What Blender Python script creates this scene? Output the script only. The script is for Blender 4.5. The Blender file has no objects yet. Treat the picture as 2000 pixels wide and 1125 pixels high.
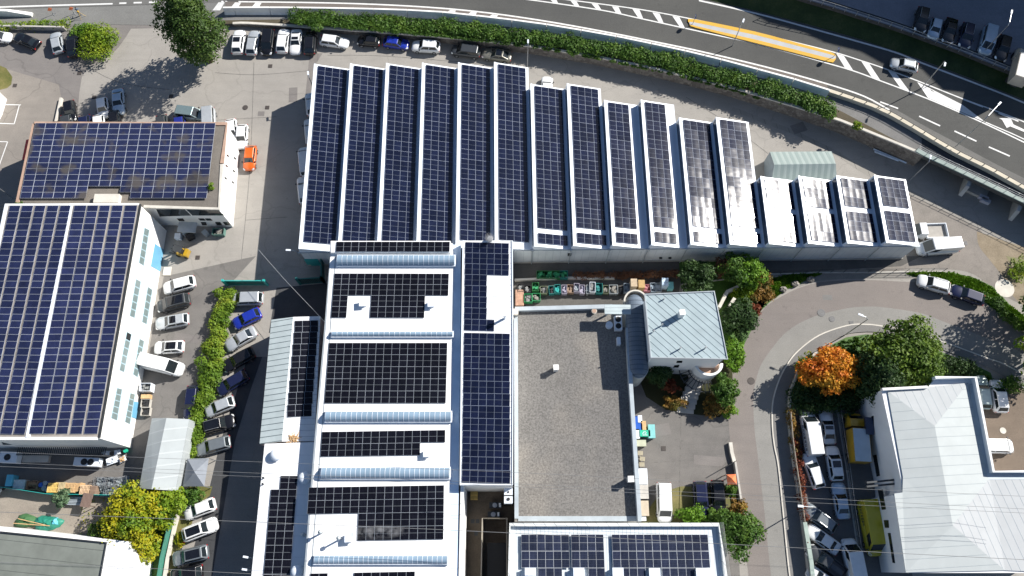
import bpy, bmesh, math, random
from mathutils import Vector, Matrix
S = bpy.context.scene
COL = S.collection
R = math.radians
# ---------------------------------------------------------------- camera
F, TILT, HC = 1540.0, R(19.3), 105.0
cd = bpy.data.cameras.new('Camera'); cam = bpy.data.objects.new('Camera', cd); COL.objects.link(cam)
cam.location = (0, 0, HC); cam.rotation_euler = (TILT, 0, 0)
cd.sensor_fit = 'HORIZONTAL'; cd.sensor_width = 36; cd.lens = 36 * F / 2000.0
cd.clip_start = 1; cd.clip_end = 5000
S.camera = cam
# ---------------------------------------------------------------- light
SUN_EL, SUN_AZ = R(36.5), math.atan2(0.475, 0.88)
sdir = Vector((math.cos(SUN_EL) * math.cos(SUN_AZ), math.cos(SUN_EL) * math.sin(SUN_AZ), math.sin(SUN_EL)))
w = bpy.data.worlds.new('World'); S.world = w; w.use_nodes = True
nt = w.node_tree; bg = nt.nodes['Background']
sky = nt.nodes.new('ShaderNodeTexSky'); sky.sky_type = 'NISHITA'; sky.sun_disc = False
sky.sun_elevation = SUN_EL; sky.sun_rotation = math.pi / 2 - SUN_AZ
nt.links.new(sky.outputs[0], bg.inputs[0]); bg.inputs[1].default_value = 0.06; sky.ozone_density = 4.0; sky.dust_density = .6
sd = bpy.data.lights.new('Sun', 'SUN'); sd.energy = 5.0; sd.angle = R(0.53); sd.color = (1, 0.955, 0.89)
so = bpy.data.objects.new('Sun', sd); COL.objects.link(so); so.location = sdir * 200
so.rotation_euler = sdir.to_track_quat('Z', 'Y').to_euler()
vs = S.view_settings; vs.view_transform = 'Standard'; vs.look = 'None'; vs.gamma = 1; vs.exposure = 0.72
S.cycles.max_bounces = 6; S.cycles.diffuse_bounces = 3; S.cycles.glossy_bounces = 3; S.cycles.volume_bounces = 0
S.cycles.sample_clamp_indirect = 6
try: S.cycles.use_denoising = True
except Exception: pass
rnd = random.Random(7)
# ---------------------------------------------------------------- projection helpers: where a sight line meets a level or a wall
CT, ST = math.cos(TILT), math.sin(TILT)
def ray(x, y):
    u = (x - 1000) / F; v = (562.5 - y) / F
    return Vector((u, v * CT + ST, v * ST - CT))
def P(x, y, z=0.0):
    d = ray(x, y); s = (z - HC) / d.z
    return Vector((d.x * s, d.y * s, z))
def onwall(x, y, a, b, off=0.0):
    d = ray(x, y); n = Vector((b.y - a.y, a.x - b.x, 0)).normalized()
    s = n.dot(Vector((a.x, a.y, 0)) + n * off - Vector((0, 0, HC))) / n.dot(d)
    return Vector((0, 0, HC)) + d * s
def lerp(a, b, t): return a + (b - a) * t
def interp(pts, x):
    if x <= pts[0][0]: return pts[0][1]
    for (a, b), (c, d) in zip(pts, pts[1:]):
        if x <= c: return b + (d - b) * (x - a) / (c - a)
    return pts[-1][1]
# ---------------------------------------------------------------- materials
MATS = {}
def new_mat(name):
    m = bpy.data.materials.new(name); m.use_nodes = True
    return m, m.node_tree, m.node_tree.nodes['Principled BSDF']
class G:
    def __init__(s, nt): s.nt = nt
    def n(s, t, **k):
        q = s.nt.nodes.new(t)
        for a, b in k.items(): setattr(q, a, b)
        return q
    def l(s, a, b): s.nt.links.new(a, b)
    def m(s, op, a, b=None, c=None):
        q = s.n('ShaderNodeMath', operation=op)
        for i, v in enumerate((a, b, c)):
            if v is None: continue
            if isinstance(v, (int, float)): q.inputs[i].default_value = v
            else: s.l(v, q.inputs[i])
        return q.outputs[0]
    def noise(s, vec, sc, det=3, rough=.55):
        q = s.n('ShaderNodeTexNoise'); q.inputs['Scale'].default_value = sc; q.inputs['Detail'].default_value = det
        q.inputs['Roughness'].default_value = rough; s.l(vec, q.inputs['Vector']); return q.outputs[0]
    def pos(s): return s.n('ShaderNodeNewGeometry').outputs['Position']
    def obj(s): return s.n('ShaderNodeTexCoord').outputs['Object']
    def mix(s, f, a, b):
        q = s.n('ShaderNodeMix', data_type='RGBA')
        if isinstance(f, (int, float)): q.inputs[0].default_value = f
        else: s.l(f, q.inputs[0])
        for i, v in ((6, a), (7, b)):
            if isinstance(v, tuple): q.inputs[i].default_value = (*v[:3], 1)
            else: s.l(v, q.inputs[i])
        return q.outputs[2]
    def rng(s, v, a, b, c, d):
        q = s.n('ShaderNodeMapRange'); s.l(v, q.inputs[0])
        for i, x in enumerate((a, b, c, d)): q.inputs[i + 1].default_value = x
        return q.outputs[0]
    def bump(s, h, strength, dist, bsdf):
        q = s.n('ShaderNodeBump'); q.inputs['Strength'].default_value = strength; q.inputs['Distance'].default_value = dist
        s.l(h, q.inputs['Height']); s.l(q.outputs[0], bsdf.inputs['Normal'])
def c8(r, g, b):
    f = lambda v: (v / 255 / 12.92) if v / 255 <= .04045 else ((v / 255 + .055) / 1.055) ** 2.4
    return (f(r), f(g), f(b))
def plain(name, col, rough=.6, metal=0.0, var=.12, sc=1.5, coat=0.0, spec=.5):
    if name in MATS: return MATS[name]
    m, nt, b = new_mat(name); g = G(nt)
    v = g.noise(g.obj(), sc, 4)
    f = g.rng(v, .3, .7, 0, 1)
    g.l(g.mix(f, tuple(c * (1 - var) for c in col), tuple(min(1, c * (1 + var)) for c in col)), b.inputs['Base Color'])
    b.inputs['Roughness'].default_value = rough; b.inputs['Metallic'].default_value = metal
    b.inputs['Coat Weight'].default_value = coat; b.inputs['Specular IOR Level'].default_value = spec
    MATS[name] = m; return m
def ground_mat(name, col, dark, stain=.35, patch=.06, grain=9, crack=.0, rough=.92, tint=None, gamp=.14):
    m, nt, b = new_mat(name); g = G(nt); p = g.pos()
    big = g.rng(g.noise(p, patch, 4, .6), .35, .68, 0, 1)
    med = g.rng(g.noise(p, patch * 7, 5, .65), .38, .72, 0, 1)
    fine = g.noise(p, grain, 2, .7)
    c = g.mix(g.m('MULTIPLY', big, .75), col, dark)
    c = g.mix(g.m('MULTIPLY', med, stain), c, tuple(x * .72 for x in dark))
    if tint:
        t = g.rng(g.noise(p, patch * 2.3, 3), .52, .7, 0, .8); c = g.mix(t, c, tint)
    # tyre-streak wear running with the yard
    mp = g.n('ShaderNodeMapping'); g.l(p, mp.inputs[0]); mp.inputs['Scale'].default_value = (.12, 1.6, 1)
    mp.inputs['Rotation'].default_value = (0, 0, .25)
    st = g.rng(g.noise(mp.outputs[0], .55, 4, .6), .5, .75, 0, .28); c = g.mix(st, c, tuple(x * .75 for x in dark))
    if crack:
        v = g.n('ShaderNodeTexVoronoi', feature='DISTANCE_TO_EDGE'); v.inputs['Scale'].default_value = .085
        q = g.n('ShaderNodeVectorMath', operation='ADD'); ns = g.n('ShaderNodeTexNoise'); ns.inputs['Scale'].default_value = .35
        g.l(p, ns.inputs['Vector']); sc = g.n('ShaderNodeVectorMath', operation='SCALE'); sc.inputs['Scale'].default_value = 3.2
        g.l(ns.outputs['Color'], sc.inputs[0]); g.l(p, q.inputs[0]); g.l(sc.outputs[0], q.inputs[1]); g.l(q.outputs[0], v.inputs['Vector'])
        cr = g.rng(v.outputs['Distance'], .0, .011, crack, 0); c = g.mix(cr, c, tuple(x * .45 for x in dark))
    sp = g.rng(g.noise(p, patch * 18, 3, .6), .62, .74, 0, .4); c = g.mix(sp, c, tuple(x * .62 for x in dark))
    gr = g.rng(fine, .3, .7, 1 - gamp, 1 + gamp)
    q = g.n('ShaderNodeVectorMath', operation='SCALE'); g.l(c, q.inputs[0]); g.l(gr, q.inputs['Scale'])
    g.l(q.outputs[0], b.inputs['Base Color']); b.inputs['Roughness'].default_value = rough; b.inputs['Specular IOR Level'].default_value = .25
    g.bump(fine, .35, .02, b); MATS[name] = m; return m
def seam_mat(name, col, line, direction, pitch, width=.06, rough=.45, metal=0.0, var=.1):
    m, nt, b = new_mat(name); g = G(nt); p = g.pos()
    q = g.n('ShaderNodeVectorMath', operation='DOT_PRODUCT'); g.l(p, q.inputs[0]); q.inputs[1].default_value = (*direction, 0)
    t = g.m('FRACT', g.m('DIVIDE', q.outputs['Value'], pitch))
    e = g.m('LESS_THAN', t, width / pitch)
    n = g.rng(g.noise(p, .5, 5, .6), .3, .7, 0, 1)
    c = g.mix(n, tuple(x * (1 - var) for x in col), tuple(min(1, x * (1 + var)) for x in col))
    g.l(g.mix(e, c, line), b.inputs['Base Color']); b.inputs['Roughness'].default_value = rough; b.inputs['Metallic'].default_value = metal; b.inputs['Specular IOR Level'].default_value = .3
    tri = g.m('LESS_THAN', t, width * 1.6 / pitch); g.bump(tri, .6, .03, b)
    MATS[name] = m; return m
def panel_mat(name, cell, line, frame, nx=6, ny=10, mid=True, rough=.22, linew=.075, dirt=None, spec=.5):
    m, nt, b = new_mat(name); g = G(nt)
    uv = g.n('ShaderNodeUVMap'); sx = g.n('ShaderNodeSeparateXYZ'); g.l(uv.outputs[0], sx.inputs[0])
    u, v = sx.outputs[0], sx.outputs[1]
    fu = g.m('FRACT', g.m('MULTIPLY', u, nx)); fv = g.m('FRACT', g.m('MULTIPLY', v, ny))
    lu = g.m('LESS_THAN', g.m('ABSOLUTE', g.m('SUBTRACT', fu, .5)), .5 - linew)
    lv = g.m('LESS_THAN', g.m('ABSOLUTE', g.m('SUBTRACT', fv, .5)), .5 - linew * .5)
    incell = g.m('MULTIPLY', lu, lv)
    p = g.pos(); n1 = g.rng(g.noise(p, 1.3, 3), .3, .7, .75, 1.3)
    q = g.n('ShaderNodeVectorMath', operation='SCALE'); q.inputs[0].default_value = cell; g.l(n1, q.inputs['Scale'])
    c = g.mix(incell, line, q.outputs[0])
    if mid:
        mm = g.m('LESS_THAN', g.m('ABSOLUTE', g.m('SUBTRACT', v, .5)), .013)
        c = g.mix(mm, c, tuple(x * .42 for x in frame))
    eu = g.m('LESS_THAN', g.m('ABSOLUTE', g.m('SUBTRACT', u, .5)), .5 - .016)
    ev = g.m('LESS_THAN', g.m('ABSOLUTE', g.m('SUBTRACT', v, .5)), .5 - (.011 if mid else .02))
    inn = g.m('MULTIPLY', eu, ev)
    c = g.mix(inn, frame, c)
    if dirt:
        d = g.rng(g.noise(p, .33, 3, .5), .53, .66, 0, .75); c = g.mix(d, c, dirt)
    oi = g.n('ShaderNodeObjectInfo'); q2 = g.n('ShaderNodeVectorMath', operation='SCALE'); g.l(c, q2.inputs[0]); g.l(g.rng(oi.outputs['Random'], 0, 1, .78, 1.25), q2.inputs['Scale'])
    g.l(q2.outputs[0], b.inputs['Base Color'])
    g.l(g.rng(inn, 0, 1, .55, rough), b.inputs['Roughness']); b.inputs['Specular IOR Level'].default_value = spec
    wav = g.m('ADD', g.m('MULTIPLY', g.m('COSINE', g.m('MULTIPLY', g.m('SUBTRACT', u, .5), 5.5)), .22), g.noise(p, .8, 1))
    g.bump(wav, 1.0, .009, b)
    MATS[name] = m; return m
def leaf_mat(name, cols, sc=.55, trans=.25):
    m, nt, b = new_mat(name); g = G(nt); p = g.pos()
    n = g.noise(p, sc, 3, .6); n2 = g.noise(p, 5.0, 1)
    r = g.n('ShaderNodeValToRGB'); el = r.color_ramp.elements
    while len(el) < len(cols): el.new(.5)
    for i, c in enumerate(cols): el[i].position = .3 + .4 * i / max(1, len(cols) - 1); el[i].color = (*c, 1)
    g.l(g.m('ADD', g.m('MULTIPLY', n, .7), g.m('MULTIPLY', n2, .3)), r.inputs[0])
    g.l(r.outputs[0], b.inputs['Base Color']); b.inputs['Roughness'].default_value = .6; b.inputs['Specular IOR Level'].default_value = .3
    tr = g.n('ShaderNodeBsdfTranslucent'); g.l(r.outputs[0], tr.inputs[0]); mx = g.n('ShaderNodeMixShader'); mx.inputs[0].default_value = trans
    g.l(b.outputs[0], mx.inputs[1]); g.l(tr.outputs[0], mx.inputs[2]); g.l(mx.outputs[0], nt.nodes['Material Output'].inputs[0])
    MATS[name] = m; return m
# ---------------------------------------------------------------- mesh building
class MB:
    def __init__(s): s.v = []; s.f = []; s.mi = []; s.uv = {}
    def add(s, vs, fs, mi=0):
        o = len(s.v); s.v += [tuple(v) for v in vs]
        for f in fs: s.f.append(tuple(i + o for i in f)); s.mi.append(mi)
        return s
    def quad(s, a, b, c, d, mi=0): return s.add([a, b, c, d], [(0, 1, 2, 3)], mi)
    def prism(s, poly, z0, z1, mi=0, cap=True, mtop=None):
        n = len(poly); vs = [(p[0], p[1], z0) for p in poly] + [(p[0], p[1], z1) for p in poly]
        s.add(vs, [(i, (i + 1) % n, n + (i + 1) % n, n + i) for i in range(n)], mi)
        if cap:
            s.add(vs[n:], [tuple(range(n))], mi if mtop is None else mtop); s.add(vs[:n], [tuple(range(n - 1, -1, -1))], mi)
        return s
    def box(s, c, sx, sy, sz, rz=0.0, mi=0):
        ca, sa = math.cos(rz), math.sin(rz)
        pl = [(c[0] + x * ca - y * sa, c[1] + x * sa + y * ca) for x, y in ((-sx / 2, -sy / 2), (sx / 2, -sy / 2), (sx / 2, sy / 2), (-sx / 2, sy / 2))]
        return s.prism(pl, c[2], c[2] + sz, mi)
    def cyl(s, c, r, h, n=14, mi=0, r2=None, cap=True):
        r2 = r if r2 is None else r2
        vs = [(c[0] + r * math.cos(6.28318 * i / n), c[1] + r * math.sin(6.28318 * i / n), c[2]) for i in range(n)]
        vs += [(c[0] + r2 * math.cos(6.28318 * i / n), c[1] + r2 * math.sin(6.28318 * i / n), c[2] + h) for i in range(n)]
        s.add(vs, [(i, (i + 1) % n, n + (i + 1) % n, n + i) for i in range(n)], mi)
        if cap: s.add(vs, [tuple(range(n, 2 * n)), tuple(range(n - 1, -1, -1))], mi)
        return s
    def tube(s, pts, r, n=6, mi=0, r1=None):
        pts = [Vector(p) for p in pts]; rings = []
        for i, p in enumerate(pts):
            d = (pts[min(i + 1, len(pts) - 1)] - pts[max(i - 1, 0)]).normalized()
            a = d.cross(Vector((0, 0, 1)))
            if a.length < .05: a = d.cross(Vector((1, 0, 0)))
            a.normalize(); b = d.cross(a); rr = r if r1 is None else lerp(r, r1, i / max(1, len(pts) - 1))
            rings.append([p + (a * math.cos(6.28318 * k / n) + b * math.sin(6.28318 * k / n)) * rr for k in range(n)])
        vs = [v for q in rings for v in q]; fs = []
        for i in range(len(pts) - 1):
            for k in range(n): fs.append((i * n + k, i * n + (k + 1) % n, (i + 1) * n + (k + 1) % n, (i + 1) * n + k))
        fs += [tuple(range(n - 1, -1, -1)), tuple(range((len(pts) - 1) * n, len(pts) * n))]
        return s.add(vs, fs, mi)
    def mesh(s, name, mats, smooth=False, fix=True):
        me = bpy.data.meshes.new(name); me.from_pydata(s.v, [], s.f)
        for m in (mats if isinstance(mats, (list, tuple)) else [mats]): me.materials.append(m)
        me.polygons.foreach_set('material_index', s.mi)
        if fix:
            bm = bmesh.new(); bm.from_mesh(me)
            bmesh.ops.recalc_face_normals(bm, faces=bm.faces)
            big = [f for f in bm.faces if len(f.verts) > 4]
            if big: bmesh.ops.triangulate(bm, faces=big)
            bm.to_mesh(me); bm.free()
        if smooth: me.polygons.foreach_set('use_smooth', [True] * len(me.polygons))
        me.update(); return me
    def build(s, name, mats, parent=None, smooth=False, loc=None, fix=True, bevel=0):
        if loc is not None: s.v = [(a - loc[0], b - loc[1], c - loc[2]) for a, b, c in s.v]
        o = link(name, s.mesh(name, mats, smooth, fix), parent)
        if loc is not None and parent is None: o.location = loc
        if bevel:
            q = o.modifiers.new('bevel', 'BEVEL'); q.width = bevel; q.segments = 2; q.limit_method = 'ANGLE'
        return o
def link(name, data, parent=None):
    o = bpy.data.objects.new(name, data); COL.objects.link(o)
    if parent is not None: o.parent = parent
    return o
def tag(o, label=None, cat=None, group=None, kind=None):
    if label: o['label'] = label
    if cat: o['category'] = cat
    if group: o['group'] = group
    if kind: o['kind'] = kind
    return o
def empty(name, loc, rz, label, cat, group=None):
    o = bpy.data.objects.new(name, None); COL.objects.link(o); o.location = loc; o.rotation_euler = (0, 0, rz)
    o.empty_display_size = .5
    return tag(o, label, cat, group)
def struct(name, mb, mat, smooth=False, kind='structure'):
    o = mb.build(name, mat, smooth=smooth); o['kind'] = kind; return o
def flat(pts, z=0.0):
    """a level sheet whose outline follows seen corners"""
    mb = MB(); q = [P(x, y, z) for x, y in pts]; mb.add(q, [tuple(range(len(q)))]); return mb
def smoothpoly(pts, k=4):
    out = []
    for i in range(len(pts) - 1):
        p0 = pts[max(i - 1, 0)]; p1 = pts[i]; p2 = pts[i + 1]; p3 = pts[min(i + 2, len(pts) - 1)]
        for j in range(k):
            t = j / k
            out.append(tuple(.5 * (2 * p1[d] + (p2[d] - p0[d]) * t + (2 * p0[d] - 5 * p1[d] + 4 * p2[d] - p3[d]) * t * t + (3 * p1[d] - p0[d] - 3 * p2[d] + p3[d]) * t ** 3) for d in range(2)))
    return out + [tuple(pts[-1])]
def ribbon(mb, pts, wdt, up=0.0, mi=0):
    """a flat painted band along world points"""
    q = []
    for i, p in enumerate(pts):
        d = (pts[min(i + 1, len(pts) - 1)] - pts[max(i - 1, 0)]); d.z = 0; d.normalize()
        n = Vector((-d.y, d.x, 0)) * wdt / 2
        q += [p + n + Vector((0, 0, up)), p - n + Vector((0, 0, up))]
    mb.add(q, [(2 * i, 2 * i + 1, 2 * i + 3, 2 * i + 2) for i in range(len(pts) - 1)], mi); return mb
def wallribbon(mb, pts, thick, h0, h1, mi=0):
    """a wall along world points, base pts.z+h0, top pts.z+h1"""
    a, b = [], []
    for i, p in enumerate(pts):
        d = (pts[min(i + 1, len(pts) - 1)] - pts[max(i - 1, 0)]); d.z = 0; d.normalize()
        n = Vector((-d.y, d.x, 0)) * thick / 2; a.append(p + n); b.append(p - n)
    vs = []
    for x, y in zip(a, b):
        z = x.z; vs += [(x.x, x.y, z + h0), (y.x, y.y, z + h0), (y.x, y.y, z + h1), (x.x, x.y, z + h1)]
    fs = []
    for i in range(len(pts) - 1):
        k = 4 * i; fs += [(k + j, k + (j + 1) % 4, k + 4 + (j + 1) % 4, k + 4 + j) for j in range(4)]
    k = 4 * (len(pts) - 1); fs += [(0, 1, 2, 3), (k + 3, k + 2, k + 1, k)]
    mb.add(vs, fs, mi); return mb
# ---------------------------------------------------------------- palette
yard_m = ground_mat('yard_concrete', (.335, .315, .285), (.27, .255, .235), .3, .05, 10, .22)
brown_m = ground_mat('brown_asphalt', (.215, .198, .185), (.165, .155, .15), .35, .06, 9, .35)
lot_m = ground_mat('lot_asphalt', (.19, .178, .165), (.14, .135, .13), .4, .07, 9, .3)
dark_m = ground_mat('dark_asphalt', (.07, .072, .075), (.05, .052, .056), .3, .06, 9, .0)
hwy_m = ground_mat('highway_asphalt', (.098, .098, .092), (.075, .076, .074), .3, .035, 8, .0)
curve_m = ground_mat('street_asphalt', (.225, .2, .182), (.188, .17, .16), .25, .05, 9, .0)
lane_m = ground_mat('street_lane_concrete', (.265, .258, .24), (.225, .22, .205), .3, .05, 9, .0)
walk_m = ground_mat('pavement_asphalt', (.21, .205, .195), (.165, .162, .158), .35, .06, 9, .0)
dirt_m = ground_mat('gravel_dirt', (.3, .25, .18), (.2, .16, .11), .5, .12, 6, .0)
gravelroof_m = ground_mat('gravel_roof', (.195, .187, .176), (.158, .151, .142), .25, .05, 4.5, .0, .95, (.225, .208, .185), .34)
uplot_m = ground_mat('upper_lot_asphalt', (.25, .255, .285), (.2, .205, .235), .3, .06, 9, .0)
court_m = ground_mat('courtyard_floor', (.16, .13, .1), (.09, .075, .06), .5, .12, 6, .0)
grass_m = leaf_mat('grass', [(.03, .07, .012), (.05, .12, .018), (.085, .16, .025)], .5, .0)
drygrass_m = leaf_mat('dry_grass', [(.07, .085, .02), (.13, .125, .04), (.2, .17, .07)], .4, .0)
def paint_m(name, c, worn=.35):
    m, nt, b = new_mat(name); g = G(nt); p = g.pos()
    n = g.rng(g.noise(p, 2.2, 5, .7), .48, .75, 0, worn); g.l(g.mix(n, c, (.2, .2, .2)), b.inputs['Base Color']); b.inputs['Roughness'].default_value = .7
    return m
white_paint = paint_m('road_paint', (.68, .68, .66)); yellow_paint = paint_m('yellow_paint', (.62, .36, .03), .3)
white_roof = plain('white_membrane', (.84, .84, .83), .5, 0, .03, .4)
white_wall = plain('white_wall', (.76, .76, .74), .7, 0, .05, .3)
grey_wall = plain('pale_grey_wall', (.55, .6, .63), .6, 0, .05, .3)
white_metal = plain('white_metal', (.72, .77, .83), .35, 0, .03, .6)
grey_metal = plain('grey_metal', (.42, .46, .48), .4, .3, .1, 1)
dark_metal = plain('dark_metal', (.05, .055, .06), .45, .4, .2, 1)
galv = plain('galvanised', (.42, .43, .44), .4, .7, .15, 2)
concrete = plain('concrete', (.46, .44, .4), .85, 0, .12, .8)
barrier_m = plain('barrier_concrete', (.84, .83, .79), .8, 0, .08, .8)
lconcrete = plain('light_concrete', (.56, .53, .47), .85, 0, .12, .8)
terracotta = plain('terracotta', (.4, .27, .2), .8, 0, .15, 1.2)
black_rub = plain('black_rubber', (.02, .02, .022), .7, 0, .1, 2)
glass = plain('dark_glass', (.012, .017, .02), .06, 0, .2, 1, .0, .8)
sky_glass = plain('skylight_glass', (.22, .31, .4), .25, 0, .1, .5, .3)
blue_glass = plain('clerestory_glass', (.06, .08, .11), .15, 0, .2, .6)
blue_paint = plain('blue_paint', (.15, .38, .56), .4, 0, .06, .7)
teal = plain('teal_paint', (.03, .36, .33), .45, 0, .1, 1)
green_paint = plain('green_paint', (.03, .26, .1), .5, 0, .15, 1)
wood = plain('pale_wood', (.55, .36, .18), .8, 0, .2, 2.5)
yellow_wood = plain('yellow_wood', (.66, .46, .14), .8, 0, .2, 2.5)
brown_wood = plain('brown_board', (.26, .18, .13), .8, 0, .15, 2)
red_paint = plain('red_paint', (.62, .02, .02), .5, 0, .05, 1)
orange_paint = plain('orange_paint', (.75, .2, .08), .6, 0, .1, 1)
stone = None
def stone_mat():
    m, nt, b = new_mat('rough_stone'); g = G(nt); p = g.pos()
    v = g.n('ShaderNodeTexVoronoi'); v.inputs['Scale'].default_value = 1.9; g.l(p, v.inputs['Vector'])
    e = g.n('ShaderNodeTexVoronoi', feature='DISTANCE_TO_EDGE'); e.inputs['Scale'].default_value = 1.9; g.l(p, e.inputs['Vector'])
    s = g.n('ShaderNodeSeparateColor'); g.l(v.outputs['Color'], s.inputs[0])
    c = g.mix(s.outputs[0], (.13, .11, .095), (.25, .22, .19)); c = g.mix(g.rng(e.outputs[0], 0, .05, .8, 0), c, (.05, .05, .045))
    g.l(c, b.inputs['Base Color']); b.inputs['Roughness'].default_value = .95; g.bump(e.outputs[0], .8, .08, b); return m
stone = stone_mat()
# ================================================================ SETTING: ground, roads, paths
gm = MB(); gm.quad((-420, -300, 0), (420, -300, 0), (420, 520, 0), (-420, 520, 0)); struct('ground', gm, yard_m)
STEP = .005
def sheet(name, pts, mat, lvl, smooth_k=0, kind='structure'):
    return struct(name, flat(smoothpoly(pts, smooth_k) if smooth_k else pts, STEP * lvl), mat, kind=kind)
sheet('asphalt_apron', [(-60, 46), (225, 47), (345, 50), (345, 54), (256, 56), (246, 72), (232, 92), (212, 112), (172, 133), (160, 150), (155, 180), (150, 240), (120, 330), (-60, 420)], brown_m, 1)
sheet('asphalt_apron', [(-60, 128), (-10, 128), (115, 165), (128, 240), (75, 420), (-60, 520), (-60, 520)], ground_mat('beige_asphalt', (.27, .245, .215), (.22, .2, .18), .4, .06, 9, .4), 2)
sheet('asphalt_patch', [(605, 104), (630, 104), (615, 128), (604, 200), (595, 200)], brown_m, 1)
sheet('yard_asphalt', [(320, 540), (500, 500), (445, 560), (370, 900), (260, 960), (-60, 950), (-60, 900), (250, 880)], lot_m, 1)
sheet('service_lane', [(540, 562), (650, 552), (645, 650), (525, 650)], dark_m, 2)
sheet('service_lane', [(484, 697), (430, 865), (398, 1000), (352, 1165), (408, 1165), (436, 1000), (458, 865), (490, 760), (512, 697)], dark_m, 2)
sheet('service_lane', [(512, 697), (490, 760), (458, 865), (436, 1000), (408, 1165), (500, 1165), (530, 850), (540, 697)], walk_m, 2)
sheet('storage_strip', [(1000, 512), (1800, 500), (1760, 520), (1330, 545), (1320, 610), (1000, 620)], ground_mat('strip_asphalt', (.13, .125, .115), (.09, .085, .08), .5, .1, 8), 2)
sheet('parking_lot', [(1225, 735), (1425, 735), (1435, 870), (1445, 1125), (1448, 1165), (1225, 1165)], lot_m, 1)
sheet('parking_lot', [(1545, 790), (1715, 760), (1790, 1165), (1590, 1165), (1560, 1000)], ground_mat('east_lot_asphalt', (.17, .165, .16), (.12, .12, .12), .35, .07, 9), 1)
sheet('terrace_floor', [(1895, 745), (2080, 770), (2080, 960), (1920, 960)], ground_mat('terrace_gravel', (.19, .15, .115), (.15, .12, .095), .3, .1, 7), 1)
# ---- curved street on the right
outer = [(1470, 1200), (1462, 1125), (1446, 985), (1432, 902), (1425, 850), (1422, 790), (1424, 736), (1436, 700), (1456, 662), (1474, 634), (1490, 606), (1508, 590), (1550, 567), (1592, 553), (1640, 548), (1700, 547), (1760, 550), (1812, 553), (1860, 566), (1917, 589), (1950, 614), (2000, 647), (2120, 730)]
mid = [(1518, 1200), (1506, 1125), (1492, 990), (1480, 890), (1473, 830), (1472, 770), (1480, 730), (1490, 706), (1512, 675), (1532, 652), (1560, 632), (1600, 615), (1655, 602), (1690, 599), (1725, 600), (1800, 612), (1850, 631), (1950, 669), (2000, 692), (2120, 770)]
kerb = [(1556, 1200), (1542, 1125), (1530, 1010), (1520, 912), (1512, 870), (1508, 830), (1509, 786), (1520, 746), (1536, 714), (1558, 686), (1600, 655), (1655, 636), (1690, 634), (1720, 637), (1775, 647), (1825, 662), (1925, 699), (1975, 719), (2120, 800)]
inner = [(1595, 1200), (1578, 1125), (1562, 1000), (1548, 912), (1540, 850), (1537, 820), (1537, 780), (1545, 746), (1566, 712), (1600, 679), (1650, 654), (1690, 648), (1725, 650), (1775, 661), (1825, 677), (1900, 706), (1960, 735), (2120, 830)]
def band(name, a, b, mat, lvl):
    pa, pb = smoothpoly(a, 5), smoothpoly(b, 5); return struct(name, flat(pa + pb[::-1], STEP * lvl), mat)
band('road', outer, mid, curve_m, 2); band('road', mid, kerb, lane_m, 2)
kp = [P(x, y, 0) for x, y in smoothpoly(kerb, 5)]; ip = [P(x, y, 0) for x, y in smoothpoly(inner, 5)]
mb = MB(); n = min(len(kp), len(ip)); q = flat(smoothpoly(kerb, 5) + smoothpoly(inner, 5)[::-1], .12); struct('pavement', q, walk_m)
mb = MB(); wallribbon(mb, kp, .16, 0, .135); struct('kerb', mb, lconcrete)
mb = MB()
for (x, y, sx, sy) in ((1616, 581, 1.3, .75), ): mb.box(P(x, y, .011), sx, sy, .004)
struct('road_patch', mb, walk_m)
mb = MB(); pts = [P(x, y, 0) for x, y in [(1425, 865), (1428, 885), (1433, 904)]]; wallribbon(mb, pts, .45, 0, .5); tag(mb.build('low_wall', lconcrete), 'short low concrete wall between the street and the parking lot', 'wall')
mb = MB(); pts = [P(x, y, 0) for x, y in [(1433, 904), (1440, 950), (1446, 990)]]; wallribbon(mb, pts, .25, 0, .9); tag(mb.build('low_wall', concrete), 'low wall running south from the orange canopy beside the street', 'wall')
# ---- verges and lawns
sheet('verge', [(1500, 545), (1545, 535), (1610, 533), (1575, 548), (1545, 561), (1508, 586), (1478, 615), (1480, 560)], grass_m, 3)
sheet('verge', [(1765, 532), (1800, 530), (1860, 532), (1905, 543), (1940, 560), (1975, 598), (2060, 660), (2060, 690), (2000, 645), (1952, 612), (1917, 586), (1860, 563), (1812, 544), (1780, 540)], grass_m, 3)
sheet('gravel_margin', [(1590, 534), (1765, 532), (1790, 545), (1700, 544), (1640, 545), (1592, 550), (1560, 560)], ground_mat('grey_gravel', (.26, .245, .22), (.2, .19, .175), .4, .1, 8), 3)
sheet('gravel_bank', smoothpoly([(1908, 452), (1960, 470), (2080, 520), (2080, 640), (1990, 590), (1962, 545), (1935, 510), (1912, 480), (1908, 452)], 4)[:-1], dirt_m, 2.4)
sheet('yard_asphalt', smoothpoly([(1700, 345), (1800, 385), (1905, 440), (1935, 490), (1960, 545), (1990, 590), (1950, 570), (1900, 535), (1850, 526), (1780, 524), (1690, 524), (1700, 345)], 4)[:-1], ground_mat('worn_yard', (.25, .225, .2), (.2, .185, .165), .45, .09, 8, .15), 1.4)
sheet('verge', [(1965, 500), (2080, 520), (2080, 640), (2010, 570), (1985, 535)], drygrass_m, 4)
sheet('lawn', [(1549, 750), (1568, 718), (1602, 685), (1652, 659), (1690, 653), (1725, 655), (1775, 666), (1825, 682), (1900, 711), (1935, 728), (1940, 745), (1900, 760), (1720, 800), (1560, 800), (1543, 780)], grass_m, 3)
sheet('lawn', [(1246, 700), (1430, 700), (1432, 790), (1405, 815), (1345, 808), (1300, 800), (1262, 775), (1248, 740)], ground_mat('garden_soil', (.05, .05, .022), (.03, .035, .015), .4, .15, 6), 3)
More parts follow.
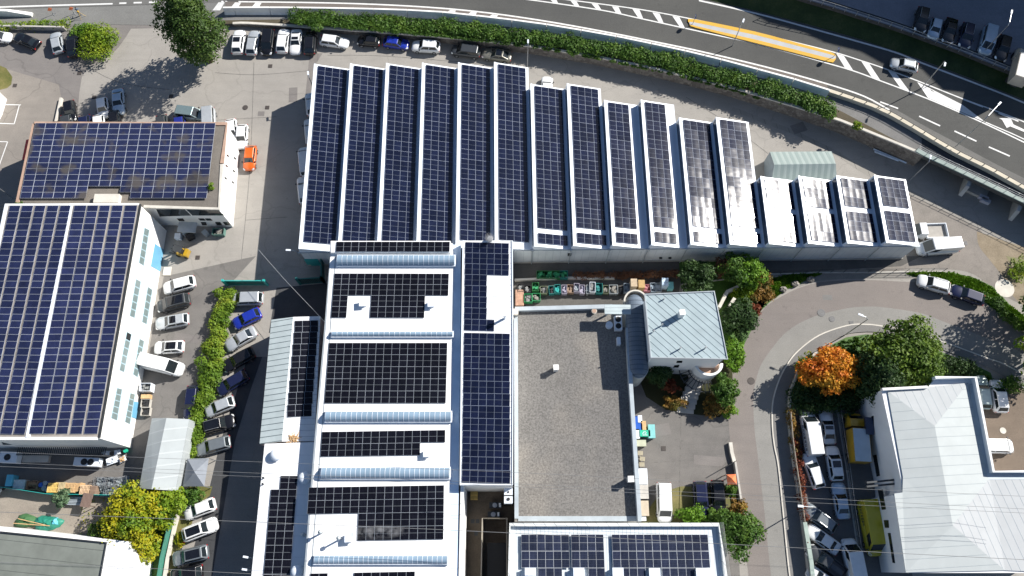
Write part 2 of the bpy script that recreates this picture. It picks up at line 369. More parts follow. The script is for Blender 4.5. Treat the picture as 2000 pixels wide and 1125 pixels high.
sheet('lawn', [(1290, 962), (1330, 950), (1445, 950), (1450, 1020), (1250, 1025), (1262, 1000)], drygrass_m, 3)
sheet('lawn', [(1325, 500), (1480, 500), (1510, 560), (1480, 620), (1440, 700), (1390, 700), (1330, 560)], grass_m, 3)
sheet('lawn', [(268, 1010), (350, 980), (330, 1165), (240, 1165)], grass_m, 3)
sheet('lawn', [(362, 950), (415, 950), (410, 968), (388, 985), (372, 1030), (352, 1075), (335, 1165), (318, 1165), (350, 985)], drygrass_m, 4)
sheet('planting_bed', [(441, 562), (462, 566), (432, 640), (425, 720), (400, 790), (385, 890), (366, 890), (385, 770), (408, 700), (420, 620)], grass_m, 4)
sheet('yard_dirt', [(-60, 955), (180, 965), (290, 965), (260, 1060), (-60, 1040)], ground_mat('dusty_yard', (.3, .265, .22), (.24, .21, .18), .4, .1, 7), 3)
sheet('planting_bed', [(-60, 125), (0, 128), (12, 133), (24, 150), (22, 165), (14, 172), (-60, 190)], drygrass_m, 4)
# ---- highway slab
ZR = [(-100, .03), (360, .03), (455, .7), (600, 1.0), (800, 1.3), (900, 1.6), (1005, 1.9), (1250, 2.1), (1350, 2.1), (1500, 2.4), (1600, 2.8), (1700, 3.0), (1805, 3.3), (2300, 3.5)]
def zr(x): return interp(ZR, x)
HS = [(-120, 50), (110, 49), (225, 48), (345, 50), (440, 47), (475, 45), (575, 51), (687, 59), (800, 67), (907, 76), (1005, 86), (1050, 92), (1160, 110), (1287, 136), (1332, 147), (1440, 174), (1550, 207), (1640, 235), (1690, 255), (1756, 282), (1805, 303), (2000, 396), (2200, 500)]
HN = [(-120, -170), (600, -170), (1000, -100), (1200, -46), (1365, -4), (1475, 21), (1575, 47), (1675, 75), (1800, 117), (1900, 155), (2000, 195), (2200, 290)]
SWK = [(430, 40), (575, 37.5), (650, 38), (800, 43), (925, 53), (1050, 68), (1175, 86), (1300, 111), (1375, 131), (1500, 161), (1595, 194), (1650, 221), (1745, 272), (1805, 302)]
BAR = [(428, 24.5), (462, 24), (530, 24), (597, 24.5), (665, 25.5), (732, 27), (797, 29), (866, 33), (932, 40), (1000, 48), (1067, 57), (1134, 68), (1202, 80), (1270, 94), (1335, 108), (1405, 125), (1476, 144), (1546, 163), (1616, 185)]
RAIL = [(1616, 182), (1655, 195), (1700, 211), (1737, 228), (1782, 254), (1820, 277), (1863, 302), (1932, 336), (2000, 374), (2200, 486)]
def hp(poly, x, up=0): return P(x, interp(poly, x), zr(x)) + Vector((0, 0, up))
def between(name, lo, hi, x0, x1, step, mat, up, skirt=0.0):
    mb = MB(); xs = []; x = x0
    while x < x1: xs.append(x); x += step
    xs.append(x1); a = [hp(lo, x, up) for x in xs]; b = [hp(hi, x, up) for x in xs]
    for i in range(len(xs) - 1): mb.quad(a[i], a[i + 1], b[i + 1], b[i])
    if skirt:
        d = Vector((0, 0, -skirt))
        for i in range(len(xs) - 1):
            mb.quad(a[i] + d, a[i + 1] + d, a[i + 1], a[i]); mb.quad(a[i] + d, b[i] + d, b[i + 1] + d, a[i + 1] + d)
            mb.quad(b[i], b[i + 1], b[i + 1] + d, b[i] + d)
    return struct(name, mb, mat)
between('road', HS, HN, -120, 2200, 20, hwy_m, 0.0, 0.9)
lightroad = ground_mat('light_road_asphalt', (.16, .158, .15), (.13, .128, .124), .3, .04, 8)
between('road_shoulder', HS, [(-120, 22), (220, 12), (345, 8), (440, 4)], -120, 440, 20, ground_mat('grey_road_asphalt', (.2, .2, .19), (.165, .163, .157), .3, .05, 8), STEP)
between('road_shoulder', [(-120, 21), (220, 11), (345, 7), (440, 5)], [(-120, -170), (440, -170)], -120, 440, 20, lightroad, STEP * 2)
between('pavement', SWK, BAR, 440, 1616, 20, walk_m, STEP * 3)
between('pavement', SWK + [(1810, 304)], RAIL, 1616, 1800, 12, walk_m, STEP * 3)
between('pavement', [(1805, 296), (2000, 388), (2200, 490)], RAIL, 1800, 2200, 20, dark_m, STEP * 3)
EDGE = [(432, 3), (650, 6), (800, 12), (925, 22), (1050, 39), (1175, 61), (1300, 86), (1375, 102), (1500, 132), (1612, 163), (1687, 188), (1737, 215)]
between('road_shoulder', BAR, EDGE, 440, 1616, 20, ground_mat('brown_shoulder', (.17, .15, .135), (.14, .125, .115), .3, .06, 8), STEP)
between('road_shoulder', RAIL, [(1700, 196), (1717, 200), (1754, 216), (1800, 243), (1875, 283), (1940, 318), (2000, 348), (2200, 452)], 1705, 2200, 15, lightroad, STEP * 2)
between('bank', HS, SWK, 430, 1806, 20, ground_mat('bank_soil', (.12, .1, .07), (.08, .07, .045), .4, .1, 6), STEP * 4)
dm = MB(); ribbon(dm, [P(x, y, 0) for x, y in smoothpoly([(1430, 212), (1500, 240), (1545, 256), (1590, 277), (1640, 303), (1690, 336), (1740, 358), (1780, 377), (1880, 424), (2000, 489), (2080, 530)], 4)], .75, STEP * 2)
struct('drain_channel', dm, seam_mat('channel_slabs', (.27, .255, .23), (.16, .15, .14), (1, .2), 1.6, .07, .9))
jm = MB()
for pts in ([(496, 122), (488, 330), (470, 520)], [(420, 142), (500, 146), (604, 138)], [(330, 340 - 100), (540, 228)], [(640, 108), (760, 110), (1000, 130)], [(1340, 190), (1420, 240), (1500, 300)], [(480, 430), (560, 424)], [(352, 560), (352, 700), (330, 800)], [(150, 118), (230, 160), (330, 175)], [(1242, 905), (1425, 895)], [(1330, 815), (1326, 1010)]): ribbon(jm, [P(x, y, 0) for x, y in smoothpoly(pts, 4)], .07, STEP * 3)
struct('pavement_joints', jm, plain('joint_bitumen', (.15, .142, .132), .95, 0, .35, 2))
pm2 = MB()
for x, y, w_, h_, a in ((690 / 4 + 400, 185, 1.3, 2.6, 4), (510, 222, 1.0, .8, 0), (365, 660, 3.6, 1.1, -8), (1560, 250, 2.2, 1.6, 20), (1290, 840, 2.6, 1.5, 10), (430, 300, 1.4, 4.5, 3), (1385, 900, 4.0, 1.2, -5)): pm2.box(P(x, y, STEP * 2.5), w_, h_, .003, R(a))
struct('asphalt_patches', pm2, brown_m)
# markings
mk = MB(); U = STEP * 4
def hline(pts, wdt, x0=None, x1=None, z=U):
    s = smoothpoly(pts, 4); s = [p for p in s if (x0 is None or p[0] >= x0) and (x1 is None or p[0] <= x1)]
    ribbon(mk, [P(x, y, zr(x)) for x, y in s], wdt, z)
hline([(-60, 16.5), (0, 14), (110, 10.5), (220, 7.5)], .28)
for a, b, y in ((233, 247, 6.5), (261, 277, 5.5), (291, 306, 4.6), (320, 335, 3.8), (350, 372, 3)): hline([(a, y), (b, y - .4)], .3)
hline(EDGE, .26)
LOW = [(985, -6), (1045, 1), (1175, 20), (1250, 36), (1337, 55), (1410, 71), (1462, 82), (1550, 105), (1607, 121), (1665, 138), (1717, 157), (1812, 193), (1900, 231), (2000, 278), (2150, 352)]
UPP = [(1020, -12), (1112, 0), (1250, 18.5), (1350, 37), (1437, 55), (1525, 76), (1625, 101), (1680, 118), (1725, 133), (1792, 158), (1880, 193), (2000, 238), (2150, 305)]
hline(LOW, .22, z=U); hline(UPP, .2, z=U)
hline([(1365, 1), (1475, 26), (1575, 53), (1675, 81), (1750, 103), (1800, 123), (1900, 161), (2000, 201), (2150, 270)], .3)
hline([(1925, 239), (1960, 254), (2000, 272), (2150, 344)], .18)
def hatch(q, z=STEP * 5): mk.add([P(x, y, zr(x)) + Vector((0, 0, z)) for x, y in q], [tuple(range(len(q)))])
for x0, x1, x2, x3 in ((1072, 1086, 1080, 1090), (1114, 1126, 1122, 1132), (1155, 1168, 1164, 1174), (1195, 1208, 1203, 1214), (1235, 1249, 1246, 1256), (1274, 1288, 1286, 1296), (1313, 1327, 1327, 1337), (1633, 1648, 1650, 1666), (1682, 1698, 1702, 1719), (1734, 1750, 1758, 1776)):
    hatch([(x0, interp(UPP, x0) + 1.2), (x1, interp(UPP, x1) + 1.2), (x3, interp(LOW, x3) - 1.2), (x2, interp(LOW, x2) - 1.2)])
hatch([(1791, 160), (1812, 191), (1925, 239), (1880, 205)])
for x in (415, 447, 487, 867, 908, 949):
    yb = interp(BAR, x) - 11
    hatch([(x + 12, interp(EDGE, x + 12) + 1.5), (x + 24, interp(EDGE, x + 24) + 1.5), (x + 15, interp(BAR, x + 15) - 4), (x, interp(BAR, x) - 4)])
for a, b in (((1719, 199), (1754, 212)), ((1795, 227), (1836, 246)), ((1864, 256), (1907, 276)), ((1931, 287), (1972, 305)), ((1881, 194), (1920, 209)), ((1950, 221), (1989, 237))): hline([a, b], .24, z=U)
hatch([(1951, 231), (1974, 231), (1979, 243), (2004, 255), (2003, 259), (1973, 247), (1966, 250), (1957, 234)])
struct('road_markings', mk, white_paint)
mk = MB()
for a, b in (((-10, 204), (41, 205)), ((0, 241), (28, 242)), ((-20, 276), (15, 277)), ((15, 277), (-1, 322)), ((38, 205), (28, 242))): ribbon(mk, [P(*a), P(*b)], .14, .02)
struct('parking_markings', mk, white_paint)
# ---- ground beyond the highway, north-east: grass bank, stone wall, raised car lot
ZL = 5.4
def hp2(poly, x, z): return P(x, interp(poly, x), z)
NW = [(1400, -60), (1550, -1), (1625, 21), (1750, 61), (1875, 107), (2000, 158), (2200, 250)]
mb = MB(); xs = [1180 + 20 * i for i in range(52)]
NB = [(1180, -52), (1365, -9), (1475, 15), (1575, 40), (1675, 67), (1800, 108), (1900, 145), (2000, 184), (2200, 278)]
for a, b in zip(xs, xs[1:]): mb.quad(hp(HN, a, .02), hp(HN, b, .02), hp2(NW, b, 4.3), hp2(NW, a, 4.3))
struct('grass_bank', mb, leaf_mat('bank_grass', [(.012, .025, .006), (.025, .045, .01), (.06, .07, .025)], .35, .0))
mb = MB()
for a, b in zip(xs, xs[1:]):
    p, q = hp2(NW, a, 4.3), hp2(NW, b, 4.3); u = Vector((0, .25, ZL - 4.3)); mb.quad(p, q, q + u, p + u); mb.quad(p + u, q + u, q + u + Vector((0, .45, 0)), p + u + Vector((0, .45, 0)))
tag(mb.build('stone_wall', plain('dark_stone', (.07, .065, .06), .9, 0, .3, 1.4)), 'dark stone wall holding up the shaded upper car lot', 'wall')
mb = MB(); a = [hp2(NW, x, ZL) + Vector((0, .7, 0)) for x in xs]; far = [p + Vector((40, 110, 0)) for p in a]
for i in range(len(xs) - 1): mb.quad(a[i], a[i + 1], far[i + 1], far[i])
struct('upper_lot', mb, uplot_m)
# ================================================================ SOLAR ARRAYS (one array per roof area, one child per panel)
pm_hall = panel_mat('hall_cells', (.004, .006, .02), (.02, .026, .055), (.2, .235, .31), 6, 10, True, .1, .05, None, .4)
pm_black = panel_mat('black_cells', (.0035, .0035, .006), (.02, .022, .034), (.3, .33, .37), 6, 10, True, .2, .06, None, .2)
pm_navy = panel_mat('navy_cells', (.009, .012, .028), (.055, .065, .1), (.55, .58, .62), 6, 10, True, .25, .085)
pm_blue = panel_mat('blue_cells', (.011, .015, .05), (.035, .042, .09), (.36, .39, .44), 10, 6, False, .3, .07)
pm_dusty = panel_mat('dusty_blue_cells', (.012, .016, .05), (.035, .042, .085), (.42, .45, .5), 10, 6, False, .34, .07, (.085, .075, .06))
_pan = {}
def panel_mesh(mat):
    if mat.name in _pan: return _pan[mat.name]
    mb = MB(); mb.prism([(-.5, -.5), (.5, -.5), (.5, .5), (-.5, .5)], -.02, .02)
    me = mb.mesh('solar_panel', [mat], fix=True); uvl = me.uv_layers.new(name='UVMap')
    for l in me.loops:
        v = me.vertices[l.vertex_index].co; uvl.data[l.index].uv = (v.x + .5, v.y + .5)
    for p in me.polygons:
        if abs(p.normal.z) < .5:
            for li in p.loop_indices: uvl.data[li].uv = (0.005, .005)
    _pan[mat.name] = me; return me
def array(tl, tr, bl, cols, rows, mat, label, missing=(), lift=.1, group='solar arrays on the roofs', gap=.016, tilt=.006):
    ex, ey = (tr - tl) / cols, (bl - tl) / rows
    n = ex.cross(-ey).normalized(); X = ex.normalized(); Y = n.cross(X)
    root = empty('solar_array', tl, 0, label, 'solar array', group); me = panel_mesh(mat); lst = []
    for r in range(rows):
        for c in range(cols):
            if (r, c) in missing: continue
            o = ex * (c + .5) + ey * (r + .5) + n * lift
            lst.append((r, c, o))
    lst.sort(key=lambda t: -t[0])
    sx, sy = ex.length - gap, abs(ey.dot(Y)) - gap
    rest = MB(); ruv = []
    for i, (r, c, o) in enumerate(lst):
        a, b = rnd.gauss(0, tilt), rnd.gauss(0, tilt)
        x2 = (X + n * a).normalized(); n2 = (n - X * a + Y * b).normalized(); y2 = n2.cross(x2)
        M = Matrix(((x2.x * sx, y2.x * sy, n2.x, o.x), (x2.y * sx, y2.y * sy, n2.y, o.y), (x2.z * sx, y2.z * sy, n2.z, o.z), (0, 0, 0, 1)))
        if i < 100:
            ob = bpy.data.objects.new('solar_panel', me); COL.objects.link(ob); ob.parent = root; ob.matrix_basis = M
        else:
            k = len(rest.v)
            rest.add([M @ v.co for v in me.vertices], [tuple(p.vertices) for p in me.polygons])
    if rest.v:
        m2 = bpy.data.meshes.new('solar_panels'); m2.from_pydata(rest.v, [], rest.f); m2.materials.append(mat)
        uvl = m2.uv_layers.new(name='UVMap'); src = me.uv_layers[0].data; nl = len(me.loops)
        for i in range(len(m2.loops)): uvl.data[i].uv = src[i % nl].uv
        ob = link('solar_panels', m2, root); ob['kind'] = 'stuff'
    return root
def parray(tl, tr, bl, z, cols, rows, mat, label, missing=(), z2=None, **k):
    z2 = z if z2 is None else z2
    return array(P(*tl, z), P(*tr, z), P(*bl, z2), cols, rows, mat, label, missing, **k)
# ================================================================ SAWTOOTH HALL
ZV, ZG = 6.4, 5.06
HA = P(584, 484, ZV); HB = P(1731.5, 472, ZV); PITCH = (HB - HA).length / 15
EX = (HB - HA).normalized(); EY = Vector((-EX.y, EX.x, 0))
def hw(x, y, z): return Vector((HA.x, HA.y, 0)) + EX * x + EY * y + Vector((0, 0, z))
def north(px, py): return (P(px, py, ZV) - HA).dot(EY)
LN = [north(615, 126)] * 6 + [north(1035, 165)] * 2 + [north(1177, 197)] * 2 + [north(1322, 231)] * 2 + [north(1560, 345)] * 4
XL = lambda k: k * PITCH - .27
hall = empty('sawtooth_hall', hw(42, 14, 0), 0, 'long white factory hall with sixteen sawtooth roof bays stepping back along its north side', 'building')
base = Vector(hall.location)
ol = [(XL(0), 0)]; ol.append((XL(16), 0))
for k in range(15, -1, -1):
    ol.append((XL(k + 1), LN[k])); ol.append((XL(k), LN[k]))
pl = []
for x, y in ol:
    q = hw(x, y, 0); q = (q.x, q.y)
    if not pl or (Vector(q) - Vector(pl[-1])).length > .05: pl.append(q)
mb = MB(); mb.prism(pl, 0, ZG - .03); wm = seam_mat('hall_cladding', (.62, .66, .68), (.5, .55, .58), (1, .0112), 1.02, .07, .5)
mb.build('wall', wm, hall, loc=base)
frm = MB()
for k in range(16):
    x0 = k * PITCH; L = LN[k]
    mb = MB(); prof = [(-.27, ZG - .02), (0, ZV), (PITCH - .56, ZG + .02), (PITCH - .275, ZG - .02)]
    a = [hw(x0 + x, -.12, z) for x, z in prof]; b = [hw(x0 + x, L + .1, z) for x, z in prof]
    mb.add(a + b, [(0, 1, 2, 3), (7, 6, 5, 4), (1, 5, 6, 2), (2, 6, 7, 3), (0, 3, 7, 4), (0, 4, 5, 1)])
    rb = mb.build('roof_bay', white_metal, hall, loc=base)
    mb = MB(); d = EX * -.012
    mb.quad(hw(x0 - .225, .15, ZG + .2) + d, hw(x0 - .225, L - .15, ZG + .2) + d, hw(x0 - .05, L - .15, ZV - .25) + d, hw(x0 - .05, .15, ZV - .25) + d)
    gl = mb.build('clerestory_window', blue_glass, rb, loc=base, fix=False)
    # ridge cap, proud of the roof
    mb = MB(); a = [hw(x0 + x, y, z) for y in (-.16, L + .14) for x, z in ((-.06, ZV - .1), (-.05, ZV + .035), (.22, ZV - .02), (.22, ZV - .07))]
    mb.add(a, [(0, 1, 2, 3), (7, 6, 5, 4), (0, 4, 5, 1), (1, 5, 6, 2), (2, 6, 7, 3)])
    mb.build('ridge_cap', white_metal, rb, loc=base)
    if k > 5:
        mb = MB(); q = hw(x0 - .27, -.22, 0); mb.cyl((q.x, q.y, 0), .07, ZG, 8); mb.box((q.x, q.y, ZG - .1), .35, .25, .3)
        mb.build('downpipe', grey_metal, hall, loc=base)
mb = MB()
for y0, z0, h in ((-.06, .0, .35),): 
    a, b = hw(-.3, y0 - .02, 0), hw(XL(16), y0 - .02, 0); wallribbon(mb, [a, b], .1, 0, h)
mb.build('plinth', concrete, hall, loc=base)
mb = MB()
for x, y, wd, hh in ((1112, 497, .5, .5), (1290, 503, .4, .25), (1308, 503, .4, .25)):
    q = onwall(x, y, hw(0, 0, 0), hw(80, 0, 0), .0); mb.box((q.x, q.y - .12, q.z), wd, .25, hh)
mb.build('wall_light', dark_metal, hall, loc=base)
mb = MB()
a, b = hw(-.5, -.14, ZG - .25), hw(XL(16) + .15, -.14, ZG - .25); wallribbon(mb, [a, b], .16, .1, .28)
mb.build('gutter', grey_metal, hall, loc=base)
# flat strip south of the first bay
mb = MB(); q = onwall(640, 509, hw(0, 0, 0), hw(80, 0, 0)); mb.box((q.x - 2.2, q.y - .1, 0), 1.9, .12, 2.3); mb.build('door', teal, hall, loc=base)
ordn = ['first', 'second', 'third', 'fourth', 'fifth', 'sixth', 'seventh', 'eighth', 'ninth', 'tenth', 'eleventh', 'twelfth', 'thirteenth', 'fourteenth', 'fifteenth', 'sixteenth']
sl = (ZG + .02 - ZV) / (PITCH - .56)
def roofp(k, x, y): return hw(k * PITCH + x, y, ZV + x * sl + .02)
PW = 1.0
for k in range(16):
    L = LN[k]; cols = 3 if k in (8, 9) else 4; x0 = .5; x1 = x0 + PW * cols * 1.02
    if k < 6: nr, gr = 18, 0
    elif k < 8: nr, gr = 16, 1
    elif k < 10: nr, gr = 14, 1
    elif k < 12: nr, gr = 12, 1
    else: nr, gr = 6, 3
    y0 = L - .2; yend = .9 if k < 6 else .35
    gapm = 0 if gr == 0 else .75
    rp = (y0 - yend - gapm) / nr
    main = nr - gr
    r1 = array(roofp(k, x0, y0), roofp(k, x1, y0), roofp(k, x0, y0 - rp * main), cols, main, pm_hall,
        ('dark solar panels on the %s sawtooth bay of the hall counted from the left' % ordn[k]) if gr == 0 else ('main block of panels on the %s sawtooth bay of the hall, counted from the left' % ordn[k]), tilt=.008)
    if gr:
        ya = y0 - rp * main - gapm
        array(roofp(k, x0, ya), roofp(k, x1, ya), roofp(k, x0, ya - rp * gr), cols, gr, pm_hall,
            'short south block of panels on the %s sawtooth bay from the left' % ordn[k], tilt=.008)
# ================================================================ MAIN WHITE FACTORY
def wp(pts, z): return [P(x, y, z) for x, y in pts]
def bld(name, label, cat, pts, z, wallm, roofm, z0=0.0, group=None):
    q = wp(pts, z); c = sum(q, Vector()) / len(q); c.z = 0
    root = empty(name, c, 0, label, cat, group)
    MB().prism(q, z0, z - .02).build('wall', wallm, root, loc=c)
    mb = MB(); mb.prism(q, z - .015, z + .12); mb.build('roof', roofm, root, loc=c)
    return root, c, q
ZF = 7.5
fac, fc, fq = bld('factory_building', 'main white factory with flat bright roof, skylight vaults and solar panels', 'building',
    [(645, 476), (884, 476), (886.5, 525), (884, 665), (879, 890), (875, 1094), (873, 1190), (592, 1190), (597, 1124), (617, 871), (637, 640), (646, 500)], ZF, white_wall, white_roof)
mb = MB(); q = wp([(646, 470.5), (880, 470.5), (880, 493), (646, 493)], 8.2); mb.prism(q, 4, 8.2); mb.build('raised_roof_strip', white_roof, fac, loc=fc)
mb = MB(); q = wp([(884, 478), (900, 478), (899.5, 660), (896, 940), (894.5, 1190), (873, 1190), (875, 1094), (879, 890), (884, 665), (886.5, 525)], 7.42); mb.prism(q, 0, 7.42)
mb.build('valley_gutter', plain('shade_blue_gutter', (.68, .8, .93), .5, 0, .08, .5), fac, loc=fc)  # white sheet; the sky blue of its shade is put into the colour
mb = MB(); q = wp([(899.5, 948), (906, 948), (902, 1190), (894.5, 1190)], 7.6); mb.prism(q, 0, 7.6); mb.build('parapet', white_wall, fac, loc=fc)
mb = MB(); wallribbon(mb, [p + Vector((-.1, 0, -ZF)) for p in wp([(648, 500), (637, 640), (617, 871), (597, 1124), (592, 1190)], ZF)], .22, ZF - .25, ZF + .1); mb.build('gutter', grey_metal, fac, loc=fc)
mb = MB(); wallribbon(mb, [p + Vector((0, 0, -ZF)) for p in wp([(656, 500), (646, 640), (627, 871), (608, 1124), (602, 1190)], ZF)], .12, ZF + .1, ZF + .15); mb.build('upstand', grey_metal, fac, loc=fc)
def vault(x0, x1, ytop, ybot, zt, label, nrib, hgt=.75, x0b=None):
    z = ZF + .12; a = P(x0, (ytop + ybot) / 2, z); b = P(x1, (ytop + ybot) / 2, z); wdt = (P(x0, ytop, z) - P(x0, ybot, z)).length * .93
    d = (b - a).normalized(); n = Vector((-d.y, d.x, 0)); L = (b - a).length; up = Vector((0, 0, 1))
    root = empty('vault_skylight', (a + b) / 2, 0, label, 'skylight', 'barrel vault skylights on the factory roof')
    c = Vector(root.location)
    def sect(t, grow=0.0, lo=0.0):
        return [a + d * t + n * (math.cos(th) * (wdt / 2 + grow)) + up * (.28 + math.sin(th) * (hgt + grow)) for th in [math.pi * i / 10 for i in range(11)]]
    mb = MB(); k = 11; vs = []; fs = []
    for t in (0, L): vs += sect(t)
    for i in range(10): fs.append((i, i + 1, 11 + i + 1, 11 + i))
    fs += [tuple(range(10, -1, -1)), tuple(range(11, 22))]
    mb.add(vs, fs); mb.build('glazing', sky_glass, root, loc=c)
    mb = MB()
    for i in range(nrib + 1):
        t = L * i / nrib; s0 = sect(max(0, t - .028), .03); s1 = sect(min(L, t + .028), .03)
        mb.add(s0 + s1, [(j, j + 1, 12 + j, 11 + j) for j in range(10)])
    mb.build('rib', white_metal, root, loc=c)['kind'] = 'stuff'
    mb = MB()
    for s in (-1, 1): wallribbon(mb, [a + n * s * wdt / 2 - d * .15, b + n * s * wdt / 2 + d * .15], .2, 0, .36)
    for q, s in ((a, -1), (b, 1)): wallribbon(mb, [q + d * s * .1 - n * (wdt / 2 - .12), q + d * s * .1 + n * (wdt / 2 - .12)], .16, 0, .352)
    mb.build('curb', white_metal, root, loc=c)
vault(661, 888, 500, 521, 0, 'barrel vault skylight at the north end of the white factory roof', 23)
vault(650, 884, 649, 659, 0, 'narrow barrel skylight between the T-shaped and the largest panel blocks', 23, .4)
vault(638, 881, 804, 825, 0, 'blue barrel skylight just below the largest block of panels', 24, .6)
vault(630, 878, 913, 936, 0, 'blue barrel skylight below the two-row block of panels', 26, .6)
vault(616, 874, 1085, 1102, 0, 'southernmost barrel skylight on the white factory roof', 27, .45)
zf = ZF + .12
parray((657, 472.5), (878.5, 472.5), (656, 492), 8.22, 15, 1, pm_black, 'single row of black panels on the raised north edge of the factory roof', lift=.07)
parray((653.5, 534.5), (877, 535), (646.3, 621), zf, 15, 4, pm_black, 'black panels in a broad T-shaped layout around two roof vents', [(r, c) for r in (2, 3) for c in range(15) if not (c < 2 or 5 <= c < 12)])
parray((643, 670), (874, 670), (633.7, 788), zf, 15, 5, pm_black, 'largest rectangle of black panels in the middle of the factory roof')
parray((629.5, 843.7), (870, 840), (625.7, 892.5), zf, 15, 2, pm_black, 'two rows of black panels stepped around one roof vent', [(1, 12), (1, 13), (1, 14)])
parray((603.7, 952), (867.5, 947.7), (596.5, 1058), zf, 16, 4, pm_black, 'black panels in an L layout with drifting steam over them', [(r, c) for r in (2, 3) for c in range(6)])
parray((607, 1120), (811, 1116), (602, 1178), zf, 12, 2, pm_black, 'black panels cut off by the bottom edge of the picture', [(r, c) for r in (0, 1) for c in (2, 3, 4)])
# roof vents
def vent(px, py, z, s, h, label, mat=white_metal, cap=True):
    p = P(px, py, z); root = empty('roof_vent', p, R(4), label, 'roof vent', 'roof vents')
    mb = MB(); mb.box((0, 0, 0), s, s, h); mb.build('housing', mat, root, bevel=.03)
    mb = MB(); mb.box((0, 0, h + .06), s * 1.25, s * 1.25, .1); mb.box((0, 0, h), s * .7, s * .7, .06); mb.build('cap', lconcrete if not cap else mat, root, bevel=.03)
vent(710, 594, zf, .75, .5, 'square roof vent in the left notch of the T-shaped panels'); vent(843, 595, zf, .75, .5, 'square roof vent in the right notch of the T-shaped panels')
vent(835, 886, zf, .75, .5, 'square roof vent beside the two-row panels'); vent(684, 1050, zf, .85, .6, 'steaming roof vent left of the L layout panels')
def pipevent(px, py, z, h, label, r=.11):
    p = P(px, py, z); root = empty('flue_pipe', p, 0, label, 'flue pipe', 'flue pipes on roofs')
    MB().cyl((0, 0, 0), r, h, 10).build('pipe', galv, root, smooth=False)
    mb = MB(); mb.cyl((0, 0, h), r * 2.2, .18, 12, 0, r * 2.2); mb.cyl((0, 0, h + .18), r * 2.2, .16, 12, 0, r * .3); mb.build('cowl', grey_metal, root)
pipevent(630, 1040, zf, 1.3, 'slim flue pipe on bare white roof left of the steaming vent'); pipevent(667, 1052, zf, 1.7, 'tall flue pipe touching the steaming vent')
def dome(px, py, z, label, r=.75):
    p = P(px, py, z); root = empty('dome_vent', p, 0, label, 'roof vent', 'round domed roof vents')
    MB().cyl((0, 0, 0), r * .9, .45, 20).build('collar', white_metal, root)
    mb = MB(); vs = []; fs = []; n = 20
    for j in range(6):
        th = j * math.pi / 2 / 6; vs += [(r * math.cos(th) * math.cos(6.28318 * i / n), r * math.cos(th) * math.sin(6.28318 * i / n), .45 + r * .6 * math.sin(th)) for i in range(n)]
    vs.append((0, 0, .45 + r * .6))
    for j in range(5): fs += [(j * n + i, j * n + (i + 1) % n, (j + 1) * n + (i + 1) % n, (j + 1) * n + i) for i in range(n)]
    fs += [(5 * n + i, 5 * n + (i + 1) % n, 6 * n) for i in range(n)] + [tuple(range(n - 1, -1, -1))]
    mb.add(vs, fs); mb.build('dome', white_metal, root, smooth=True)
# ================================================================ SOUTH-WEST WING, WEST ANNEX
wing, wc, wq = bld('factory_wing', 'white flat-roofed wing at the lower left of the factory with domed vents', 'building', [(517.5, 867), (615, 863.5), (597.5, 1124), (593, 1190), (486, 1190), (491.5, 1125)], 5.6, white_wall, seam_mat('wing_roof', (.78, .79, .8), (.6, .62, .65), (.03, 1), 2.4, .03, .5, 0, .03))
zw = 5.72
dome(541, 889, zw, 'domed vent at the north end of the white wing roof'); dome(597, 934, zw, 'domed vent right of the top of the wing panels'); dome(582, 1116, zw, 'domed vent right of the lower end of the wing panels')
parray((532, 929.5), (582, 929.5), (512.5, 1150), zw, 3, 8, pm_black, 'three-wide column of black panels on the lower left wing', [(0, 0)])
pipevent(596, 1045, zw, .9, 'short reddish flue pipe at the right edge of the wing roof', .13)
for i, y in enumerate((934, 946)):
    p = P(516 - i, y, zw); root = empty('flue_pipe', p, 0, 'small dark flue on the west edge of the wing roof, %s of a pair' % ('upper' if i == 0 else 'lower'), 'flue pipe', 'flue pipes on roofs')
    MB().cyl((0, 0, 0), .07, .45, 8).build('pipe', dark_metal, root); MB().cyl((0, 0, .45), .13, .1, 8).build('cowl', dark_metal, root)
ax = [P(530.6, 625, 4.9), P(572.8, 619.7, 5.6), P(626, 618, 5.0), P(615, 862, 5.0), P(551, 862.5, 5.6), P(507.5, 867.5, 4.9)]
c = Vector((sum(p.x for p in ax) / 6, sum(p.y for p in ax) / 6, 0))
anx = empty('annex_building', c, 0, 'low annex with ribbed pitched roof, west slope in shaded grey and white east slope', 'building')
mb = MB(); mb.add([(p.x, p.y, 0) for p in ax] + [tuple(p) for p in ax], [(0, 1, 7, 6), (1, 2, 8, 7), (2, 3, 9, 8), (3, 4, 10, 9), (4, 5, 11, 10), (5, 0, 6, 11)]); mb.build('wall', plain('brick_red_wall', (.4, .3, .27), .8, 0, .15, 1), anx, loc=c)
rib_shaded = seam_mat('shaded_rib_roof', (.47, .53, .53), (.1, .13, .14), (.10, -1), .76, .08, .5); rib_w = seam_mat('white_rib_roof', (.77, .78, .78), (.4, .42, .45), (.03, -1), .76, .05, .5)  # west slope: grey-green metal with its shaded side put into the colour
def slab(q, mat, name, parent, t=.1, up=.03):
    mb = MB(); n = len(q); u = Vector((0, 0, up)); d = Vector((0, 0, t))
    vs = [p + u + d for p in q] + [p + u for p in q]
    mb.add(vs, [tuple(range(n)), tuple(range(2 * n - 1, n - 1, -1))] + [(i, n + i, n + (i + 1) % n, (i + 1) % n) for i in range(n)]); return mb.build(name, mat, parent, loc=Vector(parent.location))
slab([ax[0], ax[1], ax[4], ax[5]], rib_shaded, 'west_slope', anx); slab([ax[1] + Vector((.004, 0, 0)), ax[2], ax[3], ax[4] + Vector((.004, 0, 0))], rib_w, 'east_slope', anx)
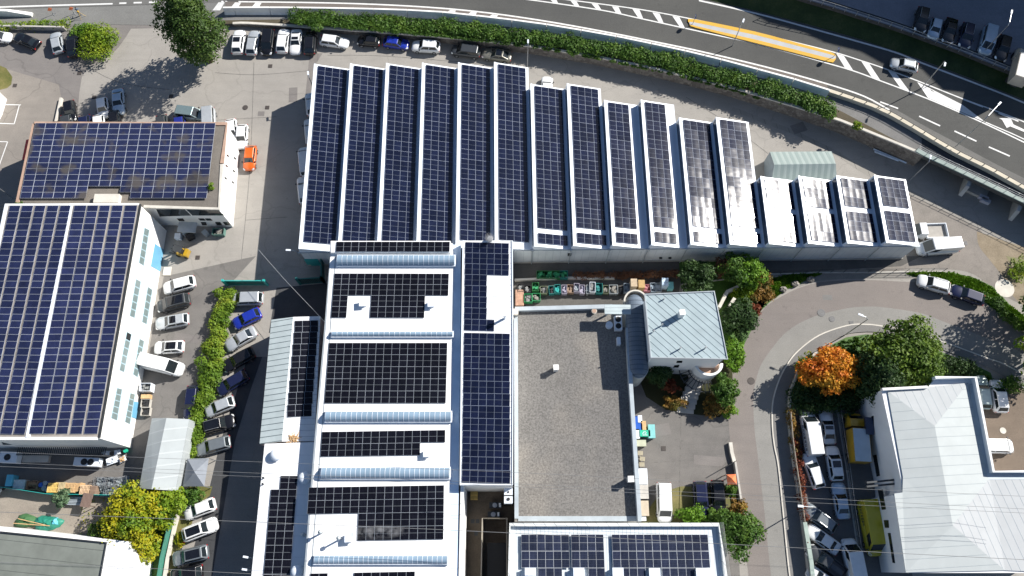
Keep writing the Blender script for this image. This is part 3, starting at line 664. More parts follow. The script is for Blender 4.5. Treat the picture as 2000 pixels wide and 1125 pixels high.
array(P(576.5, 627, 5.65), P(622.5, 626, 5.15), P(560, 815.5, 5.65), 3, 8, pm_black, 'three-wide column of black panels on the annex beside the shaded grey ribbed slope', lift=.12)
mb = MB(); root = empty('twig_pile', P(570, 857, 5.45), 0, 'brown pile of twigs on the south end of the annex roof', 'nest')
for i in range(70):
    a = rnd.random() * 6.28; rr = rnd.random() ** .6 * .75; p = Vector((rr * math.cos(a), rr * math.sin(a) * .7, .05 + .3 * (1 - rr) * rnd.random())); d = Vector((rnd.gauss(0, .3), rnd.gauss(0, .3), rnd.gauss(0, .06)))
    mb.tube([p - d, p + d], .03, 4)
mb.build('twigs', wood, root)
# ================================================================ NAVE
nave, nc, nq = bld('factory_nave', 'raised white ribbed nave along the east side of the factory', 'building', [(904, 470.5), (1001, 470.5), (1002.5, 700), (1001.5, 948), (898.5, 948), (901, 700)], 8.45, white_wall, rib_w)
zn = 8.57
mb = MB(); ed = wp([(904, 470.5), (901, 700), (898.5, 948), (1001.5, 948), (1002.5, 700), (1001, 470.5), (904, 470.5)], 0); 
pts = [Vector((p.x, p.y, 0)) for p in wp([(904.6, 471), (901.6, 700), (899.1, 947.4), (1000.9, 947.4), (1001.9, 700), (1000.4, 471)], 8.45)]
wallribbon(mb, pts, .14, 8.57, 8.7); mb.build('edge_flashing', white_metal, nave, loc=nc)
parray((908.7, 473), (993.7, 475.5), (906.3, 645.5), zn, 6, 8, pm_hall, 'upper L-shaped block of panels on the east nave beside the bare white patch', [(r, c) for r in (3, 4, 5, 6) for c in (3, 4, 5)] + [(7, 4), (7, 5)], lift=.06)
parray((906.3, 650), (995.5, 652), (901.7, 943), zn, 6, 12, pm_hall, 'long lower block of panels on the east nave above the courtyard', lift=.06)
p = P(986, 622, zn); root = empty('flue_pipe', p, 0, 'white flue pipe standing at the east edge of the nave roof', 'flue pipe', 'flue pipes on roofs'); MB().cyl((0, 0, 0), .16, 1.6, 12).build('pipe', white_metal, root); MB().cyl((0, 0, 1.6), .3, .3, 14).build('cowl', white_metal, root)
p = P(958, 471, 8.2); root = empty('chimney', p, 0, 'steaming round chimney at the north end of the nave', 'chimney'); MB().cyl((0, 0, 0), .3, .9, 16).build('stack', grey_metal, root); MB().cyl((0, 0, .9), .38, .12, 16).build('rim', galv, root)
# ================================================================ GRAVEL ROOF
ZGR = 4.5
gq = [(1004, 604), (1190, 598), (1196, 640), (1229, 640), (1252, 1017), (1005, 1019)]
gr, gc, gqq = bld('gravel_roof_building', 'low block with a wide bare gravel roof and pale parapets', 'building', gq, ZGR, plain('block_wall', (.5, .5, .48), .8, 0, .1, .7), gravelroof_m)
lead = plain('parapet_sheet', (.42, .47, .5), .45, .1, .1, .8)
mb = MB(); g = lambda x, y, z=5.7: Vector((P(x, y, z).x, P(x, y, z).y, 0))
wallribbon(mb, [g(1226, 640), g(1233, 760), g(1250, 1018)], .5, ZGR, 5.7); mb.build('east_parapet', lead, gr, loc=gc)
mb = MB(); wallribbon(mb, [g(1006, 603, 5.3), g(1196, 598, 5.3)], .55, ZGR, 5.3); mb.build('north_parapet', lead, gr, loc=gc)
mb = MB(); wallribbon(mb, [g(1007.5, 612, 4.7), g(1009, 1013, 4.7)], .5, ZGR, 4.72); wallribbon(mb, [g(1012, 1013, 4.7), g(1246, 1013, 4.7)], .6, ZGR, 4.7); mb.build('kerb_flashing', lead, gr, loc=gc)
mb = MB(); mb.box(P(1005, 612, 4.7), 1.0, .8, .8); mb.build('pier', lconcrete, gr, loc=gc)
def roofbox(px, py, z, s, h, label):
    p = P(px, py, z); root = empty('roof_chimney', p, R(2), label, 'chimney', 'white chimneys on the gravel roof')
    mb = MB(); mb.box((0, 0, 0), s, s, h); mb.build('stack', white_wall, root); mb = MB(); mb.box((0, 0, h), s * 1.25, s * 1.25, .12); mb.build('cap', white_wall, root, bevel=.02)
roofbox(1085, 722, 4.6, .55, 1.3, 'white chimney in the middle of the gravel roof'); roofbox(1229, 938, 4.6, .6, 1.5, 'white chimney against the east parapet of the gravel roof')
# ================================================================ BOTTOM CENTRE BUILDING
ZB = 6.0
bt, bc, bq = bld('solar_roof_building', 'white flat-roofed building at the bottom edge with three panel blocks', 'building', [(996, 1026), (1403, 1026), (1416, 1125), (1424, 1190), (991, 1190)], ZB, white_wall, seam_mat('tile_sheet_roof', (.62, .67, .7), (.3, .35, .38), (1, 0), .49, .035, .5))
mb = MB(); g6 = lambda x, y, z=6.7: Vector((P(x, y, z).x, P(x, y, z).y, 0))
wallribbon(mb, [g6(994, 1190), g6(996, 1024.5), g6(1404, 1024.5), g6(1418, 1125), g6(1427, 1190)], .42, ZB, 6.7); mb.build('parapet', seam_mat('parapet_cap', (.66, .68, .66), (.25, .27, .28), (1, .8), 1.25, .05, .5), bt, loc=bc)
zb = ZB + .15
parray((1017.5, 1044), (1110.5, 1044), (1019.2, 1142.5), zb, 6, 3, pm_navy, 'left panel block on the bottom building, six columns wide', [(2, 0), (2, 1), (2, 5)], lift=.3)
parray((1114.8, 1044), (1178, 1044), (1117.5, 1142.5), zb, 4, 3, pm_navy, 'small middle panel block on the bottom building, four columns wide', [(2, 0), (2, 1)], lift=.3)
parray((1194, 1044), (1381, 1044), (1198, 1142.5), zb, 12, 3, pm_navy, 'long right panel block on the bottom building, twelve columns wide', [(2, 0), (2, 4), (2, 5), (2, 10), (2, 11)], lift=.3)
for i, (x, y, l) in enumerate(((1036, 1120, 'leftmost'), (1130, 1120, 'second from left'), (1206, 1120, 'third from left'), (1277, 1121, 'fourth from left'), (1368, 1121, 'rightmost'))):
    p = P(x, y, zb); root = empty('roof_hatch', p, 0, 'white roof hatch with dark side at the bottom edge, %s' % l, 'roof hatch', 'roof hatches on the bottom building')
    mb = MB(); mb.box((0, 0, 0), 1.2, 1.2, .7); mb.build('curb', white_metal, root); mb = MB(); mb.box((-.02, 0, .7), 1.3, 1.3, .1); mb.build('lid', white_metal, root, bevel=.03)
mb = MB()
for i in range(4):
    d = .12 * i; pts = [P(1407 + d * 16, 1020, 6.9 - .25 * i), P(1421 + d * 16, 1125, 6.9 - .25 * i), P(1429 + d * 16, 1190, 6.9 - .25 * i)]; mb.tube(pts, .02, 4)
tag(mb.build('lightning_wire', galv), 'thin parallel wires along the east edge of the bottom building', 'wire')
# ================================================================ LEFT BUILDINGS
ZE, ZRG = 8.9, 9.6
le = [P(272, 399, ZE), P(191, 855, ZE)]; rdg = [P(140, 399.5, ZRG), P(55.5, 855, ZRG)]; lw = [P(11, 400, ZE), P(-85, 855, ZE)]
c = Vector((rdg[0].x, (rdg[0].y + rdg[1].y) / 2, 0))
lb = empty('workshop_building', c, 0, 'tall white workshop at the left with blue panels on both roof slopes', 'building')
mb = MB(); b4 = [lw[0], rdg[0], le[0], le[1], rdg[1], lw[1]]
mb.add([(p.x, p.y, 0) for p in b4] + [tuple(p) for p in b4], [(i, (i + 1) % 6, 6 + (i + 1) % 6, 6 + i) for i in range(6)]); mb.build('wall', plain('workshop_wall', (.78, .77, .74), .75, 0, .06, .25), lb, loc=c)
rail_m = plain('rail_sheet', (.3, .27, .24), .6, .1, .2, 1); slab([lw[0], rdg[0], rdg[1], lw[1]], rail_m, 'roof', lb); slab([rdg[0] + Vector((.004, 0, 0)), le[0], le[1], rdg[1] + Vector((.004, 0, 0))], rail_m, 'roof', lb)
mb = MB(); wallribbon(mb, [Vector((p.x + .25, p.y, 0)) for p in lw], .5, ZE, ZE + .2); mb.build('verge_trim', white_metal, lb, loc=c)
mb = MB(); wallribbon(mb, [Vector((lw[1].x, lw[1].y - .1, 0)), Vector((rdg[1].x, rdg[1].y - .1, .7)), Vector((le[1].x, le[1].y - .1, 0))], .35, ZE - .1, ZE + .16); mb.build('end_trim', white_wall, lb, loc=c); mb = MB(); wallribbon(mb, [Vector((lw[0].x, lw[0].y - .05, 0)), Vector((rdg[0].x, rdg[0].y - .05, .7)), Vector((le[0].x, le[0].y - .05, 0))], .3, ZE - .1, ZE + .16); mb.build('end_trim', white_wall, lb, loc=c)
mb = MB(); wallribbon(mb, [Vector((le[0].x + .12, le[0].y, 0)), Vector((le[1].x + .12, le[1].y, 0))], .24, ZE - .2, ZE + .1); mb.build('gutter', dark_metal, lb, loc=c)
mb = MB(); wallribbon(mb, [Vector((rdg[0].x, rdg[0].y, 0)), Vector((rdg[1].x, rdg[1].y, 0))], .5, ZRG + .05, ZRG + .2); mb.build('ridge_cap', white_metal, lb, loc=c)
def wpane(q4, a, b, parent, name, mat, off=.03, loc=None):
    mb = MB(); q = [onwall(x, y, a, b, off) for x, y in q4]; mb.add(q, [(0, 1, 2, 3)]); 
    n = Vector((b.y - a.y, a.x - b.x, 0)).normalized(); ins = [p - n * .1 for p in q]; mb.add(q + ins, [(i, (i + 1) % 4, 4 + (i + 1) % 4, 4 + i) for i in range(4)])
    return mb.build(name, mat, parent, loc=loc)
A0, A1 = Vector((le[1].x, le[1].y, 0)), Vector((le[0].x, le[0].y, 0))
if (Vector((A1.y - A0.y, A0.x - A1.x, 0))).x < 0: A0, A1 = A1, A0
winm = plain('frosted_pane', (.17, .22, .22), .3, 0, .12, 2); framem = plain('pale_blue_frame', (.36, .5, .56), .5, 0, .05, 1)
for q4 in (((282, 444), (292.5, 449), (281.5, 520), (271, 513)), ((265.5, 544), (276, 550), (263.5, 621.5), (253, 617)), ((288.5, 559), (298.5, 566), (287, 634), (277, 629)), ((247.5, 647), (258, 653), (243, 727.5), (233, 723)), ((272.5, 660.5), (282.5, 666), (269.5, 737.5), (259.5, 731)), ((228.5, 757), (239.5, 760), (229.5, 822), (216.5, 816.5)), ((254.5, 767), (264.5, 770), (254.5, 829), (243.5, 824))):
    f = wpane(q4, A0, A1, lb, 'window', framem, .03, c)
    tl, tr, br, bl = [Vector(p) for p in q4]
    nn = 5
    for i in range(nn):
        t0, t1 = (i + .08) / nn, (i + .92) / nn
        qq = [lerp(lerp(tl, bl, t0), lerp(tr, br, t0), .12), lerp(lerp(tl, bl, t0), lerp(tr, br, t0), .88), lerp(lerp(tl, bl, t1), lerp(tr, br, t1), .88), lerp(lerp(tl, bl, t1), lerp(tr, br, t1), .12)]
        mb = MB(); mb.add([onwall(x, y, A0, A1, .05) for x, y in qq], [(0, 1, 2, 3)]); mb.build('pane', winm if not (abs(q4[0][0] - 247.5) < 1 and i == 0) else glass, f, loc=c, fix=False)
wpane(((303, 476), (322, 489), (313, 530), (295, 520)), A0, A1, lb, 'roller_door', blue_paint, .04, c)
wpane(((262.5, 784), (278, 787), (272, 820), (258, 815)), A0, A1, lb, 'side_door', blue_paint, .06, c)
B0, B1 = A0 if A0.y < A1.y else A1, Vector((lw[1].x, lw[1].y, 0))
SW0, SW1 = Vector((lw[1].x, lw[1].y, 0)), Vector((le[1].x, le[1].y, 0))
for q4 in (((100, 861), (155, 861), (160, 866), (108, 865)), ((150, 867), (185, 868), (188, 872), (155, 871)), ((2, 862), (35, 862), (40, 868), (6, 869))): wpane(q4, SW0, SW1, lb, 'window', glass, .04, c)
tops_w = [(20, 41), (44, 66), (70, 90), (94, 115.5), (119, 139)]; bot_w = [(-78, -54), (-52, -28), (-25, -2), (1, 25), (27.5, 50)]
tops_e = [(146, 170), (172, 193), (196, 216), (220, 241), (245, 269)]; bot_e = [(57, 81), (84, 107), (110, 135), (137, 161.5), (164, 190)]
names5 = ['innermost', 'second', 'third', 'fourth', 'outermost']
for i in range(5):
    (a, b), (e, f) = tops_e[i], bot_e[i]; zz = lambda t: lerp(ZRG, ZE, t) + .14
    z0, z1 = zz((i + .1) / 5), zz((i + .95) / 5)
    array(P(a, 401.5, z0), P(b, 401.5, z1), P(e, 848, z0), 1, 34, pm_blue, 'strip of blue panels on the workshop east slope, %s from the ridge' % names5[i], lift=.08, group='panel strips on the workshop roof')
    (a, b), (e, f) = tops_w[4 - i], bot_w[4 - i]
    array(P(a, 402, z1), P(b, 402, z0), P(e, 848, z1), 1, 34, pm_blue, 'strip of blue panels on the workshop west slope, %s from the ridge' % names5[i], lift=.08, group='panel strips on the workshop roof')
# upper-left building
ZU = 6.2
ub, uc, uq = bld('office_building', 'gravel-roofed office block at the upper left carrying dusty blue panels', 'building', [(66, 240), (441, 241), (426, 408), (282, 404), (32, 396)], ZU, white_wall, ground_mat('office_roof_gravel', (.2, .18, .155), (.15, .135, .12), .4, .12, 6))
g2 = lambda x, y, z=6.5: Vector((P(x, y, z).x, P(x, y, z).y, 0))
mb = MB(); wallribbon(mb, [g2(66, 241), g2(33, 396)], .5, ZU, 6.45); wallribbon(mb, [g2(66, 240), g2(442, 241), g2(433, 318)], .5, ZU, 6.45); mb.build('parapet', terracotta, ub, loc=uc)
mb = MB(); wallribbon(mb, [g2(432.5, 320), g2(427, 407), g2(280, 402.5)], .4, ZU, 6.45); mb.build('parapet', lconcrete, ub, loc=uc)
parray((71.5, 242.5), (422.5, 242.5), (41.5, 389), ZU + .15, 17, 13, pm_dusty, 'large field of dusty blue panels with brown stains on the office roof', [(r, c) for r in (11, 12) for c in (6, 7, 8)] + [(12, 9)], lift=.3)
mb = MB(); q = P(213, 392, ZU + .1); mb.box(q, 3.4, 1.3, .8); mb.build('stair_head', lconcrete, ub, loc=uc)
UE0, UE1 = Vector((uq[2].x, uq[2].y, 0)), Vector((uq[1].x, uq[1].y, 0))
if (Vector((UE1.y - UE0.y, UE0.x - UE1.x, 0))).x < 0: UE0, UE1 = UE1, UE0
for x, y in ((445, 303), (443, 323), (441, 347), (459, 308), (457, 333), (455, 355)): wpane(((x - 2, y - 2), (x + 2, y + 1), (x + 2, y + 4), (x - 2, y + 1)), UE0, UE1, ub, 'window', glass, .04, uc)
US0, US1 = Vector((uq[3].x, uq[3].y, 0)), Vector((uq[2].x, uq[2].y, 0))
for q4 in (((305, 409), (360, 409), (373, 421), (312, 423)), ((363, 409), (424, 409), (437, 421), (376, 421)), ((345, 427), (357, 427), (361, 432), (350, 432)), ((387, 427), (398, 427), (402, 431), (391, 431)), ((400, 427), (411, 427), (415, 431), (404, 431)), ((392, 434), (402, 434), (404, 440), (395, 440)), ((420, 434), (430, 434), (434, 440), (424, 440)), ((435, 434), (446, 434), (450, 440), (440, 440))): wpane(q4, US0, US1, ub, 'window', glass, .04, uc)
mb = MB(); q = P(366, 444, 2.6); mb.box(q, 2.6, 1.6, .12, R(-3)); tag(mb.build('door_canopy', grey_metal), 'grey flat canopy over the office rear door beside the forklift', 'canopy')
# top-left corner and bottom-left buildings
tlb, c2, q2 = bld('corner_building', 'white building cut off at the left edge beyond the office', 'building', [(-100, 118), (-42, 142), (-22, 161), (-32, 193), (-44, 215), (-100, 220)], 4.5, white_wall, white_roof)
bl, c3, q3 = bld('flat_roof_shed', 'grey-green flat roof with wide white rim at the lower left corner', 'building', [(-60, 1024), (0, 1028), (254, 1058), (264, 1096), (252, 1190), (-60, 1190)], 5.0, white_wall, white_roof)
mb = MB(); q = [P(x, y, 5.135) for x, y in [(-60, 1034), (0, 1040), (206, 1061), (182, 1190), (-60, 1190)]]; mb.add(q, [(0, 1, 2, 3, 4)]); mb.build('roof_membrane', seam_mat('green_membrane', (.17, .185, .165), (.1, .11, .1), (.1, 1), 1.7, .06, .8, 0, .15), bl, loc=c3)
mb = MB(); wallribbon(mb, [Vector((p.x, p.y, 0)) for p in [P(-60, 1033, 5.3), P(0, 1039, 5.3), P(207, 1060, 5.3), P(183, 1190, 5.3)]], .18, 5.1, 5.3); mb.build('roof_rim', dark_metal, bl, loc=c3)
# ================================================================ HOUSE WITH THE SLOPING METAL ROOF
hz = [P(1259, 576, 9.2), P(1394, 570, 9.7), P(1420, 702, 9.5), P(1271, 699, 9.1)]; c = Vector((sum(p.x for p in hz) / 4, sum(p.y for p in hz) / 4, 0))
ho = empty('house', c, R(0), 'white house with a square grey-blue standing-seam roof', 'house')
cc = Vector((c.x, c.y, 0)); mb = MB(); hw_ = [Vector((c.x + (p.x - c.x) * .95, c.y + (p.y - c.y) * .95, p.z - .1)) for p in hz]
mb.add([(p.x, p.y, 0) for p in hw_] + [tuple(p) for p in hw_], [(i, (i + 1) % 4, 4 + (i + 1) % 4, 4 + i) for i in range(4)]); mb.build('wall', white_wall, ho, loc=c)
slab(hz, seam_mat('house_roof', (.38, .46, .48), (.13, .17, .19), (.70, .714), .72, .085, .4, .1), 'roof', ho, .16, 0)
mb = MB(); wallribbon(mb, [Vector((p.x, p.y, p.z)) for p in [hz[0], hz[1], hz[2], hz[3], hz[0]]], .16, .12, .26); mb.build('roof_edge', grey_metal, ho, loc=c)
q = P(1328, 617, 9.5); mb = MB(); mb.box(q, .62, .6, 1.5, R(5)); mb.box((q.x, q.y, q.z + 1.5), .74, .72, .1, R(5)); mb.build('chimney', white_wall, ho, loc=c)
for x, y, h in ((1296, 585, .5), (1292, 636, .8), (1276, 648, .7), (1327, 682, .9), (1375, 682, 1.1)):
    q = P(x, y, 9.45); mb = MB(); mb.cyl((q.x, q.y, q.z), .09, h, 8); mb.build('flue', galv, ho, loc=c)
W0, W1 = Vector((hw_[3].x, hw_[3].y, 0)), Vector((hw_[2].x, hw_[2].y, 0))
for q4 in (((1322, 705), (1333, 705), (1332, 709), (1321, 709)), ((1317, 714), (1327, 713), (1325, 718), (1315, 718))): wpane(q4, W0, W1, ho, 'window', glass, .04, c)
mb = MB()
pts = []
for i in range(19): 
    a = math.pi * (1 + i / 18); q = P(1382, 712, 4.2); pts.append(Vector((q.x + 1.7 * math.cos(a), q.y + 1.5 * math.sin(a), 0)))
wallribbon(mb, pts, .3, 0, 4.9); mb.build('round_balcony', white_wall, ho, loc=c)
mb = MB(); mb.cyl((P(1382, 712, 4.2).x, P(1382, 712, 4.2).y, 3.7), 1.55, .25, 24); mb.build('balcony_floor', terracotta, ho, loc=c)
mb = MB()
for i in range(11):
    a = math.pi * (1.02 + .6 * i / 10); q = P(1380, 712, 4.2); d = Vector((math.cos(a), math.sin(a), 0)); b = Vector((q.x, q.y, 2.6)) + d * 1.9; wallribbon(mb, [b, b + d * 1.5 + Vector((0, 0, -.5))], .1, 0, .12)
for rr, zz in ((2.1, 2.5), (3.2, 2.1)):
    pts = [Vector((P(1380, 712, 4.2).x + rr * math.cos(math.pi * (1.02 + .6 * i / 12)), P(1380, 712, 4.2).y + rr * math.sin(math.pi * (1.02 + .6 * i / 12)), zz)) for i in range(13)]; wallribbon(mb, pts, .1, -.05, .1)
mb.build('pergola', dark_metal, ho, loc=c)
# barrel link between house and gravel roof
lk = P(1245, 655, 6.0); link_r = empty('link_building', (lk.x, lk.y, 0), 0, 'dark barrel-vaulted metal roof linking the house to the gravel-roofed block', 'building')
vm = seam_mat('slate_metal', (.13, .165, .21), (.06, .075, .1), (0, 1), .62, .07, .75, 0)
y0, y1 = P(1245, 590, 6).y, P(1245, 716, 6).y; xm = lk.x; wd = 1.25
mb = MB(); vs = []; fs = []
ys = [y0, y1] ; n = 12
for y in ys: vs += [(xm + wd * math.cos(math.pi * i / n), y, 5.4 + .9 * math.sin(math.pi * i / n)) for i in range(n + 1)]
fs += [(i, i + 1, n + 2 + i, n + 1 + i) for i in range(n)]
for ye, s in ((y0, 1), (y1, -1)):
    base_i = len(vs); m = 6
    for j in range(m + 1):
        ph = math.pi / 2 * j / m
        vs += [(xm + wd * math.cos(math.pi * i / n) * math.cos(ph), ye + s * 1.3 * math.sin(ph) * (1 if True else 0), 5.4 + .9 * math.sin(math.pi * i / n) * math.cos(ph)) for i in range(n + 1)]
    for j in range(m): fs += [(base_i + j * (n + 1) + i, base_i + j * (n + 1) + i + 1, base_i + (j + 1) * (n + 1) + i + 1, base_i + (j + 1) * (n + 1) + i) for i in range(n)]
mb.add(vs, fs); mb.build('vault_roof', vm, link_r, smooth=False, loc=Vector(link_r.location))
mb = MB(); pts = [Vector((xm + 1.32 * math.cos(a), y0 + 1.3 * math.sin(a), 0)) for a in [math.pi * i / 14 for i in range(15)]]; mb.prism([(p.x, p.y) for p in pts] + [(xm - 1.32 + 2.64 * 0, y1), ] + [(xm + 1.32 * math.cos(a), y1 + 1.4 * math.sin(a)) for a in [math.pi + math.pi * i / 14 for i in range(15)]], 0, 5.38); mb.build('wall', plain('link_wall', (.45, .47, .46), .8, 0, .1, 1), link_r, loc=Vector(link_r.location))
mb = MB(); wallribbon(mb, [p + Vector((0, 0, 0)) for p in [Vector((xm + 1.5 * math.cos(a), y0 + 1.55 * math.sin(a), 0)) for a in [math.pi * i / 14 for i in range(1, 15)]]], .2, 5.2, 6.3); mb.build('curved_parapet', lconcrete, link_r, loc=Vector(link_r.location))
q = P(1206, 605, 7.0); mb = MB(); mb.box(q, 3.4, 1.3, .22, R(-1)); mb.box((q.x - 1.2, q.y, 4.5), .2, .2, 2.5); tag(mb.build('flat_canopy', seam_mat('canopy_sheet', (.46, .53, .54), (.3, .35, .37), (0, 1), .45, .05, .5)), 'pale grey ribbed canopy between the barrel roof and the gravel roof', 'canopy')
# ================================================================ LOWER RIGHT BUILDING
ZRB, ZRR = 7.4, 8.15
def V3(x, y, z): return P(x, y, z)
w1, w2 = V3(1733, 764, ZRB), V3(1768.5, 1118, ZRB); n2 = V3(1890, 748, ZRB); r1, r2 = V3(1825, 832, ZRR), V3(1860, 1026, ZRR); vv = V3(1932, 934, ZRB); e2, e3 = V3(2060, 930, ZRB), V3(2060, 1118, ZRB); s1 = V3(1962, 1114, ZRB)
w15, w16, w17 = V3(1763, 932, ZRB), V3(1762, 962, ZRB), V3(1746, 964, ZRB)
c = V3(1850, 930, 0)
rb_ = empty('hipped_roof_building', c, 0, 'large white building at the lower right with pale standing-seam hipped roof', 'building')
sm_w = seam_mat('roof_seams_west', (.45, .48, .475), (.33, .37, .385), (-.06, 1), 1.15, .05, .8, 0, .04); sm_n = seam_mat('roof_seams_north', (.43, .45, .455), (.3, .34, .36), (1, .22), 1.05, .06, .8, 0, .04)
sm_s = seam_mat('roof_seams_south', (.44, .455, .46), (.26, .3, .33), (1, .28), 1.0, .06, .8, 0, .04)
def facet(q, mat, name):
    o = slab(q, mat, name, rb_, .09, 0); return o
facet([w1, r1, r2, s1, w2, w17, w16, w15], sm_w, 'west_slope'); facet([w1, n2, r1], sm_n, 'north_slope'); facet([r1, n2, vv, r2], sm_w, 'east_slope'); facet([r2, vv, e2, e3, s1], sm_s, 'south_slope')
mb = MB(); o6 = [V3(1722, 762, ZRB), V3(1812, 757, ZRB), V3(1828, 738, ZRB), V3(1906, 737, ZRB), V3(1941, 922, ZRB), V3(2060, 920, ZRB), V3(2060, 1119, ZRB), V3(1776, 1119, ZRB), V3(1750, 966, ZRB), V3(1762, 962, ZRB), V3(1760, 935, ZRB)]
mb.prism(o6, 0, ZRB - .06); mb.build('wall', plain('lower_right_wall', (.74, .75, .76), .7, 0, .05, .3), rb_, loc=c)
mb = MB(); gz = lambda x, y, z=8.3: Vector((P(x, y, z).x, P(x, y, z).y, 0))
wallribbon(mb, [gz(1827, 737), gz(1906, 736.5), gz(1941, 921), gz(2060, 920)], .32, ZRB - .1, 8.3); mb.build('parapet', plain('parapet_white', (.7, .72, .73), .6, 0, .05, .5), rb_, loc=c)
mb = MB(); wallribbon(mb, [gz(1724, 760, 7.9), gz(1812, 755.5, 7.9)], .3, ZRB - .1, 7.9); mb.build('parapet', white_wall, rb_, loc=c)
mb = MB(); fl = [V3(1906, 748, ZRB + .12), V3(1938, 928, ZRB + .12), V3(2060, 927, ZRB + .12), V3(2060, 936, ZRB + .12), V3(1926, 937, ZRB + .12), V3(1893, 750, ZRB + .12)]; mb.add(fl, [tuple(range(6))]); mb.build('box_gutter', lead, rb_, loc=c)
RW0, RW1 = Vector((o6[0].x, o6[0].y, 0)), Vector((o6[10].x, o6[10].y, 0))
if (Vector((RW1.y - RW0.y, RW0.x - RW1.x, 0))).x > 0: RW0, RW1 = RW1, RW0
for q4 in (((1704.5, 889), (1711.5, 888), (1718.5, 929), (1712, 931)), ((1702, 813), (1706, 812), (1707, 845), (1690, 848))): wpane(q4, RW0, RW1, rb_, 'window', glass, .04, c)
RX0, RX1 = Vector((o6[8].x, o6[8].y, 0)), Vector((o6[7].x, o6[7].y, 0))
if (Vector((RX1.y - RX0.y, RX0.x - RX1.x, 0))).x > 0: RX0, RX1 = RX1, RX0
for q4 in (((1714, 956), (1723, 956), (1730, 995), (1722, 996)), ((1726, 1016), (1735, 1016), (1736, 1031), (1728, 1031)), ((1734, 1041), (1739, 1041), (1748, 1100), (1743, 1099))): wpane(q4, RX0, RX1, rb_, 'window', glass, .04, c)
mb = MB()
for x, y, in ((1762, 934), (1762, 942)):
    a = V3(x, y, 7.3); wallribbon(mb, [a + Vector((0, 0, -a.z)), a + Vector((-3.6, -.35, -a.z))], .22, 5.2, 5.6)
mb.build('beam', dark_metal, rb_, loc=c)
mb = MB(); q = V3(1698, 832, 3.2); mb.box(q, 1.0, 2.2, .15, R(-4)); mb.build('door_awning', plain('navy_awning', (.03, .045, .09), .6), rb_, loc=c)
# ================================================================ VEHICLES
def paint(name, col, metal=0.0, rough=.28):
    m, nt, b = new_mat('car_paint_' + name); g = G(nt)
    n = g.rng(g.noise(g.obj(), 1.4, 4, .6), .35, .75, 1.0, .86); q = g.n('ShaderNodeVectorMath', operation='SCALE'); q.inputs[0].default_value = col; g.l(n, q.inputs['Scale']); g.l(q.outputs[0], b.inputs['Base Color'])
    b.inputs['Metallic'].default_value = metal; b.inputs['Roughness'].default_value = rough; b.inputs['Coat Weight'].default_value = .5; b.inputs['Coat Roughness'].default_value = .06
    return m
PAINT = {k: paint(k, *v) for k, v in dict(white=((.74, .75, .75),), silver=((.5, .53, .55), .35, .3), lightblue=((.4, .5, .6), .3, .3), grey=((.2, .225, .24), .35, .3), dgrey=((.06, .065, .07), .3, .3), black=((.008, .008, .01), 0, .25), navy=((.012, .016, .05), .1, .25),
    blue=((.015, .035, .33), .1, .25), dblue=((.02, .03, .22), .1, .25), orange=((.62, .12, .015), .1, .25), bronze=((.24, .23, .19), .4, .3), teal=((.2, .27, .28), .35, .3), yellow=((.46, .4, .02), 0, .3), amber=((.45, .28, .02), 0, .35), greenish=((.45, .53, .5), .3, .3), beige=((.45, .4, .33), 0, .5)).items()}
lampm = plain('headlamp', (.75, .77, .78), .15, .3, .05, 3, .5); tailm = plain('tail_lamp', (.4, .01, .01), .2, 0, .1, 3, .5); plast = plain('black_trim', (.03, .03, .033), .5, 0, .1, 3)
roofglass = plain('roof_glass', (.008, .009, .012), .05, 0, .2, 1, 0, .8)
STY = dict(
 small=(3.65, 1.68, 1.5, .23, .08, -.36, -.475), hatch=(4.1, 1.77, 1.48, .23, .07, -.33, -.47), sedan=(4.6, 1.8, 1.43, .19, .03, -.22, -.37), coupe=(4.75, 1.86, 1.4, .2, .02, -.2, -.43),
 estate=(4.65, 1.82, 1.48, .21, .06, -.38, -.48), suv=(4.5, 1.86, 1.66, .24, .09, -.37, -.475), mpv=(4.65, 1.84, 1.72, .31, .14, -.4, -.485), van=(4.95, 1.93, 1.95, .36, .22, -.455, -.492), bigvan=(5.9, 2.0, 2.5, .375, .215, -.48, -.495), longvan=(6.9, 2.05, 2.65, .40, .29, -.485, -.497), pickup=(5.2, 1.85, 1.75, .22, .09, -.09, -.14))
_car = {}
def loft(mb, sects, mi=0):
    n = len(sects[0]); vs = [v for s in sects for v in s]; fs = []
    for i in range(len(sects) - 1):
        for k in range(n): fs.append((i * n + k, i * n + (k + 1) % n, (i + 1) * n + (k + 1) % n, (i + 1) * n + k))
    fs += [tuple(range(n - 1, -1, -1)), tuple(range((len(sects) - 1) * n, len(sects) * n))]; mb.add(vs, fs, mi)
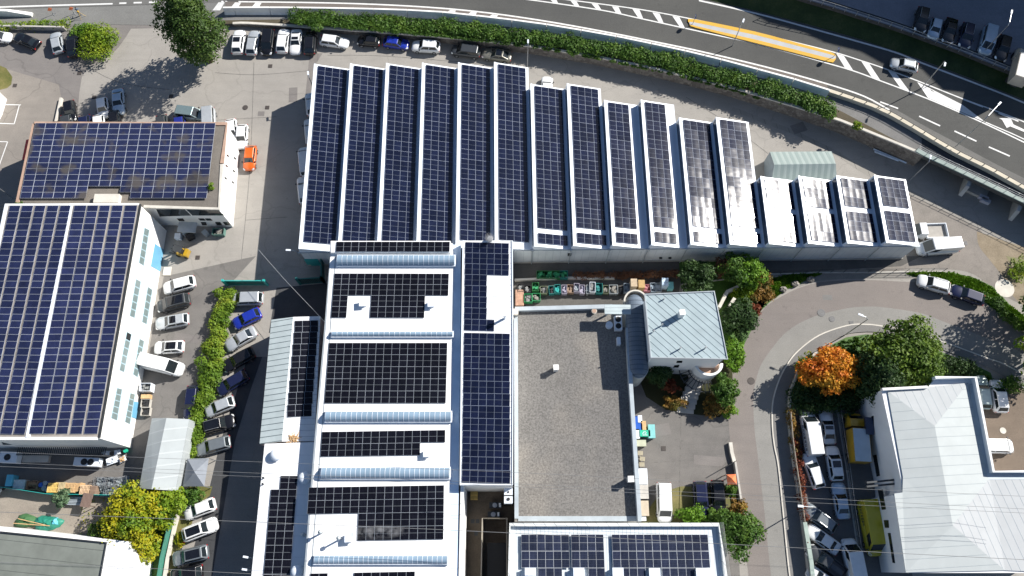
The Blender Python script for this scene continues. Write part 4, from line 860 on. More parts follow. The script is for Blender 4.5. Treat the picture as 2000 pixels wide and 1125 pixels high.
def car_meshes(style, sunroof, rails):
    key = (style, sunroof, rails)
    if key in _car: return _car[key]
    L, W, H, xa, xb, xc, xd = STY[style]; h = W / 2; vanlike = style in ('van', 'bigvan', 'longvan', 'mpv'); big = style in ('bigvan', 'longvan')
    zs = {'van': 1.1, 'bigvan': 1.25, 'longvan': 1.25, 'mpv': 1.0, 'suv': 1.02, 'pickup': 1.05}.get(style, .9); zh = zs + (.02 if not vanlike else .0); zt = zs + .06
    st = [(-.5, .72, .42, zs * .8, zs * .86), (-.488, .86, .34, zs * .92, zs * .98), (-.45, .955, .27, zs, zt), (-.36, .99, .24, zs, zt), (-.2, 1, .22, zs, zt), (0, 1, .22, zs, zt), (.18, 1, .22, zs * .99, zt), (.3, .985, .23, zs * .95, zh), (.39, .95, .25, zs * .88, zh * .95), (.45, .87, .28, zs * .8, zh * .86), (.482, .76, .33, zs * .7, zh * .74), (.5, .58, .42, zs * .58, zs * .62)]
    sec = []
    for x, k, zb, z1, z2 in st:
        a = h * k; sec.append([(x * L, y, z) for y, z in ((-a * .82, zb), (-a * .99, zb + .12), (-a, (zb + z1) / 2), (-a * .97, z1 - .04), (-a * .9, z1 + .01), (-a * .55, z2), (0, z2 + .025), (a * .55, z2), (a * .9, z1 + .01), (a * .97, z1 - .04), (a, (zb + z1) / 2), (a * .99, zb + .12), (a * .82, zb))])
    body = MB(); loft(body, sec)
    # cabin
    bl, tl = h * .93, h * (.9 if big else .84 if vanlike else .74)
    zb_ = zs - .03; A, B, C, D = xa * L, xb * L, xc * L, xd * L
    bv = [(A, -bl * .94, zb_), (D, -bl * .93, zb_), (D, bl * .93, zb_), (A, bl * .94, zb_)]; tv = [(B, -tl, H - .05), (C, -tl * .97, H - .05), (C, tl * .97, H - .05), (B, tl, H - .05)]
    mid = (B + C) / 2
    bm = bmesh.new()
    vb = [bm.verts.new(v) for v in bv]; vt = [bm.verts.new(v) for v in tv]
    for i in range(4): bm.faces.new((vb[i], vb[(i + 1) % 4], vt[(i + 1) % 4], vt[i]))
    bm.faces.new(vt); bm.faces.new(vb[::-1])
    ed = [e for e in bm.edges if all(v.co.z > H - .1 for v in e.verts)]
    ed += [e for e in bm.edges if abs(e.verts[0].co.z - e.verts[1].co.z) > .2]
    bmesh.ops.bevel(bm, geom=ed, offset=.1, segments=3, affect='EDGES', profile=.6, clamp_overlap=True)
    ed = [e for e in bm.edges if (e.verts[0].co.z - zb_ < .01) != (e.verts[1].co.z - zb_ < .01)]
    bm.verts.ensure_lookup_table(); body.add([v.co[:] for v in bm.verts], [tuple(v.index for v in f.verts) for f in bm.faces]) if not bm.verts.index_update() else None
    bm.free()
    # wheel arches / sills
    for sx in (-.3, .29):
        for sy in (-1, 1): body.box((sx * L, sy * (h * .93), .22), .8, h * .16, .48)
    if style == 'pickup':
        for sy in (-1, 1): body.box((-.3 * L, sy * h * .9, zs), .36 * L, .07, .28)
        body.box((-.485 * L, 0, zs), .07, W * .9, .28)
    def up(q, off):
        n = (Vector(q[1]) - Vector(q[0])).cross(Vector(q[3]) - Vector(q[0])).normalized(); return [Vector(p) + n * off for p in q]
    def inset(q, u0, u1, v0, v1):
        q = [Vector(p) for p in q]; f = lambda u, v: lerp(lerp(q[0], q[1], u), lerp(q[3], q[2], u), v); return [f(u0, v0), f(u1, v0), f(u1, v1), f(u0, v1)]
    parts = {}
    ws = inset([bv[0], bv[3], tv[3], tv[0]], .07, .93, .03, .93); wm = MB(); wm.quad(*up(ws, .02)); parts['windscreen'] = [wm.mesh('windscreen', [glass], fix=False)]
    if not big:
        rw = inset([bv[2], bv[1], tv[1], tv[2]], .1, .9, .12, .9); rm = MB(); rm.quad(*up(rw, .02)); parts['rear_window'] = [rm.mesh('rear_window', [glass], fix=False)]
    sides = []
    for q in ([bv[1], bv[0], tv[0], tv[1]], [bv[3], bv[2], tv[2], tv[3]]):
        s = MB(); rev = q[0][1] > 0
        rngs = ((.08, .48), (.52, .92)) if not big else (((.72, .95),) if not rev else ((.05, .28),))
        if style == 'pickup': rngs = ((.1, .9),)
        for u0, u1 in rngs: s.quad(*up(inset(q, u0, u1, .12, .86), .02))
        sides.append(s.mesh('side_window', [glass], fix=False))
    parts['side_window'] = sides
    wl = []
    r = .34 if style in ('suv', 'pickup', 'bigvan', 'longvan', 'van') else .31
    for sx in (-.3, .29):
        for sy in (-1, 1):
            w_ = MB(); n = 16; y = sy * (h - .06)
            vs = []; 
            for yy, rr in ((y - .1, r), (y + .1, r), (y + sy * .105, r * .62)): vs += [(sx * L + rr * math.cos(6.28318 * i / n), yy, r + rr * math.sin(6.28318 * i / n)) for i in range(n)]
            w_.add(vs, [(i, (i + 1) % n, n + (i + 1) % n, n + i) for i in range(n)] + [tuple(range(n)), tuple(range(n, 2 * n))]); w_.add(vs[2 * n:], [tuple(range(n))], 1)
            wl.append(w_.mesh('wheel', [black_rub, galv]))
    parts['wheel'] = wl
    hl, tlm, mr = [], [], []
    for sy in (-1, 1):
        q = MB(); q.add([(.487 * L, sy * h * .72, zs * .62), (.45 * L, sy * h * .9, zs * .66), (.40 * L, sy * h * .945, zs * .83), (.435 * L, sy * h * .72, zh * .9 + .02), (.478 * L, sy * h * .5, zs * .745)], [(0, 1, 2, 3, 4)]); q.v = [(a + .02, b + sy * .012, c + .025) for a, b, c in q.v]; hl.append(q.mesh('headlight', [lampm]))
        q = MB(); q.box((-.488 * L, sy * h * .78, zs * .68), .06, h * .3, .22); tlm.append(q.mesh('tail_light', [tailm]))
        q = MB(); q.box((A - .18, sy * (h + .08), zs + .02), .16, .2, .13); mr.append(q.mesh('mirror', [plast]))
    parts['headlight'] = hl; parts['tail_light'] = tlm; parts['mirror'] = mr
    if style == 'pickup': q = MB(); q.box((-.3 * L, 0, zs + .04), .34 * L, W * .78, .03); parts['cargo_bed'] = [q.mesh('cargo_bed', [plast])]
    if sunroof:
        lo = {'pano': (.08, .9), 'front': (.1, .5)}[sunroof]; q = MB(); x0, x1 = lerp(B, C, lo[0]), lerp(B, C, lo[1]); y = tl * .74; q.prism([(x0, -y), (x0, y), (x1, y), (x1, -y)], H - .052, H + .012); parts['sunroof'] = [q.mesh('sunroof', [roofglass])]
    if rails:
        rs = []
        for sy in (-1, 1): q = MB(); q.tube([(B - .15, sy * tl * .9, H - .03), (B - .35, sy * tl * .9, H + .05), (C + .3, sy * tl * .88, H + .05), (C + .1, sy * tl * .88, H - .03)], .035, 5); rs.append(q.mesh('roof_rail', [galv]))
        parts['roof_rail'] = rs
    if big:
        q = MB(); parts['roof_seam'] = []
    bmesh_ = body.mesh('body', [PAINT['white']])
    bmesh_.polygons.foreach_set('use_smooth', [len(p.vertices) == 4 and p.area < 1.2 and i < 12 * 13 for i, p in enumerate(bmesh_.polygons)])
    _car[key] = (bmesh_, parts); return _car[key]
def vehicle(style, col, px, py, dx, dy, label, group, z=0.0, sunroof=None, rails=False, cat='car', scale=1.0):
    me, parts = car_meshes(style, sunroof, rails)
    a, b = P(px - dx / 2, py - dy / 2, z + .7), P(px + dx / 2, py + dy / 2, z + .7); d = b - a
    nm = {'van': 'van', 'bigvan': 'cargo_van', 'longvan': 'cargo_van', 'pickup': 'pickup_truck'}.get(style, 'parked_car')
    c = (a + b) / 2; root = empty(nm, (c.x, c.y, z + .008), math.atan2(d.y, d.x), label, cat, group); root.scale = (scale,) * 3
    o = link('body', me, root); o.material_slots[0].link = 'OBJECT'; o.material_slots[0].material = PAINT[col]
    for k, ms in parts.items():
        for m in ms: link(k, m, root)
    return root
G1, G2, G3, G4, G5, G6, G7, G8, G9 = 'cars parked by the top left hedge', 'cars around the office block', 'cars along the retaining wall', 'cars in the shaded upper lot', 'cars against the workshop wall', 'cars along the green hedge', 'cars beside the sawtooth hall', 'vehicles in the east lot', 'cars in the south yard'
V = vehicle
V('hatch', 'white', -3, 72, 50, 2, 'white car cut off by the left edge near the top left hedge', G1)
V('sedan', 'black', 52, 79, -50, -22, 'black saloon parked at a slant left of the silver hatchback', G1)
V('hatch', 'silver', 111, 83, -7, -36, 'silver hatchback between the black saloon and the ivy bank', G1)
V('suv', 'black', 143, 88, -2, -40, 'black car tucked against the ivy bank in shade', G1)
V('small', 'black', 137, 217, 4, 33, 'small black car at the left end of the office yard', G2)
V('small', 'white', 201, 211, 4, 36, 'small white car beside the blue-grey saloon above the office', G2)
V('sedan', 'lightblue', 231, 199, 2, 44, 'blue-grey saloon at the tip of the big tree shadow', G2)
V('hatch', 'black', 225, 238, 3, 38, 'black hatchback behind the office roof below the blue-grey saloon', G2)
V('hatch', 'dgrey', 132, 246, 4, 38, 'dark car mostly hidden by the left end of the office roof', G2)
V('hatch', 'navy', 166, 248, 2, 38, 'dark car peeking over the office roof left of a white one', G2)
V('hatch', 'white', 194, 247, 2, 38, 'white car mostly hidden behind the office roof', G2)
V('hatch', 'dgrey', 317, 248, 3, 38, 'dark car peeking over the middle of the office roof', G2)
V('hatch', 'dblue', 352, 249, 3, 38, 'dark blue car peeking over the office roof below the teal hatchback', G2)
V('mpv', 'teal', 371, 222, 50, 6, 'grey-teal people carrier parked across behind the office', G2)
V('van', 'silver', 409, 240, 2, 46, 'silver van partly hidden at the right end of the office roof', G2, cat='van')
V('hatch', 'white', 452, 256, 3, 36, 'white car squeezed by the office east wall behind the parapet', G2)
V('hatch', 'white', 472, 267, -2, 36, 'white hatchback at the office east wall above the orange car', G2)
V('hatch', 'orange', 488, 309, -5, 46, 'orange car parked by the office east wall', G2)
V('suv', 'white', 466, 82, 5, -40, 'white car with black sunroof, nearest the big tree', G3, sunroof='front')
V('estate', 'silver', 494, 83, 8, -43, 'silver-violet estate next to the sunroof car', G3)
V('mpv', 'black', 523, 83, -5, 40, 'black people carrier between a silver estate and a white crossover', G3)
V('suv', 'white', 553, 80, 6, -42, 'white crossover with dark rear window nose to the wall', G3)
V('sedan', 'white', 578, 82, -3, 42, 'white saloon with its windscreen facing the yard', G3, sunroof='front')
V('suv', 'black', 606, 83, 2, -40, 'black crossover at the right end of the nose-in row', G3)
V('estate', 'white', 653, 81, 52, 7, 'white estate parked along the wall facing right', G3)
V('small', 'black', 720, 80, -37, -3, 'small black car along the wall left of the blue one', G3)
V('hatch', 'blue', 774, 84, 43, 6, 'deep blue hatchback along the retaining wall', G3)
V('suv', 'white', 832, 91, -51, -3, 'white crossover along the wall, right of the blue hatchback', G3)
V('mpv', 'dgrey', 910, 100, -48, -6, 'dark grey people carrier along the wall', G3)
V('coupe', 'bronze', 970, 107, -54, -7, 'bronze fastback with dark glass roof, last along the wall', G3, sunroof='pano')
V('hatch', 'white', 1068, 171, 2, -42, 'white car half hidden behind the seventh sawtooth bay', G7)
V('hatch', 'silver', 1766, 127, -47, -11, 'silver hatchback driving on the highway past the yellow island', 'moving cars', zr(1766) + .01, rails=True)
V('suv', 'black', 1800, 39, -9, 48, 'black off-roader with roof rails, leftmost in the upper lot', G4, ZL, rails=True)
V('small', 'lightblue', 1826, 56, -9, 36, 'small pale blue car in the shaded upper lot', G4, ZL)
V('sedan', 'black', 1855, 60, -10, 44, 'black saloon between the pale blue car and a railed crossover', G4, ZL)
V('suv', 'navy', 1887, 70, -10, 46, 'dark crossover with roof rails left of the lit lamp post', G4, ZL, rails=True)
V('van', 'lightblue', 1928, 80, -10, 44, 'white van under the lamp in the upper lot, blue shade in its paint', G4, ZL, cat='van')  # a white van; the blue of the shade is put into its paint
V('estate', 'black', 1959, 94, -12, 48, 'black estate right of the shade-blue white van', G4, ZL)
for i, (x, y, s, l) in enumerate(((608, 203, 'hatch', 'northernmost'), (607, 257, 'suv', 'second from the north'), (597, 316, 'van', 'third from the north'), (594, 371, 'suv', 'southernmost'))):
    V(s, 'white', x, y, -4, -42, 'white vehicle in the shade of the hall west wall, %s of four' % l, 'white cars in the shade of the hall west wall')
V('bigvan', 'white', 1830, 484, -78, 6, 'long white cargo van at the east end of the hall', G7, cat='van')
V('suv', 'white', 1823, 555, -58, -17, 'white crossover parked on the street bend by the green verge', 'cars on the street bend', rails=True)
V('estate', 'navy', 1889, 576, -56, -20, 'dark blue estate on the street bend behind the white crossover', 'cars on the street bend')
V('suv', 'white', 350, 557, -60, 16, 'white crossover nearest the blue roller door', G5)
V('mpv', 'dgrey', 339, 592, -62, 16, 'dark people carrier with glass roof between white and silver cars', G5, sunroof='pano')
V('estate', 'silver', 336, 628, -58, 10, 'silver estate with dark sunroof by the workshop', G5, sunroof='front')
V('hatch', 'white', 330, 678, -54, 3, 'white hatchback with black glass roof above the white van', G5, sunroof='pano')
V('bigvan', 'white', 318, 714, 70, 17, 'white cargo van backed against the workshop wall', G5, cat='van')
V('estate', 'navy', 374, 787, -6, 48, 'dark navy estate in the middle of the workshop yard', G5)
V('mpv', 'silver', 482, 584, -62, 2, 'silver people carrier at the top of the hedge row', G6)
V('hatch', 'blue', 482, 622, -50, 24, 'bright blue hatchback in the hedge row', G6)
V('sedan', 'silver', 470, 662, -48, 28, 'silver saloon below the bright blue hatchback', G6)
V('estate', 'black', 465, 703, -56, 30, 'black estate in the hedge row, upper of two black cars', G6)
V('estate', 'navy', 453, 748, -54, 32, 'near-black estate fully in the annex shadow, lower of two', G6)
V('hatch', 'silver', 429, 794, -44, 18, 'silver hatchback where the hedge turns yellow', G6)
V('suv', 'black', 427, 829, 56, -15, 'black off-roader with roof bars in the hedge row', G6, rails=True, sunroof='pano')
V('estate', 'grey', 416, 871, -56, 15, 'grey estate just above the pyramid tent', G6)
V('hatch', 'white', 390, 994, -46, 17, 'white car just below the round bush', G6)
V('suv', 'white', 391, 1034, 52, -20, 'white car with black glass roof in the lower row', G6, sunroof='pano')
V('suv', 'grey', 372, 1085, -58, 14, 'grey crossover with long glass roof near the bottom', G6, sunroof='pano')
V('hatch', 'black', 364, 1121, -46, 8, 'black car cut off at the bottom edge of the hedge row', G6)
VG = 'vehicles in the east lot'
van1 = V('bigvan', 'white', 1582, 848, -10, -62, 'white cargo van with dark lettering on its side', VG, cat='van')
V('sedan', 'silver', 1616, 834, -8, -58, 'silver saloon with sunroof right of the lettered white van', VG, sunroof='front')
V('suv', 'white', 1629, 905, -10, -60, 'white crossover with glass roof beside the yellow box truck', VG, sunroof='front')
V('estate', 'white', 1589, 919, -20, -56, 'plain white estate in the sun by the red creeper', VG)
V('sedan', 'lightblue', 1642, 978, -11, -64, 'long pale blue saloon left of the yellow van', VG)
V('estate', 'grey', 1601, 1012, -46, -34, 'grey estate slanted under the street lamp', VG, rails=True)
V('sedan', 'white', 1607, 1053, -44, -32, 'white saloon slanted below the grey estate', VG)
V('pickup', 'dgrey', 1612, 1097, -40, -30, 'dark pickup slanted near the bottom edge', VG, cat='pickup')
V('bigvan', 'white', 1665, 1100, -14, -68, 'white van cut off by the bottom edge left of the yellow van', VG, cat='van')
V('hatch', 'white', 1606, 1132, -40, -28, 'white car just showing at the bottom edge of the east lot', VG)
van2 = V('longvan', 'yellow', 1699, 1031, 20, 100, 'long yellow van with dark lettering beside the white building', VG, cat='van')
V('suv', 'white', 1950, 774, -10, -58, 'white people carrier on the brown terrace right of the parapet', 'cars by the terrace')
V('estate', 'greenish', 1919, 766, -8, -52, 'pale green car half hidden by the parapet', 'cars by the terrace')
V('van', 'white', 1942, 871, 62, 1, 'white van poking out from under the parapet', 'cars by the terrace', cat='van')
V('van', 'white', 1297, 981, 2, 60, 'white delivery car alone in the south yard', G9)
V('estate', 'navy', 1369, 976, 5, 62, 'dark car left of its black neighbour under the bushes', G9)
V('estate', 'black', 1403, 974, 4, 60, 'black car beside the orange canopy', G9)
def letters(root, style, n, x0, x1, z, side, h=.5):
    L, W, H = STY[style][:3]; mb = MB(); y = side * (W / 2 * 1.012)
    for i in range(n):
        x = lerp(x0, x1, (i + .5) / n); s = abs(x1 - x0) / n * .3; k = rnd.choice((0, 1, 2, 3))
        bars = [(x - s, x - s * .55, 0, h), (x + s * .55, x + s, 0, h)] if k in (0, 1) else [(x - s, x - s * .5, 0, h)]
        bars += [(x - s * .5, x + (s * .5 if k < 2 else s), h * .4, h * .6)] + ([(x - s * .5, x + s, h * .82, h)] if k > 1 else []) + ([(x - s * .5, x + s, 0, h * .18)] if k == 3 else [])
        for a, b, c, d in bars: mb.add([(a, y, z + c), (b, y, z + c), (b, y - side * .02, z + d), (a, y - side * .02, z + d)], [(0, 1, 2, 3)])
    mb.build('lettering', plast, root, fix=False)
letters(van1, 'bigvan', 7, 1.2, -2.3, 1.05, 1); letters(van2, 'longvan', 7, -.2, -2.7, 1.1, -1, .6)
def boxtruck(px, py, dx, dy, label, group, z, boxtop, sidecol, cabcol, L=6.6, bl=4.3, open_bed=False):
    a, b = P(px - dx / 2, py - dy / 2, z + 1.5), P(px + dx / 2, py + dy / 2, z + 1.5); d = b - a; c = (a + b) / 2
    root = empty('box_truck' if not open_bed else 'flatbed_truck', (c.x, c.y, z + .01), math.atan2(d.y, d.x), label, 'truck', group)
    W = 2.15; x1 = L / 2
    mb = MB(); cabm = PAINT[cabcol]
    loft(mb, [[(x, -w_, .45), (x, -w_, zz * .6), (x, -w_ * .86, zz), (x, w_ * .86, zz), (x, w_, zz * .6), (x, w_, .45)] for x, w_, zz in ((x1 - 1.9, W * .47, 2.15), (x1 - .95, W * .47, 2.15), (x1 - .45, W * .46, 1.45), (x1 - .08, W * .43, 1.2), (x1, W * .38, .9))]); mb.build('cab', cabm, root)
    mb = MB(); mb.add([(x1 - .9, -.82, 2.1), (x1 - .44, -.88, 1.5), (x1 - .44, .88, 1.5), (x1 - .9, .82, 2.1)], [(0, 1, 2, 3)]); mb.v = [(p[0] + .03, p[1], p[2] + .03) for p in mb.v]; mb.build('windscreen', glass, root)
    xb0 = -L / 2; xb1 = xb0 + bl
    if open_bed:
        mb = MB(); mb.box(((xb0 + xb1) / 2, 0, .8), bl, W, .1); mb.build('load_bed', plain('bed_floor', (.33, .31, .28), .8), root)
        mb = MB()
        for s in (-1, 1): mb.box(((xb0 + xb1) / 2, s * W / 2, .85), bl, .07, .45)
        for x in (xb0 + .04, xb1 - .04): mb.box((x, 0, .85), .07, W - .08, .45)
        mb.build('side_boards', white_metal, root)
    else:
        mb = MB(); mb.box(((xb0 + xb1) / 2, 0, .9), bl, W, 2.1); mb.build('box', PAINT[sidecol], root, bevel=.04)
        mb = MB(); mb.box(((xb0 + xb1) / 2, 0, 2.985), bl - .12, W - .12, .05); mb.build('box_roof', boxtop, root)
    mb = MB(); mb.box((-.2, 0, .5), L - .6, .9, .25); mb.build('chassis', dark_metal, root)
    for x in (x1 - 1.0, xb0 + 1.1):
        for s in (-1, 1):
            w_ = MB(); n = 14; vs = []
            for yy in (s * .82, s * 1.04): vs += [(x + .42 * math.cos(6.28318 * i / n), yy, .42 + .42 * math.sin(6.28318 * i / n)) for i in range(n)]
            w_.add(vs, [(i, (i + 1) % n, n + (i + 1) % n, n + i) for i in range(n)] + [tuple(range(n)), tuple(range(n, 2 * n))]); w_.build('wheel', black_rub, root)
    return root
boxtruck(1673, 855, -5, -60, 'yellow box truck with pale blue roof in the shade of the white building', VG, 0, plain('truck_roof', (.42, .5, .56), .3, 0, .06, .7), 'amber', 'amber')
boxtruck(1817, 449, -70, 2, 'white flatbed truck with open load bed at the hall east end', G7, 0, white_metal, 'white', 'white', 5.2, 3.1, True)
boxtruck(1994, 128, 14, -60, 'beige truck with pale roof at the right edge of the upper lot', G4, ZL, plain('beige_roof', (.5, .5, .47), .5), 'beige', 'beige')
# forklift
p = P(353, 492, .8); fk = empty('forklift', (p.x, p.y, .01), R(-14), 'yellow and black forklift in the shade behind the office', 'forklift')
mb = MB(); mb.box((.35, 0, .3), 1.5, 1.05, .75); mb.box((.95, 0, .4), .5, 1.1, .85); mb.build('body', PAINT['amber'], fk, bevel=.08)
mb = MB()
for x in (-.45, .65):
    for y in (-.45, .45): mb.box((x, y, .9), .08, .08, 1.25)
mb.box((.1, 0, 2.12), 1.25, 1.0, .07); mb.build('overhead_guard', dark_metal, fk)
mb = MB(); [mb.box((-.75, y, .1), .12, .1, 2.0) for y in (-.35, .35)]; mb.build('mast', dark_metal, fk)
for y in (-.3, .3): mb = MB(); mb.box((-1.35, y, .12), 1.1, .12, .06); mb.build('fork', dark_metal, fk)
for x, y in ((-.4, -.5), (-.4, .5), (.85, -.5), (.85, .5)):
    mb = MB(); n = 12; vs = []
    for yy in (y - .1, y + .1): vs += [(x + .3 * math.cos(6.28318 * i / n), yy, .3 + .3 * math.sin(6.28318 * i / n)) for i in range(n)]
    mb.add(vs, [(i, (i + 1) % n, n + (i + 1) % n, n + i) for i in range(n)] + [tuple(range(n)), tuple(range(n, 2 * n))]); mb.build('wheel', black_rub, fk)
mb = MB(); mb.box((.25, 0, 1.0), .5, .5, .15); mb.box((.5, 0, 1.1), .12, .5, .5); mb.build('seat', black_rub, fk)
# ================================================================ PLANTS
def leafcloud(mb, pts, size, n, rg, outward=None, flat_=.0):
    """n leaf-sized faces scattered around clump centres: pts = (centre, radius vector)"""
    wts = [r[0] * r[1] + r[0] * r[2] for c, r in pts]; tot = sum(wts)
    for (c, r), wv in zip(pts, wts):
        for _ in range(max(1, int(n * wv / tot))):
            d = Vector((rg.gauss(0, 1), rg.gauss(0, 1), rg.gauss(0, 1))); d.normalize()
            if d.z < -.35: d.z *= -.6; d.normalize()
            k = rg.uniform(.7, 1.06) if rg.random() > .13 else rg.uniform(1.0, 1.38); o = c + Vector((d.x * r[0], d.y * r[1], d.z * r[2])) * k
            if o.z < .03: o.z = .03 + rg.random() * .1
            nn = (d * .7 + Vector((rg.gauss(0, .5), rg.gauss(0, .5), rg.gauss(0, .5) + .35))).normalized()
            a = nn.orthogonal().normalized(); b = nn.cross(a); t = rg.random() * 6.28; a, b = a * math.cos(t) + b * math.sin(t), b * math.cos(t) - a * math.sin(t)
            s = size * rg.uniform(.5, 1.5)
            mb.add([o - a * s * .5, o + b * s * .32, o + a * s * .6, o - b * s * .32], [(0, 1, 2, 3)])
    return mb
def tree(name, px, py, h, rx, ry, mat, label, cat, n=4500, size=.34, trunk=True, nc=26, conical=0.0, seed=1, group=None, lobes=.38, base=None, z0=0.0, low=.2):
    rg = random.Random(seed); pc = P(px, py, z0 + h * .55); b = Vector((pc.x, pc.y, z0)) if base is None else P(base[0], base[1], z0)
    root = empty(name, b, rg.random() * .01, label, cat, group)
    hz = h * (1 - low) / 2; cz = h * low + hz; pts = []
    for i in range(nc):
        th = 2.39996 * i + rg.random() * .5; zz = 1 - 2 * (i + .5) / nc; rr = math.sqrt(max(0, 1 - zz * zz)); tap = 1 - conical * (zz + 1) / 2
        k = rg.uniform(.45, .95); c = Vector((math.cos(th) * rr * rx * k * tap, math.sin(th) * rr * ry * k * tap, cz + zz * hz * .78))
        q = lobes * rg.uniform(.5, 1.35) * (1 - conical * .45 * (zz + 1) / 2); pts.append((c, (rx * q, ry * q, min(hz, (rx + ry) / 2) * q * .9)))
    pts.append((Vector((0, 0, cz)), (rx * .55 * (1 - conical * .3), ry * .55 * (1 - conical * .3), hz * .7)))
    if conical: pts.append((Vector((0, 0, h - .1 * h)), (rx * .22, ry * .22, h * .1)))
    mb = leafcloud(MB(), pts, size, n, rg); mb.build('crown', mat, root, fix=False)
    if trunk:
        mb = MB(); mb.tube([(0, 0, 0), (.05, .03, h * .25), (0, .05, h * .6)], max(.09, h * .025), 8, 0, .05)
        for i in range(6):
            a = 1.05 * i + rg.random(); z = h * (low * .6 + .05 * i); e = Vector((math.cos(a) * rx * .6, math.sin(a) * ry * .6, z + h * .22)); mb.tube([(0, 0, z), lerp(Vector((0, 0, z)), e, .5) + Vector((0, 0, .1)), e], h * .011 + .02, 5, 0, .02)
        mb.build('trunk', bark, root)
    return root
bark = plain('bark', (.09, .065, .045), .9, 0, .25, 3)
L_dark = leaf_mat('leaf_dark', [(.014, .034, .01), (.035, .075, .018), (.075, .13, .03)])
L_conifer = leaf_mat('leaf_conifer', [(.022, .05, .01), (.055, .105, .018), (.115, .17, .03)], .6)
L_mid = leaf_mat('leaf_mid', [(.025, .065, .01), (.065, .14, .018), (.14, .23, .03)])
L_bright = leaf_mat('leaf_bright', [(.045, .12, .008), (.11, .23, .014), (.21, .34, .03)])
L_yg = leaf_mat('leaf_yellow_green', [(.06, .14, .008), (.16, .25, .012), (.32, .36, .02)], .5)
L_yellow = leaf_mat('leaf_yellow', [(.04, .09, .012), (.11, .2, .012), (.22, .28, .012), (.42, .36, .012), (.15, .22, .012), (.09, .17, .012)], .34)
L_olive = leaf_mat('leaf_olive', [(.03, .07, .01), (.085, .15, .015), (.19, .27, .03)], .45)
L_orange = leaf_mat('leaf_orange', [(.32, .05, .012), (.5, .11, .012), (.62, .2, .015), (.58, .34, .03), (.34, .06, .015)], .24)
L_red = leaf_mat('leaf_red', [(.05, .045, .012), (.16, .03, .015), (.2, .06, .02), (.06, .06, .015)], .6)
L_brown = leaf_mat('leaf_brown', [(.08, .04, .022), (.2, .09, .045), (.32, .17, .09)], .7)
L_rust = leaf_mat('leaf_rust', [(.04, .07, .012), (.12, .11, .02), (.24, .12, .025), (.3, .24, .03)], .5)
L_hedge = leaf_mat('leaf_hedge', [(.03, .08, .008), (.09, .17, .012), (.17, .26, .02), (.27, .29, .03)], .4)
T = tree
T('conifer', 404, 60, 16, 4.6, 4.9, L_conifer, 'tall dark evergreen casting a long shadow across the top left yard', 'tree', 15000, .34, True, 60, .3, 3, None, .3, (412, 120), 0, .02)
T('ivy_bank', 192, 78, 2.6, 2.9, 3.0, L_yg, 'bright ivy-covered bank beside the yard exit', 'shrub', 5200, .24, False, 24, 0, 4, None, .4, None, 0, 0)
T('ivy_bush', 164, 60, 1.7, 2.2, 1.5, L_bright, 'darker bush at the left end of the ivy bank', 'shrub', 2200, .24, False, 14, 0, 5, None, .42, None, 0, 0)
T('deciduous_tree', 258, 1012, 6.5, 3.9, 3.8, L_yellow, 'yellowing tree at the lower left beside the white roof', 'tree', 9500, .32, True, 40, 0, 6, None, .3, None, 0, .1)
T('deciduous_tree', 322, 985, 5.0, 2.8, 2.6, L_yg, 'yellow-green tree right of the yellowing one, below the ribbed tent', 'tree', 4200, .3, True, 24, 0, 7, None, .34)
T('shrub', 205, 1042, 3.5, 2.0, 1.8, L_mid, 'dark green shrub at the left foot of the yellowing tree', 'shrub', 2200, .3, True, 14, 0, 8)
T('deciduous_tree', 284, 1070, 4.0, 1.7, 2.1, L_yellow, 'small yellow tree hugging the corner of the white rim', 'tree', 2300, .28, True, 16, 0, 9)
T('shrub', 122, 974, 2.4, 1.0, 1.0, leaf_mat('leaf_pale', [(.05, .1, .05), (.1, .17, .09), (.16, .24, .13)]), 'pale green shrub by the storage fence', 'shrub', 1200, .26, True, 10, 0, 10)
T('shrub', 376, 966, 2.2, 1.35, 1.3, L_mid, 'round green bush below the pyramid tent', 'shrub', 1800, .24, True, 14, 0, 11)
T('shrub', 352, 1052, 1.0, .8, 1.1, L_yellow, 'yellowish low bush between the fence and the lower cars', 'shrub', 700, .2, False, 8, 0, 12, None, .4, None, 0, 0)
T('deciduous_tree', 1365, 542, 4.6, 2.5, 2.4, L_dark, 'glossy dark tree behind the house, leftmost of the tree group', 'tree', 4200, .34, True, 24, 0, 13, None, .34)
T('shrub', 1409, 525, 3.2, 1.3, 1.5, L_brown, 'brown bare-looking bush between two green trees behind the house', 'shrub', 1300, .26, True, 12, 0, 14)
T('deciduous_tree', 1433, 527, 4.4, 1.9, 2.2, L_mid, 'feathery green tree right of the brown bush', 'tree', 3000, .3, True, 20, 0, 15, None, .36)
T('deciduous_tree', 1463, 533, 4.6, 2.0, 2.3, L_bright, 'light green round tree beside the rust coloured bush', 'tree', 3200, .3, True, 20, 0, 16, None, .36)
T('shrub', 1494, 545, 2.4, 1.0, 1.7, L_rust, 'rust and yellow autumn bush at the verge end', 'shrub', 1300, .24, True, 12, 0, 17)
T('shrub', 1492, 574, 2.0, 1.7, 1.3, L_rust, 'sprawling bush with yellow and brown leaves beside the street', 'shrub', 1500, .24, True, 12, 0, 18)
T('shrub', 1452, 575, 1.8, 1.9, 1.3, L_yg, 'low olive bush between the house trees and the street', 'shrub', 1500, .24, False, 12, 0, 19, None, .4, None, 0, 0)
T('deciduous_tree', 1446, 625, 4.4, 2.5, 2.6, L_dark, 'large dark green shrub tree right of the house roof', 'tree', 4500, .32, True, 26, 0, 20, None, .34)
T('shrub', 1476, 606, 1.8, .9, 1.0, L_red, 'reddish bush hanging over the street edge', 'shrub', 700, .2, False, 8, 0, 21, None, .4, None, 0, 0)
T('shrub', 1433, 690, 3.0, 1.5, 2.3, L_bright, 'spiky bright green bush at the house corner by the street', 'shrub', 3000, .32, True, 18, 0, 22, None, .36)
